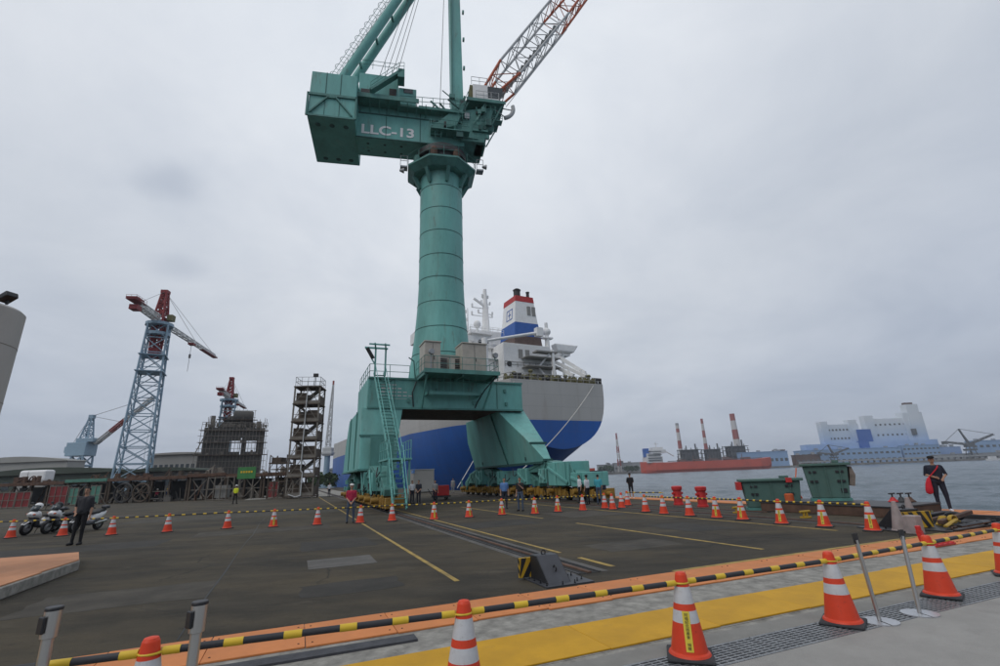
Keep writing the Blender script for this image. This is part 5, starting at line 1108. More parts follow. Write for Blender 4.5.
# red tanker
x0, x1 = fx(641, 760, 471), fx(769, 760, 464); w_ = x1 - x0
T = thing('tanker_ship', 'long low red tanker lying across the harbour', 'ship', (x0, 760, -2.5), 0)
b = MB(); secs = []
for t, bw, zk, zd in ((0, .3, 1, 17), (.03, 8, 0, 16.5), (.1, 15, -1, 15), (.9, 16, -1, 15), (.96, 12, -1, 16), (1.0, 8, 3, 17)):
    x = w_ * t; secs.append([(x, -bw * .8, zk), (x, -bw, zk + 5), (x, -bw, zd), (x, bw, zd), (x, bw, zk + 5), (x, bw * .8, zk)])
b.loft(secs); mk('hull', b, 'far_red', parent=T)
b = MB(); b.box(w_ * .04, w_ * .16, -13, 13, 15, 24); b.box(w_ * .05, w_ * .15, -12, 12, 24, 29); b.box(w_ * .09, w_ * .19, -14, 14, 29, 34); b.box(w_ * .10, w_ * .18, -8, 8, 34, 38); mk('accommodation', b, 'far_white', parent=T)
b = MB()
for z in (18, 21.5, 26, 31): b.box(w_ * .05, w_ * .155, -14.2, -13.0, z, z + 1.1)
mk('window_band', b, 'far_dark', parent=T)
b = MB(); b.box(w_ * .035, w_ * .075, -4, 4, 24, 37); mk('funnel', b, 'ship_blue', parent=T)
b = MB(); b.tube((w_ * .14, 0, 38), (w_ * .14, 0, 46), .6); b.box(w_ * .12, w_ * .16, -.4, .4, 43, 43.6); b.tube((w_ * .18, -6, 34), (w_ * .26, -6, 24), .8); mk('mast', b, 'far_white', parent=T)
b = MB()
for t in (.3, .42, .55, .66, .8): b.box(w_ * t, w_ * t + 10, -6, 6, 15, 18.5); b.tube((w_ * t, 0, 15), (w_ * t, 0, 24), .5)
b.box(w_ * .22, w_ * .95, -2, 2, 16, 17); b.box(w_ * .63, w_ * .67, -12, -6, 16, 20); mk('deck_gear', b, 'ship_brown', parent=T)
# chimneys with red and white bands
def chimney(label, px, pyt, r0, r1, bands, Y=D + 60):
    p = at(px, 460, Y); zt = fz(px, pyt, Y); T = thing('chimney', label, 'chimney', (p.x, Y, 0), 0, 'red and white power station chimneys'); n = len(bands); z = 0
    for k, (f0, f1, m) in enumerate(bands):
        b = MB(); ra, rb = .78 * (r0 + (r1 - r0) * f0), .78 * (r0 + (r1 - r0) * f1); b.lathe([(ra, zt * f0), (rb, zt * f1)], 20); mk('red_band' if m == 'chim_red' else 'white_band', b, m, parent=T, smooth=True)
st = lambda *r: [(a, c, m) for a, c, m in r]
chimney('red and white striped chimney nearest the tanker bridge', 682, 423, 5.5, 3.6, [(0, .45, 'chim_white'), (.45, .62, 'chim_red'), (.62, .8, 'chim_white'), (.8, .88, 'chim_red'), (.88, .95, 'chim_white'), (.95, 1, 'far_grey')])
chimney('middle red and white striped chimney behind the tanker', 708, 418.5, 5.2, 2.8, [(0, .3, 'chim_white'), (.3, .5, 'chim_red'), (.5, .62, 'chim_white'), (.62, .76, 'chim_red'), (.76, .9, 'chim_white'), (.9, 1, 'chim_red')])
chimney('thick boldly banded red and white chimney at the tanker bow', 740, 413.5, 8.6, 5.6, [(0, .52, 'chim_white'), (.52, .70, 'chim_red'), (.70, .87, 'chim_white'), (.87, 1, 'chim_red')])
p = at(620, 470, D); T = thing('lattice_mast', 'thin red and white mast on the far bank left of the tanker', 'mast', (p.x, D, 0), 0); zt = fz(620, 433)
for k in range(6):
    z0, z1 = zt * k / 6, zt * (k + 1) / 6; b = MB(); r0, r1 = 2.2 * (1 - k / 6) + .6, 2.2 * (1 - (k + 1) / 6) + .6
    b.lattice([(-r0, -r0, z0), (r0, -r0, z0), (r0, r0, z0), (-r0, r0, z0)], [(-r1, -r1, z1), (r1, -r1, z1), (r1, r1, z1), (-r1, r1, z1)], 2, .5, .3); mk('mast_section', b, 'chim_red' if k % 2 or k == 5 else 'chim_white', parent=T)
# boiler structures
for i, (a, c, t0) in enumerate(((684, 703, 446.5), (709, 725, 446), (731, 751, 442.5))):
    xa, xb = fx(a, D + 20), fx(c, D + 20); zt = fz((a + c) / 2, t0, D + 20); w_ = xb - xa
    T = thing('boiler_house', 'dark open steel boiler house ' + ['behind the tanker bridge', 'between the two slim chimneys and the thick one', 'at the foot of the thick chimney'][i], 'building', (xa, D + 20, 0), 0, 'dark boiler houses')
    b = MB(); b.box(w_ * .1, w_ * .9, 2, 20, 0, zt * .86); mk('core', b, 'far_dark', parent=T)
    b = MB()
    for k in range(7): x = w_ * k / 6; b.box(x - .5, x + .5, 0, 1, 0, zt * (.95 if k % 2 else .8)); b.box(x - .5, x + .5, 21, 22, 0, zt * .9)
    for z in (.3, .5, .7, .86): b.box(-1.5, w_ + 1.5, -.6, 22, zt * z - .5, zt * z + .5)
    b.tube((w_ * .8, 5, zt * .8), (w_ * .8, 5, zt * 1.12), 1.4); b.tube((w_ * .3, 5, zt * .8), (w_ * .3, 5, zt * 1.05), 1.1); mk('steel_frame', b, 'far_dark', parent=T)
def block(label, a, c, py, Y, m, depth=12, rows=2, cols=8, nm='far_building', cat='building', roofbits=3, group=None):
    xa, xb = fx(a, Y), fx(c, Y); zt = fz((a + c) / 2, py, Y); w_ = xb - xa; T = thing(nm, label, cat, (xa, Y, 0), 0, group)
    b = MB(); b.box(0, w_, 0, depth, 0, zt); mk('wall', b, m, parent=T)
    b = MB(); b.box(-.6, w_ + .6, -.6, depth + .6, zt, zt + .9); mk('parapet', b, m, parent=T)
    for r_ in range(rows):
        for k in range(cols):
            b = MB(); x = w_ * (k + .5) / cols; z = zt * (r_ + .6) / (rows + .3); b.box(x - w_ / cols * .28, x + w_ / cols * .28, -.25, 0, z - zt / (rows + 1) * .2, z + zt / (rows + 1) * .2); mk('window', b, 'far_dark', parent=T)
    rn = random.Random(int(a)); 
    for k in range(roofbits): b = MB(); x = w_ * rn.uniform(.1, .9); b.box(x - 2, x + 2, 4, 9, zt + .9, zt + rn.uniform(2.5, 5)); mk('roof_plant', b, 'far_grey', parent=T)
    return T
block('long pale blue shed on the far bank right of the tanker', 742, 790, 452, D - 8, 'haze_blue', rows=1, cols=10)
block('small brown block beside the pale blue shed', 779, 788, 450, D + 12, 'rust', rows=1, cols=3, roofbits=0)
block('pale storage building on the far bank left of the tanker', 614, 644, 463, D + 5, 'far_grey', rows=1, cols=6)
block('low grey building behind the dark blue boat', 598, 613, 465, D + 5, 'far_grey', rows=1, cols=4)
# the big mural power station
def mural(name, a, c, py, Y, depth, parent):
    b = MB(); xa, xb = fx(a, Y), fx(c, Y); zt = fz((a + c) / 2, py, Y); b.box(xa, xb, 0, depth, 0, zt); return mk(name, b, 'plant_mural', parent=parent), xa, xb, zt
def plant(label, secs_, Y):
    T = thing('power_station', label, 'building', (0, Y, 0), 0); out = []
    for (nm, a, c, py, d0, d1) in secs_:
        b = MB(); xa, xb = fx(a, Y), fx(c, Y); zt = fz((a + c) / 2, py, Y); b.box(xa, xb, d0, d1, 0, zt); mk(nm, b, 'plant_mural', parent=T); out.append((xa, xb, zt, d0))
    return T, out
T, o = plant('huge white and blue power station block, left of the two', [('main_block', 831, 868, 424, 0, 14), ('stair_tower', 829, 836, 421.5, -3, 10), ('stair_tower', 858, 866, 419.5, -3, 10), ('low_wing', 806, 858, 444, -12, 6), ('roof_house', 860, 877, 429, -6, 8)], 880)
xa, xb, zt, _ = o[0]
for r_ in range(2):
    for k in range(9): b = MB(); x = xa + (xb - xa) * (k + .7) / 10; z = zt * (.86 - .22 * r_); b.box(x - 1.5, x + 1.5, -.5, 0, z - 1.5, z + 1.5); mk('window', b, 'far_dark', parent=T)
b = MB(); b.box(xb - 10, xb + 14, -9, -6, zt * .45, zt * .84); b.box(xb - 14, xb + 4, -11, -6, zt * .36, zt * .55); mk('ash_duct', b, 'ship_blue', parent=T)
T, o = plant('huge white and blue power station block with tall end tower, right of the two', [('main_block', 878, 922, 418, 0, 14), ('stair_tower', 875, 884, 415.5, -3, 10), ('end_tower', 915, 935, 412, -4, 12), ('tall_tower', 920, 932, 404, -6, 8), ('low_wing', 852, 938, 441, -14, 6)], 884)
xa, xb, zt, _ = o[0]
for r_ in range(2):
    for k in range(8): b = MB(); x = xa + (xb - xa) * (k + .7) / 9; z = zt * (.86 - .24 * r_); b.box(x - 1.5, x + 1.5, -.5, 0, z - 1.5, z + 1.5); mk('window', b, 'far_dark', parent=T)
b = MB(); xa, xb, zt, _ = o[3]; b.box(xa + 3, xb - 3, 0, 6, zt, zt + 4); mk('roof_plant', b, 'rust', parent=T)
b = MB(); xa, xb, zt, _ = o[1]; b.box(xb + 62, xb + 68, -9, -4, zt * .55, zt * .68); mk('ash_duct', b, 'far_dark', parent=T)
block('wide blue turbine hall in front of the power station', 803, 905, 449, 858, 'haze_blue', rows=2, cols=18, depth=20)
block('pale blue annexe with grid windows right of the turbine hall', 907, 945, 445, 862, 'haze_blue', rows=3, cols=9, depth=20)
block('blue coal store right of the annexe', 945, 966, 447, 870, 'plant_mural', rows=0, cols=0)
block('brown low warehouse left of the power station', 797, 822, 455, 846, 'rust', rows=1, cols=5, roofbits=2)
block('blue grey factory at the right edge of the far bank', 978, 1030, 440, 900, 'haze_blue', rows=2, cols=8)
block('low blue grey sheds along the water at far right', 940, 1040, 453, 850, 'far_grey', rows=1, cols=14)
b = MB(); xq0, xq1 = fx(800, 838), fx(1045, 838); b.box(xq0, xq1, 0, 6, 4, 6.4)
for k in range(40): x = xq0 + (xq1 - xq0) * k / 39; b.box(x - .6, x + .6, 1, 5, -3, 4)
tag(mk('jetty', b, 'far_grey', loc=(0, 834, 0)), 'long low coal jetty on posts along the far bank', 'jetty')
# coal unloaders
def unloader(label, px, s, flip=1):
    p = at(px, 458, 842); T = thing('ship_unloader', label, 'crane', (p.x, 842, 5), 0, 'coal unloaders')
    b = MB()
    for x in (-6, 6):
        for y in (-5, 5): b.beam((x * s, y, 0), (x * .5 * s, y * .6, 16 * s), 1.0)
    b.box(-7 * s, 7 * s, -6, 6, 9 * s, 12 * s); b.box(-5 * s, 6 * s, -5, 5, 15 * s, 21 * s); mk('portal', b, 'far_dark', parent=T)
    b = MB(); b.beam((0, 0, 20 * s), (-9 * s * flip, 0, 46 * s), 2.2); b.beam((3 * s * flip, 0, 20 * s), (-9 * s * flip, 0, 46 * s), 1.2); mk('a_frame', b, 'far_dark', parent=T)
    b = MB(); b.lattice([(0, -2, 18 * s), (0, 2, 18 * s), (0, 0, 21 * s)], [(48 * s * flip, -1.5, 34 * s), (48 * s * flip, 1.5, 34 * s), (48 * s * flip, 0, 36 * s)], 10, .6, .4)
    b.lattice([(0, -2, 18 * s), (0, 2, 18 * s), (0, 0, 21 * s)], [(-40 * s * flip, -1.5, 24 * s), (-40 * s * flip, 1.5, 24 * s), (-40 * s * flip, 0, 26 * s)], 8, .6, .4); b.box(-44 * s if flip > 0 else 36 * s, -36 * s if flip > 0 else 44 * s, -2, 2, 21 * s, 26 * s); mk('boom', b, 'far_dark', parent=T)
    b = MB(); b.tube((-9 * s * flip, 0, 46 * s), (47 * s * flip, 0, 35 * s), .4, n=4); b.tube((-9 * s * flip, 0, 46 * s), (-38 * s * flip, 0, 26 * s), .4, n=4); mk('rigging', b, 'far_dark', parent=T)
unloader('dark coal unloader crane with raised arm at right of the far bank', 973, 1.0)
unloader('small dark unloader crane in front of the blue turbine hall', 834, .6)
# dark blue boat beyond the stern
p = at(584, 472, 330); T = thing('work_boat', 'dark blue boat on the water just right of the ship stern', 'boat', (p.x, 330, -2.5), RAD(180))
b = MB(); secs = []
for x, bw, zk, zd in ((-12, 3.5, 0, 5.6), (-9, 4.2, -.5, 5.4), (4, 4.2, -.5, 5.2), (9, 2.6, 0, 6.2), (12, .3, 1.5, 7.2)): secs.append([(x, -bw * .7, zk), (x, -bw, zk + 2), (x, -bw, zd), (x, bw, zd), (x, bw, zk + 2), (x, bw * .7, zk)])
b.loft(secs); mk('hull', b, 'navy', parent=T)
b = MB(); b.box(-7, 1, -2.5, 2.5, 5.2, 7.0); mk('deckhouse', b, 'far_red', parent=T)
b = MB(); b.tube((-2, 0, 7), (-2, 0, 13), .12); b.beam((-3, 0, 11), (-1, 0, 11), .12); mk('mast', b, 'cable', parent=T)
p = at(952, 459.5, 700); T = thing('small_ferry', 'tiny white boat far out on the water behind the man', 'boat', (p.x, 640, -2.5), 0)
b = MB(); b.loft([[(x, -bw, 0), (x, -bw, 2.6), (x, bw, 2.6), (x, bw, 0)] for x, bw in ((-9, 2), (4, 2), (10, .3))]); mk('hull', b, 'far_white', parent=T)
b = MB(); b.box(-6, 2, -1.6, 1.6, 2.6, 5.4); mk('cabin', b, 'far_white', parent=T)
# trees on the far bank (each a clumpy crown on a trunk)
def far_tree(px, Y, hgt, rad, label, group):
    p = at(px, 465, Y); T = thing('tree', label, 'tree', (p.x, Y, 0), 0, group); rn = random.Random(int(px * 10))
    b = MB(); b.tube((0, 0, -.1), (0, 0, hgt * .5), rad * .12, rad * .06, n=6); mk('trunk', b, 'rust', parent=T)
    b = MB()
    for k in range(160):
        a, u, r_ = rn.uniform(0, 6.28), rn.uniform(-.9, 1), rn.uniform(.5, 1.05) * rad; q = Vector((r_ * math.cos(a) * math.sqrt(1 - u * u), r_ * math.sin(a) * math.sqrt(1 - u * u), hgt * .62 + u * hgt * .4))
        s_ = rad * .3; v = [q + Vector((rn.uniform(-s_, s_), rn.uniform(-s_, s_), rn.uniform(-s_, s_))) for _ in range(4)]; b.add(v, [(0, 1, 2, 3)])
    mk('crown', b, 'foliage', parent=T)
for k, px in enumerate((601, 606, 610, 627, 631, 636)):
    far_tree(px, D - 12, random.uniform(9, 13), random.uniform(5, 7), f'dark green tree on the far bank, {ORD[k]} from the left between boat and tanker', 'trees on the far bank')
far_tree(317, 140, 4.5, 2.4, 'bushy green tree at the foot of the slim pale crane, left one', 'trees behind the scaffold tower'); far_tree(331, 138, 4, 2.4, 'bushy green tree behind the scaffold tower, right one', 'trees behind the scaffold tower')

# ================================================================ NEAR OBJECTS
# cones
CH = 0.72
def cone_mesh():
    b = MB()
    prof = [(.185, .03, 0), (.178, .055, 0), (.152, .30, 1), (.126, .42, 0), (.110, .475, 1), (.080, .615, 0), (.062, .66, 0), (.052, CH - .03, 0), (.03, CH - .004, 0), (.008, CH, 0)]
    r = lambda z: .165 - (.165 - .055) * (z - .05) / (.62)
    prof = [(.19, .032, 0), (.18, .05, 0), (r(.06), .062, 0), (r(.30), .30, 1), (r(.40), .40, 0), (r(.455), .455, 1), (r(.595), .595, 0), (r(.65), .65, 0), (.052, CH - .025, 0), (.042, CH - .006, 0), (.02, CH, 0)]
    b.lathe(prof, 28); return b
cone_body = cone_mesh()
def cone(pos, label, group, rz=0.0, sticker=False, tilt=(0, 0), grey=False):
    T = thing('traffic_cone', label, 'cone', pos, rz, group); T.rotation_euler = (tilt[0], tilt[1], rz)
    key = 'cone_grey' if grey else 'cone'
    if key not in CM:
        a = mk('cone_body', cone_body, ['cone_grey', 'cone_grey'] if grey else ['cone_orange', 'cone_white'], parent=T, smooth=True)
        bb = MB(); bb.box(-.205, .205, -.205, .205, 0.0, .034); c = mk('base', bb, 'cone_base', parent=T, bevel=.02)
        CM[key] = (a.data, c.data)
    else:
        for n_, me_ in zip(('cone_body', 'base'), CM[key]):
            q = bpy.data.objects.new(n_, me_); COL.objects.link(q); q.parent = T
            if n_ == 'base': bv = q.modifiers.new('bevel', 'BEVEL'); bv.width = .02; bv.segments = 2
    if sticker:
        if 'st' not in CM:
            r = lambda z: .165 - .11 * (z - .05) / .62
            bb = MB(); A, zz = RAD(17), (.085, .40); vs_ = []
            n_ = 5
            for z in zz:
                hw = .032
                for k in range(n_ + 1): a = (-1 + 2 * k / n_) * hw / r(z); vs_.append(((r(z) + .003) * math.sin(a), -(r(z) + .003) * math.cos(a), z))
            bb.add(vs_, [(k, k + 1, n_ + 2 + k, n_ + 1 + k) for k in range(n_)]); s_o = mk('sticker', bb, 'sticker', parent=T); CM['st'] = s_o.data
            me_ = text_mesh('阿\n福\n紀\n念\n慈\n善\n會\n\n捐\n贈', .031); me_.materials.append(MAT['black_paint']); CM['tx'] = me_
            ys_ = [v.co.y for v in me_.vertices]; sc_ = .29 / (max(ys_) - min(ys_)); my = (max(ys_) + min(ys_)) / 2
            for v in me_.vertices: v.co.y = (v.co.y - my) * sc_; v.co.x *= 1.1
        q = bpy.data.objects.new('sticker', CM['st'])
        if not any(ch.name.startswith('sticker') for ch in T.children): COL.objects.link(q); q.parent = T
        q = bpy.data.objects.new('lettering', CM['tx']); COL.objects.link(q); q.parent = T
        zc = .2425; q.location = (0, -(.165 - .11 * (zc - .05) / .62) - .0055, zc); q.rotation_euler = (RAD(90) - math.atan(.11 / .62), 0, 0)
    return T
CM = {}
def facecam(p): return math.atan2(-p.x, p.y) if False else math.atan2(p.x, -p.y) + math.pi if False else math.atan2(-(p.x), (p.y)) 
fg = [(-0.82, 4.28), (1.32, 4.1), (3.50, 4.02), (5.62, 3.98), (7.71, 4.08), (9.80, 4.22)]
fgl = ['orange cone tip peeking over the bottom edge between two steel stanchions', 'orange cone cut by the bottom edge in the middle of the foreground', 'nearest full orange cone with a yellow lettered sticker on the drain grating', 'orange cone with two white bands left of the two slim steel posts', 'orange cone on the grating just right of the two slim steel posts', 'orange cone cut by the right edge of the picture']
cz = .03
FGP = []
for (o_, s_), l in zip(fg, fgl):
    p = rs(o_, s_, cz); FGP.append(p); cone(p, l, 'cones along the grating', facecam(p) + random.uniform(-.15, .15), sticker='sticker' in l, tilt=(random.uniform(-.015, .015), random.uniform(-.015, .015)))
BARM = {}
def bar(p, q, label, group, z=None, r=.024):
    p, q = Vector(p), Vector(q); z = z or .645; L_ = (q - p).length - .14
    key = round(L_, 2)
    b = MB(); n_ = 11; u = []
    lens = [.12] + [.30, .14] * 4 + [.30, .12]; tot = sum(lens); x = -L_ / 2
    for k, l_ in enumerate(lens):
        l2 = l_ * L_ / tot; b.tube((x, 0, 0), (x + l2, 0, 0), r * (1.12 if k % 2 == 0 else 1.0), n=12, mi=0 if k % 2 == 0 else 1); x += l2
    o = mk('barrier_bar', b, ['bar_yellow', 'bar_black'], smooth=True)
    d = q - p; o.location = (p + q) / 2 + Vector((0, 0, z)); o.rotation_euler = (0, -math.atan2(d.z, Vector((d.x, d.y)).length), math.atan2(d.y, d.x))
    rg = MB()
    for sx in (-1, 1): rg.torus((sx * (L_ / 2 + .068), 0, 0), .066, .009, 16, 6, axis='z')
    mk('loop', rg, 'bar_yellow', parent=o, smooth=True)
    tag(o, label, 'barrier bar', group); return o
ext0 = rs(-2.95, 4.45, cz)
bl = ['leftmost foreground bar running out of the bottom left of the picture', 'foreground bar between the two cones cut by the bottom edge', 'foreground bar ending at the stickered cone', 'foreground bar left of the two slim steel posts', 'foreground bar passing behind the two slim steel posts', 'foreground bar running to the cone at the right edge']
ch = [ext0] + FGP
for k in range(6): bar(ch[k], ch[k + 1], 'yellow and black striped ' + bl[k], 'striped bars of the foreground cones', z=.625)
# far row
FARPX = [(10, 538), (62, 536), (111, 535), (167, 532), (227, 528), (273, 527), (317, 525), (358, 523.3), (392, 520.5), (434, 519), (469, 517), (502, 515), (535, 514), (558, 511.5), (583, 510)]
FARPX = [(10, 538), (62, 536), (111, 535), (167, 532), (227, 528.5), (273, 527), (317, 525), (360, 523), (392, 521), (434, 519.5), (469, 517.5), (502, 515), (535, 514), (558, 512), (583, 510.5)]
prevp = None
for k, (a, c) in enumerate(FARPX):
    p = gnd(a, c); n_ = len(FARPX)
    lab = f'orange cone with white bands, {ORD[k]} from the left in the long far row'
    cone(p, lab, 'cones of the far row', facecam(p) + random.uniform(-.5, .5), sticker=k in (5, 9, 10, 11, 12, 13), tilt=(random.uniform(-.02, .02), random.uniform(-.02, .02)))
    if prevp is not None: bar(prevp, p, f'striped bar joining the {ORD[k-1]} and {ORD[k]} cones of the far row', 'striped bars of the far row', z=.64)
    prevp = p
bar(gnd(-45, 540), gnd(10, 538), 'striped bar running off the left edge from the first far cone', 'striped bars of the far row', z=.64)
RPX = [(605, 508.5), (613, 509.5), (622, 508), (628, 505.5), (646, 512), (664, 514), (690, 516), (717, 518), (743, 520), (782, 524), (825, 527), (873, 531)]
prevp = None; firstp = None
for k, (a, c) in enumerate(RPX):
    p = gnd(a, c)
    cone(p, f'orange cone with white bands, {ORD[k]} from the left in the row along the quay rails', 'cones along the quay rails', facecam(p) + random.uniform(-.4, .4), sticker=k in (7, 8, 9, 10, 11), tilt=(random.uniform(-.02, .02), random.uniform(-.02, .02)))
    if k >= 5: bar(prevp, p, f'striped bar joining the {ORD[k-1]} and {ORD[k]} cones along the quay rails', 'striped bars along the quay rails', z=.64)
    prevp = p
bar(gnd(583, 510.5), gnd(605, 508.5), 'striped bar linking the far row to the quay rail cones', 'striped bars along the quay rails', z=.64)
bar(gnd(628, 505.5), gnd(664, 506.5), 'striped bar stretched behind the quay cones near the man in black', 'striped bars along the quay rails', z=.64)
p = gnd(901, 531.5); cone(p, 'dull grey pink weathered cone beside the right rail stop', 'weathered grey cones', .2, grey=True)
p = gnd(914, 525); cone(p, 'small weathered grey cone behind the right rail stop', 'weathered grey cones', .5, grey=True)

# left stanchions with belt heads
def stanchion(pos, label):
    T = thing('belt_stanchion', label, 'stanchion', pos, math.atan2(-pos.x, pos.y) + .5, 'belt stanchions')
    b = MB(); b.lathe([(.17, 0), (.17, .018), (.05, .035), (.032, .045), (.032, .86)], 28); mk('post', b, 'steel', parent=T, smooth=True)
    b = MB(); b.lathe([(.033, .80), (.044, .805), (.046, .955), (.046, .96)], 28); mk('head', b, 'steel', parent=T, smooth=True)
    b = MB(); b.lathe([(.048, .958), (.048, .972), (.044, .978)], 28); mk('cap', b, 'black_paint', parent=T, smooth=True)
    b = MB(); b.box(-.062, -.044, -.028, .028, .835, .93); mk('belt_clip', b, 'black_paint', parent=T, bevel=.005)
q = at(54, 611, 3.35); stanchion(Vector((q.x, q.y, 0)) + Vector((0, 0, .03)), 'steel belt stanchion nearest the bottom left corner')
q = at(200, 604, 3.35); stanchion(Vector((q.x, q.y, 0)) + Vector((0, 0, .03)), 'steel belt stanchion right of the corner one beside the cone tip')
# slim posts on flat split bases
def slim_post(base, top, label):
    base = Vector(base); base.z = .03; T = thing('sign_post', label, 'post', base, 0, 'slim steel posts'); t = Vector(top) - base
    b = MB(); b.tube((0, 0, .012), t, .021, n=14); mk('pole', b, 'steel', parent=T, smooth=True)
    d = t.normalized(); b = MB()
    for s in (-1, 1): b.beam(t + Vector((.014 * s, 0, -.01)), t + Vector((.018 * s, 0, 0)) + d * .07, .009, .03)
    b.box(t.x - .02, t.x + .02, t.y - .016, t.y + .016, t.z - .04, t.z); mk('fork_tip', b, 'steel_dark', parent=T)
    for s, m in ((-1, 'silver'), (1, 'silver')):
        b = MB(); pts = [(s * .016, -.02)] + [(s * (.016 + .155 * math.sin(math.pi * k / 14)) if 0 < k < 14 else s * .016, -.02 - .15 * math.cos(math.pi * k / 14)) for k in range(15)]
        b.prism([(s * .012, -.165)] + [(s * (.012 + .17 * math.sin(math.pi * k / 12)), -.165 * math.cos(math.pi * k / 12)) for k in range(1, 12)] + [(s * .012, .165)], 0, .012, 'z'); mk('base_plate', b, m, parent=T)
    b = MB(); b.box(-.02, .02, .0, .17, 0.001, .0125); mk('base_bridge', b, 'silver', parent=T)
slim_post(gnd(880, 622, .03), at(856, 540, 5.85), 'slim steel post on a flat split disc base, left one of the pair')
slim_post(gnd(920, 614, .03), at(902, 536, 6.12), 'slim steel post on a flat split disc base, right one of the pair')
# raised orange platform at left
T = thing('loading_ramp', 'low concrete slab topped with orange boards at the left edge', 'platform', rs(-4.55, 11.7), TH)
b = MB(); b.prism([(0, -4), (0.1, 2.9), (-.55, 4.75), (-6, 4.75), (-6, -4)], 0, .2, 'z'); mk('slab', b, 'concrete', parent=T, bevel=.02)
for k in range(5):
    y0 = -4 + k * 1.75; b = MB()
    if k < 4: b.prism([(-.02, y0 + .01), (.0 + .01 * (y0 + 4), y0 + 1.74), (-6, y0 + 1.74), (-6, y0 + .01)], .2, .225, 'z')
    else: b.prism([(.04, 3.01), (-.52, 4.72), (-6, 4.72), (-6, 3.01)], .2, .225, 'z')
    mk('board', b, 'orange_board', parent=T, bevel=.005)
b = MB(); b.box(-2.2, -1.6, -1.0, -.3, .225, .24); mk('drain_cover', b, 'steel_dark', parent=T)
# rail end stops
def end_stop(off, s, label, sc=1.0, turn=0.0):
    T = thing('rail_stop', label, 'rail stop', rs(off, s), TH + turn, 'rail end stops'); T.scale = (sc,) * 3
    b = MB(); b.box(-.42, .75, -.62, .55, .006, .03); mk('base_plate', b, 'charcoal', parent=T)
    b = MB()
    for x in (-.26, .26): b.prism([(.42, .03), (.42, .52), (.12, .52), (-.42, .03)], x - .02, x + .02, 'x')
    mk('side_plate', b, 'black_paint', parent=T, bevel=.004)
    b = MB(); b.prism([(-.42, .03), (-.39, .03), (.14, .5), (.42, .5), (.42, .525), (.11, .525)], -.262, .262, 'x'); mk('sloping_plate', b, 'charcoal', parent=T)
    b = MB(); b.box(-.23, .23, .38, .41, .03, .5); mk('rear_plate', b, 'black_paint', parent=T)
    b = MB(); b.box(-.56, .36, .43, .5, .05, .46); hz = mk('hazard_plate', b, 'hazard_yellow', parent=T)
    for k in range(5):
        b = MB(); y = -.70 + k * .28; pts = [(max(-.562, min(.362, a)), c) for a, c in ((y - .07, .052), (y + .07, .052), (y + .33, .458), (y + .19, .458))]; b.prism(pts, .5, .504, 'y'); b.prism([(a, c) for a, c in pts], .426, .43, 'y'); mk('stripe', b, 'black_paint', parent=hz)
    b = MB(); 
    for k in range(2): b.prism([(.425, .1 + k * .2), (.505, .18 + k * .2), (.505, .28 + k * .2), (.425, .2 + k * .2)], -.566, -.5601, 'x')
    mk('edge_stripe', b, 'black_paint', parent=hz)
    b = MB(); b.torus((-.02, .25, .57), .05, .016, 14, 6, axis='y'); mk('lifting_eye', b, 'black_paint', parent=T, smooth=True); b = MB(); b.torus((.03, -.18, .29), .06, .016, 14, 6, axis='x'); mk('lifting_eye', b, 'black_paint', parent=T, smooth=True)
    for k, (x, y) in enumerate([(-.36, -.5), (-.36, -.2), (-.36, .1), (-.36, .35), (.0, -.55), (.3, -.55), (.45, -.4), (.45, 0), (.62, -.3), (.62, .15)]):
        b = MB(); b.lathe([(.022, .03), (.022, .05), (.012, .051), (.012, .1)], 8, (x, y, 0)); mk('anchor_bolt', b, 'black_paint', parent=T)
end_stop(4.02, 7.72, 'black wedge rail stop with hazard stripes at the end of the left rail', .74)
end_stop(14.75, 8.35, 'black rail stop with yellow hazard stripes at the end of the right rail', .95, RAD(168))
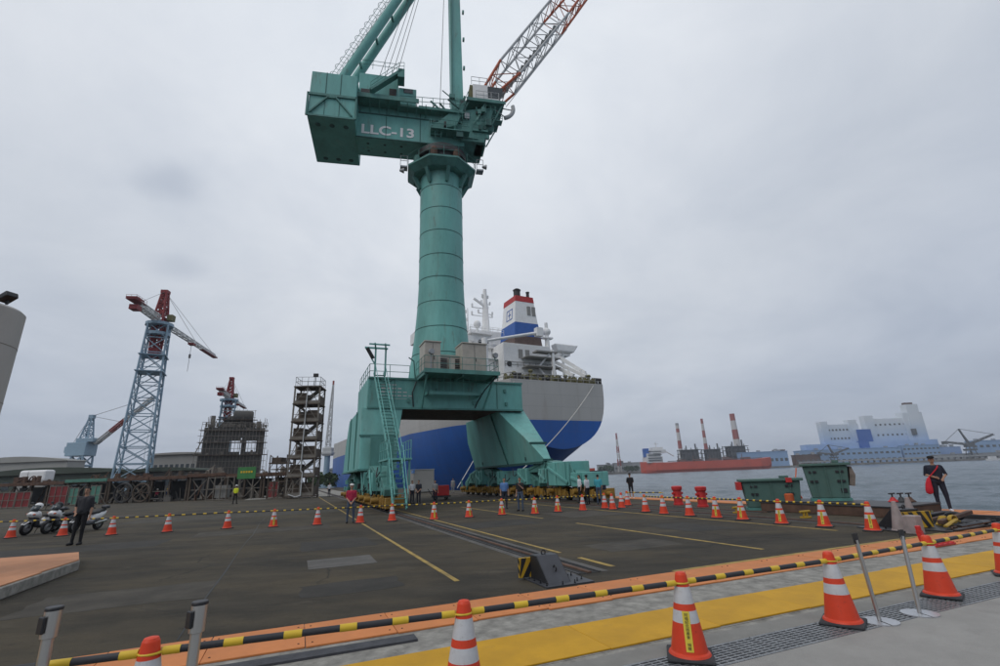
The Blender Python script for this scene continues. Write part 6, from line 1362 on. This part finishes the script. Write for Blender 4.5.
# green skips
def skip(label, pos, rz, L0, L1, W, Hh, flap):
    T = thing('waste_skip', label, 'skip', pos, rz, 'green waste skips')
    b = MB(); b.hexa([(-L0 / 2, -W * .45, .1), (L0 / 2, -W * .45, .1), (L0 / 2, W * .45, .1), (-L0 / 2, W * .45, .1), (-L1 / 2, -W / 2, Hh), (L1 / 2, -W / 2, Hh), (L1 / 2, W / 2, Hh), (-L1 / 2, W / 2, Hh)]); mk('tub', b, 'bin_green', parent=T, bevel=.03)
    b = MB(); b.box(-L1 / 2 - .1, L1 / 2 + .1, -W / 2 - .1, W / 2 + .08, Hh, Hh + .1); b.box(L1 * .2, L1 * .34, -.2, .2, Hh + .1, Hh + .2); mk('lid', b, 'bin_green', parent=T, bevel=.02)
    for x in (-.33, 0, .33):
        b = MB(); b.beam((x * L0, -W * .46, .12), (x * L1, -W * .51, Hh), .06, .04); mk('rib', b, 'bin_green', parent=T)
    b = MB(); b.box(-L0 / 2 - .06, L0 / 2 + .06, -W * .46, W * .46, 0, .1); mk('skid', b, 'teal_dark', parent=T)
    b = MB()
    for x in (-.3, .3):
        for z in (.55, .82): b.box(x * L1 - .13, x * L1 - .02, -W * .5 - .03, -W * .45, Hh * z - .03, Hh * z + .05); b.box(x * L1 + .02, x * L1 + .13, -W * .5 - .03, -W * .45, Hh * z - .03, Hh * z + .05)
    mk('latch', b, 'black_paint', parent=T)
    if flap == 1:
        b = MB(); b.loft([[(L1 / 2 + .05, -.3, Hh - .05), (L1 / 2 + .12, -.3, Hh - .05), (L1 / 2 + .12, .3, Hh - .05), (L1 / 2 + .05, .3, Hh - .05)], [(L1 / 2 + .02, -.25, Hh * .7), (L1 / 2 + .2, -.3, Hh * .72), (L1 / 2 + .15, .2, Hh * .7), (L1 / 2, .2, Hh * .7)], [(L1 / 2 - .05, -.2, Hh * .42), (L1 / 2 + .12, -.15, Hh * .4), (L1 / 2 + .06, .1, Hh * .45), (L1 / 2 - .05, .1, Hh * .42)]]); mk('hanging_rag', b, 'rag', parent=T, smooth=True)
        b = MB(); b.box(L0 * .3, L0 * .46, -W * .5, -W * .44, .3, .45); mk('slot', b, 'black_paint', parent=T)
    else:
        b = MB(); b.box(-L1 / 2 - .22, -L1 / 2 - .02, -W / 2 - .12, W * .1, Hh * .72, Hh * 1.0); b.box(L1 * .26, L1 * .36, -W / 2 - .12, -W / 2 + .05, Hh * .95, Hh + .12); mk('red_marker', b, 'red_bright', parent=T)
p = gnd(774, 509.5); fz1 = math.atan2(p.x, p.y)
skip('long low green waste skip with red corner markers on the quay', p, -fz1 + .12, 1.85, 2.1, .85, 1.1, 0)
# rusty raised steel platform and the second skip on it
T = thing('steel_pontoon', 'low rusty raised steel platform along the quay edge under the taller skip', 'platform', rs(18.4, 12.6), TH)
b = MB(); b.box(-1.25, 1.2, -2.9, 1.9, 0, .3); mk('body', b, 'rust', parent=T, bevel=.02)
b = MB(); b.box(-1.27, 1.22, -2.92, 1.92, .3, .34); mk('top_plate', b, 'steel_dark', parent=T)
p = rs(19.05, 12.9, .34); skip('taller green waste skip with rag hanging from its side', p, -math.atan2(p.x, p.y) + .05, 1.2, 1.45, .8, 1.28, 1)
rope(gnd(798, 508) + Vector((0, 0, 1.0)), gnd(804, 506) + Vector((0, 0, 1.55)), .15, .025, 'red and white hose slung between the two green skips', 'hose_orange', 'hose', 'hose')
T = thing('orange_bollard', 'short rusty orange post in front of the low green skip', 'bollard', gnd(792, 511), 0)
b = MB(); b.lathe([(.16, 0), (.16, .6), (.12, .64)], 18); mk('post', b, 'hose_orange', parent=T, smooth=True); b = MB(); b.lathe([(.19, .0), (.19, .05)], 18); mk('foot', b, 'rust', parent=T)
rope(gnd(795, 507), gnd(804, 503, .1), -.45, .045, 'thick orange hose arching behind the orange post', 'hose_orange', 'hose', 'hose')
# red mooring bollards
for k, (o_, s_) in enumerate(((17.7, 19.7), (17.4, 17.8))):
    T = thing('mooring_bollard', ['red ribbed mooring bollard, left of the pair on the quay', 'red ribbed mooring bollard, right of the pair on the quay'][k], 'bollard', rs(o_, s_), TH, 'red bollards')
    b = MB(); b.lathe([(.25, 0), (.25, .08), (.21, .1), (.21, .34), (.24, .36), (.24, .42), (.2, .44), (.2, .68), (.25, .72), (.26, .86), (.2, .9)], 20); mk('body', b, 'red_bright', parent=T, smooth=True)
    b = MB(); b.tube((-.32, 0, .55), (.32, 0, .55), .06, n=10); mk('cross_pin', b, 'red_bright', parent=T)
# valves, hook gear and frames by the right rail stop
for k, px in enumerate((896.5, 905, 913.5)):
    p = gnd(px, 512.5); T = thing('hydrant_valve', f'dark quay valve with T handle, {["left","middle","right"][k]} of three by the rail stop', 'valve', p, .4, 'quay valves')
    b = MB(); b.lathe([(.14, 0), (.11, .1), (.11, .3), (.17, .36), (.1, .42), (.05, .5)], 14); mk('body', b, ['red_bright', 'steel_dark', 'rust'][k], parent=T, smooth=True)
    b = MB(); b.tube((0, 0, .45), (0, 0, .62), .025); b.tube((-.16, 0, .62), (.16, 0, .62), .025); mk('handle', b, 'steel_dark', parent=T)
T = thing('mooring_winch', 'yellow and black mooring hook gear lying in a steel pit near the man', 'winch', rs(16.2, 7.95), TH + .06); T.scale = (1, 1, .55)
b = MB(); b.box(-1.6, 1.9, -.75, .8, .0, .06); b.box(-1.6, 1.9, .72, .84, .06, .3); b.box(-1.6, 1.9, -.8, -.7, .06, .14); b.box(1.82, 1.94, -.8, .84, .06, .26); mk('pit_frame', b, 'steel_dark', parent=T, bevel=.01)
b = MB(); b.beam((-.9, -.2, .28), (1.6, .1, .42), .12, .18); b.beam((-.8, .3, .2), (1.7, .5, .3), .1, .12); mk('rusty_arm', b, 'rust', parent=T, bevel=.02)
b = MB(); b.hexa([(-.5, -.2, .06), (-.2, -.2, .06), (-.2, .1, .06), (-.5, .1, .06), (-.42, -.12, .48), (-.32, -.12, .48), (-.32, 0, .48), (-.42, 0, .48)]); b.tube((-.4, -.1, .45), (.35, -.1, .15), .04); b.tube((-.38, -.06, .42), (-.75, -.06, .12), .04); b.tube((-1.4, -.5, .2), (-.3, -.3, .35), .05); b.torus((-.35, -.25, .35), .16, .05, 14, 6, axis='y'); mk('hook', b, 'chain_yellow', parent=T, bevel=.01)
b = MB()
for k in range(12): b.torus((-1.3 + k * .12, -.6 + .05 * math.sin(k), .12 + .03 * (k % 2)), .06, .02, 8, 5, axis='z' if k % 2 else 'y')
mk('chain', b, 'rust', parent=T)
b = MB()
for k in range(9): b.box(-.9 + k * .28, -.84 + k * .28, -.68, -.6, .06, .3 if k % 2 else .2)
b.path([(-1.7, -.9, .3), (-.9, -1.0, .36), (-.1, -.85, .3), (.3, -.6, .12)], .06); b.beam((-1.5, .6, .34), (1.8, .7, .36), .2, .1); b.torus((.9, .2, .3), .16, .07, 14, 7, axis='x'); b.torus((-1.1, .2, .2), .2, .08, 14, 7, axis='x'); mk('black_fittings', b, 'black_paint', parent=T)
b = MB()
for k in range(8): b.lathe([(.04, .3), (.035, .42), (.015, .5)], 8, (-1.2 + k * .33, .78, 0))
mk('studs', b, 'olive', parent=T)
T = thing('concrete_post', 'small pink grey concrete block post between rail stop and hook gear', 'post', gnd(916, 534), TH)
b = MB(); b.box(-.14, .14, -.14, .14, 0, .42); mk('block', b, 'cone_grey', parent=T, bevel=.02)
T = thing('red_stand', 'red steel stand with flat base behind the right foreground cone', 'stand', gnd(926, 548), TH)
b = MB(); b.beam((0, 0, .02), (-.04, .02, .32), .1, .08); b.tube((-.04, .02, .3), (-.05, .02, .42), .05); mk('upright', b, 'red_bright', parent=T, bevel=.01)
b = MB(); b.box(-.1, .75, -.16, -.1, .03, .06); b.box(-.1, .75, .1, .16, .03, .06)
for k in range(5): b.box(-.08 + k * .19, -.03 + k * .19, -.15, .15, .06, .08)
mk('base_frame', b, 'red_bright', parent=T)
for k, (a, c) in enumerate(((806, 518), (738, 513))):
    T = thing('mooring_cleat', ['small yellow cleat between the rails left of the pontoon', 'small yellow cleat beside the cones below the low skip'][k], 'cleat', gnd(a, c), TH, 'yellow cleats')
    b = MB(); b.box(-.16, .16, -.1, .1, 0, .05); b.tube((-.08, 0, .05), (-.06, 0, .2), .035); b.tube((.08, 0, .05), (.06, 0, .2), .035); b.tube((-.24, 0, .2), (.24, 0, .2), .04, n=8); mk('cleat_body', b, 'chain_yellow', parent=T, bevel=.01)
# cabin and red cart behind the left crane leg
T = thing('site_cabin', 'plain grey steel cabin standing under the crane portal', 'cabin', gnd(421.5, 492.5), TH); T.scale = (.82, .82, .95)
b = MB(); b.box(-1.7, 1.7, -1.5, 3, .1, 3.0); mk('body', b, 'building_grey', parent=T, bevel=.05); b = MB(); b.box(-1.75, 1.75, -1.55, 3.05, 3.0, 3.12); mk('roof', b, 'far_grey', parent=T); b = MB(); b.box(-1.75, -1.5, -1.58, -.2, 2.6, 3.2); mk('tarpaulin', b, 'blue_cloth', parent=T)
b = MB(); b.box(-1.6, 1.6, -1.4, 2.9, 0, .1); mk('skid', b, 'steel_dark', parent=T)
T = thing('handcart', 'small dark red cart beside the man under the portal', 'cart', gnd(441, 500), TH)
b = MB(); b.box(-.6, .6, -.4, .4, .35, 1.15); mk('box', b, 'red_bright', parent=T, bevel=.03); b = MB(); b.box(-.7, .7, -.45, .45, .22, .35); b.tube((-.7, 0, .3), (-1.1, 0, .9), .03); mk('frame', b, 'steel_dark', parent=T)
for x in (-.45, .45):
    b = MB(); b.torus((x, 0, .17), .12, .05, 14, 6, axis='y'); b.tube((x, -.45, .17), (x, .45, .17), .03); mk('wheel', b, 'tyre', parent=T)

# ================================================================ PEOPLE
# figure faces -Y; parts are capsules fused by a voxel remesh into one skin
def person(label, pos, face, height, dress, arms, lean=(0, 0), stance=.11, step=0.0, voxel=.013, cap=None, head_turn=0.0, shorts=False, girth=1.0):
    S = height / 1.74
    caps = []                                   # p, q, r0, r1, tag
    def C_(p, q, r0, r1, t):
        k = girth if t in ('torso', 'leg', 'shin') else 1.0; caps.append((Vector(p) * S, Vector(q) * S, r0 * S * k, r1 * S * k, t))
    for s in (-1, 1):
        x = stance * s; y = step * s
        C_((.085 * s, 0, .92), (x * .95, y * .5 - .01, .50), .088, .062, 'leg'); C_((x * .95, y * .5 - .01, .50), (x, y, .09), .058, .042, 'shin')
        C_((x, y + .02, .05), (x + .02 * s, y - .15, .035), .045, .036, 'shoe'); C_((x, y + .05, .04), (x, y, .04), .042, .045, 'shoe')
    C_((-.075, 0, .95), (.075, 0, .95), .105, .105, 'leg')
    for s in (-1, 1):
        C_((.065 * s, 0, 1.0), (.10 * s, .0, 1.33), .098, .098, 'torso'); C_((.10 * s, 0, 1.33), (.165 * s, .005, 1.40), .085, .066, 'torso')
    C_((0, -.02, 1.05), (0, -.01, 1.36), .11, .10, 'torso'); C_((-.13, 0, 1.41), (.13, 0, 1.41), .055, .055, 'torso')
    C_((0, .008, 1.42), (0, 0, 1.54), .052, .05, 'skin')
    for s, (el, wr, sleeve) in zip((-1, 1), arms):
        sh = Vector((.185 * s, 0, 1.40)); el = Vector(el); wr = Vector(wr)
        C_(sh, sh.lerp(el, .65), .058, .048, 'torso'); C_(sh.lerp(el, .6), el, .047, .04, 'torso' if sleeve else 'skin'); C_(el, wr, .038, .027, 'torso' if sleeve == 2 else 'skin')
        d = (wr - el).normalized(); side = d.cross(Vector((0, 1, 0.3))).normalized(); pl = wr + d * .085
        nrm = d.cross(side).normalized()
        C_(wr, wr + d * .03, .027, .026, 'skin')
        for k in range(-1, 2): C_(wr + d * .03 + side * (.012 * k), pl + side * (.021 * k), .018, .015, 'skin')
        for k, ln in zip((-1.5, -.5, .5, 1.5), (.062, .078, .072, .055)):
            a_ = pl + side * (.019 * k); m_ = a_ + d * (ln * .55) + nrm * .006; C_(a_, m_, .0105, .0095, 'skin'); C_(m_, m_ + d * (ln * .38) + nrm * .02, .0095, .0085, 'skin')
        C_(wr + d * .035 + side * .024, wr + d * .085 + side * .05 + nrm * .012, .0125, .010, 'skin')
    b = MB()
    for (p, q, r0, r1, t) in caps:
        b.tube(p, q, r0, r1, n=12); b.ell(p, (r0, r0, r0), 12, 8); b.ell(q, (r1, r1, r1), 12, 8)
    # head: skull, jaw, nose, ears
    ct, stn = math.cos(head_turn), math.sin(head_turn)
    def hp(x, y, z): return ((x * ct - y * stn) * S, (x * stn + y * ct) * S, z * S)
    for c, r in ((hp(0, .0, 1.655), (.076, .092, .088)), (hp(0, -.022, 1.59), (.058, .066, .068)), (hp(0, -.098, 1.622), (.012, .016, .02)), (hp(.078, 0, 1.625), (.012, .02, .03)), (hp(-.078, 0, 1.625), (.012, .02, .03)), (hp(0, -.088, 1.583), (.022, .008, .008))):
        b.ell(c, tuple(x * S for x in r), 16, 12)
    me = bpy.data.meshes.new('body'); me.from_pydata(b.v, [], b.f)
    o = bpy.data.objects.new('person', me); COL.objects.link(o)
    md = o.modifiers.new('r', 'REMESH'); md.mode = 'VOXEL'; md.voxel_size = voxel
    sm = o.modifiers.new('s', 'SMOOTH'); sm.factor = .5; sm.iterations = 2
    dg = bpy.context.evaluated_depsgraph_get(); m2 = bpy.data.meshes.new_from_object(o.evaluated_get(dg)); o.modifiers.clear(); o.data = m2
    names = list(dict.fromkeys([dress['shirt'], dress['legs'], dress['shoes'], 'skin', dress.get('hair', 'hair'), dress.get('cap', 'hair'), 'white_cloth'])); m2.materials.clear()
    for n_ in names: m2.materials.append(MAT[n_])
    n = len(m2.polygons); cen = np.empty(n * 3); m2.polygons.foreach_get('center', cen); cen = cen.reshape(-1, 3)
    best = np.full(n, 1e9); tagi = np.zeros(n, int); tg = {'leg': names.index(dress['legs']), 'shin': names.index(dress.get('shin', dress['legs'])) if dress.get('shin', dress['legs']) in names else names.index('skin'), 'shoe': names.index(dress['shoes']), 'torso': names.index(dress['shirt']), 'skin': names.index('skin')}
    for (p, q, r0, r1, t) in caps:
        p_, q_ = np.array(p), np.array(q); d = q_ - p_; L2 = max(d @ d, 1e-9); u = np.clip(((cen - p_) @ d) / L2, 0, 1); dist = np.linalg.norm(cen - p_ - u[:, None] * d, axis=1) - (r0 + (r1 - r0) * u)
        k = dist < best; best[k] = dist[k]; tagi[k] = tg[t]
    z = cen[:, 2] / S; lx = (cen[:, 0] * ct + cen[:, 1] * stn) / S; ly = (-cen[:, 0] * stn + cen[:, 1] * ct) / S
    hd = z > 1.49; tagi[hd] = names.index('skin')
    hair = (z > 1.69) | ((ly > .0) & (z > 1.58)) | ((ly > -.045) & (z > 1.645)); hair &= z > 1.55
    tagi[hair & hd] = names.index(dress.get('hair', 'hair'))
    if cap:
        kc = hd & ((z > 1.675)); tagi[kc] = names.index(dress['cap'])
    m2.polygons.foreach_set('material_index', tagi.astype(np.int32)); m2.polygons.foreach_set('use_smooth', [True] * n); m2.update()
    o.location = pos; o.rotation_euler = (lean[0], lean[1], face); tag(o, label, 'person')
    e = MB()
    for s in (-1, 1): e.ell(hp(.03 * s, -.080, 1.642), (.012 * S, .009 * S, .007 * S), 8, 6)
    for s in (-1, 1): e.beam(hp(.016 * s, -.087, 1.66), hp(.046 * s, -.077, 1.662), .006 * S)
    mk('eyes', e, 'hair', parent=o)
    if cap:
        c = MB(); c.lathe([(.098 * S, 1.685 * S), (.098 * S, 1.72 * S), (.08 * S, 1.755 * S), (.03 * S, 1.77 * S)], 18)
        if cap == 'brim': c.prism([(hp(a_, c_, 0)[0], hp(a_, c_, 0)[1]) for a_, c_ in ((-.07, -.06), (.07, -.06), (.05, -.165), (-.05, -.165))], 1.685 * S, 1.697 * S, 'z')
        if cap == 'helmet': c.lathe([(.125 * S, 1.68 * S), (.125 * S, 1.692 * S), (.105 * S, 1.70 * S), (.1 * S, 1.75 * S), (.06 * S, 1.79 * S), (.02 * S, 1.80 * S)], 18)
        mk('cap', c, dress['cap'], parent=o, smooth=True)
    return o
HANG = lambda s, y=0.02: ((.225 * s, .03, 1.12), (.235 * s, -.04 + y, .88), 1)
HELD = lambda s: ((.215 * s, .0, 1.12), (.06 * s, -.16, .93), 1)
BEHIND = lambda s: ((.24 * s, .06, 1.14), (.08 * s, .16, .96), 1)
POCKET = lambda s: ((.25 * s, .05, 1.14), (.17 * s, -.06, .97), 1)
FOLD = lambda s: ((.22 * s, -.05, 1.14), (-.08 * s, -.2, 1.14), 2)
def face_to(p, dx=0.0): return math.atan2(-p.x, p.y) * -1 * -1 + dx
P = lambda px, py: gnd(px, py)
def F_(p, d=0.0): return math.atan2(-p.x, p.y) + d      # turn to face the camera, plus d
p = P(75, 545); person('man in dark polo and black trousers standing by the motorcycles, weight on one leg', p, F_(p, -.5), 1.86, dict(shirt='charcoal_cloth', legs='black_cloth', shoes='black_cloth'), [POCKET(-1), HANG(1)], lean=(0, .03), step=.03, stance=.10, voxel=.012)
p = P(350, 523); o = person('man in crimson shirt, jeans and white cap with hands clasped, between far cones', p, F_(p), 1.60, dict(shirt='crimson', legs='denim', shoes='black_cloth', cap='cap_white'), [HELD(-1), HELD(1)], stance=.14, voxel=.013, cap='brim')
p = P(412, 504); person('man in white shirt standing left in the pair under the portal', p, F_(p, .6), 1.64, dict(shirt='white_cloth', legs='navy', shoes='black_cloth'), [HANG(-1), HANG(1)], voxel=.016)
p = P(418.5, 504.5); person('man in dark blue overalls standing right in the pair under the portal', p, F_(p, -.4), 1.64, dict(shirt='navy', legs='navy', shoes='black_cloth'), [HELD(-1), HELD(1)], voxel=.016)
p = P(435, 503); person('man in light patterned shirt holding papers beside the red cart', p, F_(p, .3), 1.60, dict(shirt='grey_cloth', legs='navy', shoes='black_cloth'), [HELD(-1), HANG(1)], voxel=.016)
p = P(453, 493); person('small distant person in pale grey under the crane by the ship', p, F_(p), 1.66, dict(shirt='grey_cloth', legs='grey_cloth', shoes='black_cloth'), [HANG(-1), HANG(1)], voxel=.018)
p = P(505, 509); person('man in blue shirt and navy trousers behind the far cones', p, F_(p, .2), 1.60, dict(shirt='blue_cloth', legs='navy', shoes='black_cloth'), [HANG(-1), HANG(1)], voxel=.014)
p = P(521, 511); person('man in black polo and jeans next to the man in blue shirt', p, F_(p, -.5), 1.60, dict(shirt='black_cloth', legs='denim', shoes='black_cloth'), [HANG(-1), ((.24, -.06, 1.12), (.12, -.2, 1.3), 1)], stance=.13, voxel=.014)
p = P(581, 503); person('man in white shirt half hidden at the end of the crane bogies', p, F_(p, -1.2), 1.60, dict(shirt='white_cloth', legs='black_cloth', shoes='black_cloth'), [HANG(-1), HANG(1)], voxel=.016)
p = P(588.5, 505); person('man in white shirt and black cap looking towards the water', p, F_(p, -2.2), 1.58, dict(shirt='white_cloth', legs='black_cloth', shoes='black_cloth', cap='black_cloth'), [HELD(-1), HANG(1)], voxel=.016, cap='brim')
p = P(600, 504.5); o = person('man in teal shirt with dark shoulder bag seen from behind', p, F_(p, 2.9), 1.60, dict(shirt='teal_cloth', legs='denim', shoes='black_cloth'), [HANG(-1), HELD(1)], voxel=.014)
bg_ = MB(); bg_.box(-.12, .12, -.05, .06, .72, .98); k_ = mk('shoulder_bag', bg_, 'navy', loc=p + Vector((.30, -.06, .04)), rotz=.4, bevel=.03); tag(k_, 'dark shoulder bag at the hip of the man in teal', 'bag')
p = P(632, 498.5); person('man all in black with white shoes and cap standing at the quay edge', p, F_(p, .2), 1.56, dict(shirt='black_cloth', legs='black_cloth', shoes='white_cloth', shin='skin', cap='black_cloth'), [BEHIND(-1), BEHIND(1)], voxel=.015, cap='brim')
p = P(946, 511.5); PM = p.copy(); o = person('man in dark navy with white shoes and cap carrying a red float bag', p, F_(p, .15), 1.80, dict(shirt='navy', legs='navy', shoes='white_cloth', cap='black_cloth'), [((-.26, .02, 1.16), (-.06, -.15, 1.08), 1), ((.27, .0, 1.16), (.16, -.12, 1.04), 1)], stance=.13, girth=1.1, voxel=.011, cap='brim')
fb = MB(); fb.loft([[(r * math.cos(6.283 * k / 12) + x, r * .7 * math.sin(6.283 * k / 12) - .16, z) for k in range(12)] for x, z, r in ((-.22, 1.12, .02), (-.235, 1.06, .055), (-.27, .9, .085), (-.29, .72, .105), (-.295, .62, .1), (-.295, .57, .04))]); fo = mk('float_bag', fb, 'red_cloth', loc=p, rotz=F_(p, .15), smooth='all'); tag(fo, 'red rescue float bag slung across the man in navy', 'bag')
st_ = MB(); st_.path([(-.22, -.14, 1.1), (-.08, -.165, 1.25), (.06, -.15, 1.40), (.13, -.02, 1.50), (.1, .1, 1.42)], .018); mk('strap', st_, 'red_cloth', parent=fo)
p = P(234.5, 504); person('yard worker in yellow vest and helmet walking near the steel jigs', p, F_(p, 2.6), 1.80, dict(shirt='hivis', legs='black_cloth', shoes='black_cloth', cap='cap_white'), [HANG(-1), HANG(1)], step=.12, voxel=.018, cap='helmet')
for k, (px, c_, cp, lb) in enumerate(((148, 'navy', 'cap_white', 'worker in navy and white helmet, left of the group in the dark jig'), (156, 'crimson', 'cap_white', 'worker in dark red and white helmet, middle of the group in the dark jig'), (166, 'work_blue', 'helmet_yellow', 'worker in blue overalls at the right of the dark jig group'))):
    q = at(px, 500, 70.6); person(lb, Vector((q.x, 70.6, 0)), F_(q, .4 * k), 1.72, dict(shirt=c_, legs='navy', shoes='black_cloth', cap=cp), [HANG(-1), HELD(1)], voxel=.02, cap='helmet')
q = at(329, 495, 62); person('distant person in white shirt right of the scaffold tower', Vector((q.x, 62, 0)), F_(q, .4), 1.68, dict(shirt='white_cloth', legs='navy', shoes='black_cloth'), [HANG(-1), HANG(1)], voxel=.02)

# ================================================================ MOTORCYCLES
def motorcycle(label, pos, head, lean, white, screen):
    T = thing('motorcycle', label, 'motorcycle', pos, head, 'parked patrol motorcycles'); T.rotation_euler = (0, lean, head)     # nose towards -Y
    for y, nm in ((-.68, 'front_wheel'), (.68, 'rear_wheel')):
        b = MB(); b.torus((0, y, .29), .225, .068, 24, 10, axis='x'); wo = mk(nm, b, 'tyre', parent=T, smooth='all')
        b = MB(); b.lathe([(.165, -.04), (.18, -.03), (.18, .03), (.165, .04), (.05, .045), (.05, -.045)], 20, (0, y, .29), axis='x')
        for k in range(5): a = 2 * math.pi * k / 5; b.beam((0, y, .29), (0, y + .17 * math.cos(a), .29 + .17 * math.sin(a)), .03, .05)
        mk('rim', b, 'silver', parent=wo)
        b = MB(); b.torus((.06, y, .29), .11, .012, 18, 5, axis='x'); mk('brake_disc', b, 'steel', parent=wo)
    def el(y, z, wx, h, n=14, top=1.0): return [(wx * math.copysign(abs(math.cos(6.2832 * k / n)) ** .75, math.cos(6.2832 * k / n)), y, z + h * math.sin(6.2832 * k / n)) for k in range(n)]
    bm = 'white_clean' if white else 'charcoal'
    b = MB(); b.loft([el(-.80, .84, .03, .04), el(-.74, .84, .12, .08), el(-.60, .85, .19, .13), el(-.46, .84, .21, .17), el(-.36, .78, .19, .20), el(-.30, .70, .13, .16)]); fr = mk('front_fairing', b, 'white_clean', parent=T, smooth='all')
    b = MB(); b.ell((0, -.775, .86), (.1, .035, .055), 14, 8); mk('headlight', b, 'lamp_glass', parent=fr, smooth='all')
    for s in (-1, 1): b = MB(); b.ell((.15 * s, -.68, .86), (.06, .06, .03), 10, 6); mk('indicator', b, 'orange_paint', parent=fr, smooth='all')
    b = MB(); b.prism([(-.62, .74), (-.36, .70), (-.26, .36), (-.42, .36)], -.16, .16, 'x'); mk('leg_shield', b, 'charcoal', parent=T, bevel=.03)
    b = MB(); b.loft([el(-.40, .42, .13, .10), el(-.2, .34, .2, .08), el(.1, .34, .21, .09), el(.25, .46, .2, .17)]); mk('floorboard', b, 'charcoal', parent=T, smooth='all')
    b = MB(); b.loft([el(.05, .52, .17, .16), el(.25, .58, .2, .2), el(.55, .64, .19, .17), el(.82, .74, .13, .1), el(.95, .79, .05, .04)]); rb_ = mk('rear_body', b, bm, parent=T, smooth='all')
    b = MB(); b.ell((0, .94, .78), (.09, .03, .04), 10, 6); mk('tail_light', b, 'red_bright', parent=rb_, smooth='all')
    b = MB(); b.loft([el(-.02, .76, .1, .04), el(.1, .78, .15, .06), el(.4, .80, .16, .06), el(.5, .86, .14, .06), el(.8, .88, .12, .05), el(.88, .87, .05, .03)]); mk('seat', b, 'seat', parent=T, smooth='all')
    b = MB(); b.prism([(-.92, .46), (-.68, .60), (-.46, .52), (-.45, .49), (-.68, .56), (-.90, .42)], -.075, .075, 'x'); mk('front_mudguard', b, 'white_clean' if white else 'charcoal', parent=T, bevel=.02)
    b = MB()
    for s in (-1, 1): b.tube((.1 * s, -.68, .29), (.09 * s, -.50, .72), .025, n=8)
    mk('fork', b, 'steel_dark', parent=T)
    b = MB(); b.path([(-.36, -.26, 1.04), (-.2, -.36, 1.03), (0, -.40, 1.0), (.2, -.36, 1.03), (.36, -.26, 1.04)], .016, n=8)
    for s in (-1, 1): b.tube((.26 * s, -.31, 1.035), (.37 * s, -.25, 1.04), .024, n=8)
    hb = mk('handlebar', b, 'black_paint', parent=T)
    for s in (-1, 1):
        b = MB(); b.tube((.24 * s, -.34, 1.03), (.33 * s, -.40, 1.24), .009, n=6); b.ell((.37 * s, -.40, 1.27), (.085, .022, .05), 12, 8); mk('mirror', b, 'black_paint', parent=hb, smooth='all')
    if screen:
        b = MB(); b.loft([[(-.2, -.62, .98), (0, -.68, .99), (.2, -.62, .98)], [(-.18, -.5, 1.22), (0, -.56, 1.24), (.18, -.5, 1.22)]], close=False, cap=False); ws = mk('windscreen', b, 'glass', parent=T, smooth='all'); so = ws.modifiers.new('s', 'SOLIDIFY'); so.thickness = .006
    b = MB(); b.box(-.15, .15, .74, .98, .93, 1.08); mk('top_box', b, 'charcoal', parent=T, bevel=.06)
    b = MB(); b.tube((.17, .2, .32), (.2, .85, .42), .045, .06, n=12); mk('exhaust', b, 'steel', parent=T, smooth=True)
    b = MB(); b.tube((-.12, .0, .32), (-.28, .06, .0), .015, n=6); mk('side_stand', b, 'steel_dark', parent=T)
    return T
def helmet(label, pos, m):
    T = thing('crash_helmet', label, 'helmet', pos, -.6, 'helmets on the motorcycles'); b = MB(); b.ell((0, 0, .12), (.13, .155, .14), 18, 12); mk('shell', b, m, parent=T, smooth='all')
    b = MB(); b.ell((0, -.05, .1), (.115, .12, .075), 14, 8); mk('visor', b, 'glass', parent=T, smooth='all')
hd_ = RAD(0)
def bike_pos(px, py, head):   # wheel contact pixel of the front wheel
    q = gnd(px, py); return q + Matrix.Rotation(head, 3, 'Z') @ Vector((0, .68, 0))
q1 = bike_pos(24, 535.5, hd_); motorcycle('white patrol motorcycle with white helmet, leftmost of the three', q1, hd_, RAD(6), True, True)
q2 = bike_pos(45, 534, hd_); motorcycle('dark patrol motorcycle with black helmet, middle of the three', q2, hd_, RAD(6), False, True)
q3 = bike_pos(72, 533, hd_ + .05); motorcycle('white and grey patrol motorcycle behind the man in dark polo', q3, hd_ + .05, RAD(6), True, False)
helmet('white crash helmet on the left motorcycle', q1 + Matrix.Rotation(hd_, 3, 'Z') @ Vector((.09, -.40, 1.06)), 'white_clean')
helmet('black crash helmet on the middle motorcycle', q2 + Matrix.Rotation(hd_, 3, 'Z') @ Vector((.09, -.40, 1.06)), 'black_paint')

# ================================================================ HAZE
hz = MB(); hz.box(-2600, 3100, -200, 2700, -8.2, 140)
ho = mk('haze', hz, 'white'); ho['kind'] = 'stuff'
m = bpy.data.materials.new('haze'); m.use_nodes = True; t = m.node_tree
t.nodes.remove(t.nodes['Principled BSDF']); v = t.nodes.new('ShaderNodeVolumePrincipled')
v.inputs['Color'].default_value = (0.80, 0.86, 0.95, 1); v.inputs['Density'].default_value = 0.0002; v.inputs['Anisotropy'].default_value = 0.2
t.links.new(v.outputs[0], t.nodes['Material Output'].inputs['Volume']); ho.data.materials.clear(); ho.data.materials.append(m)
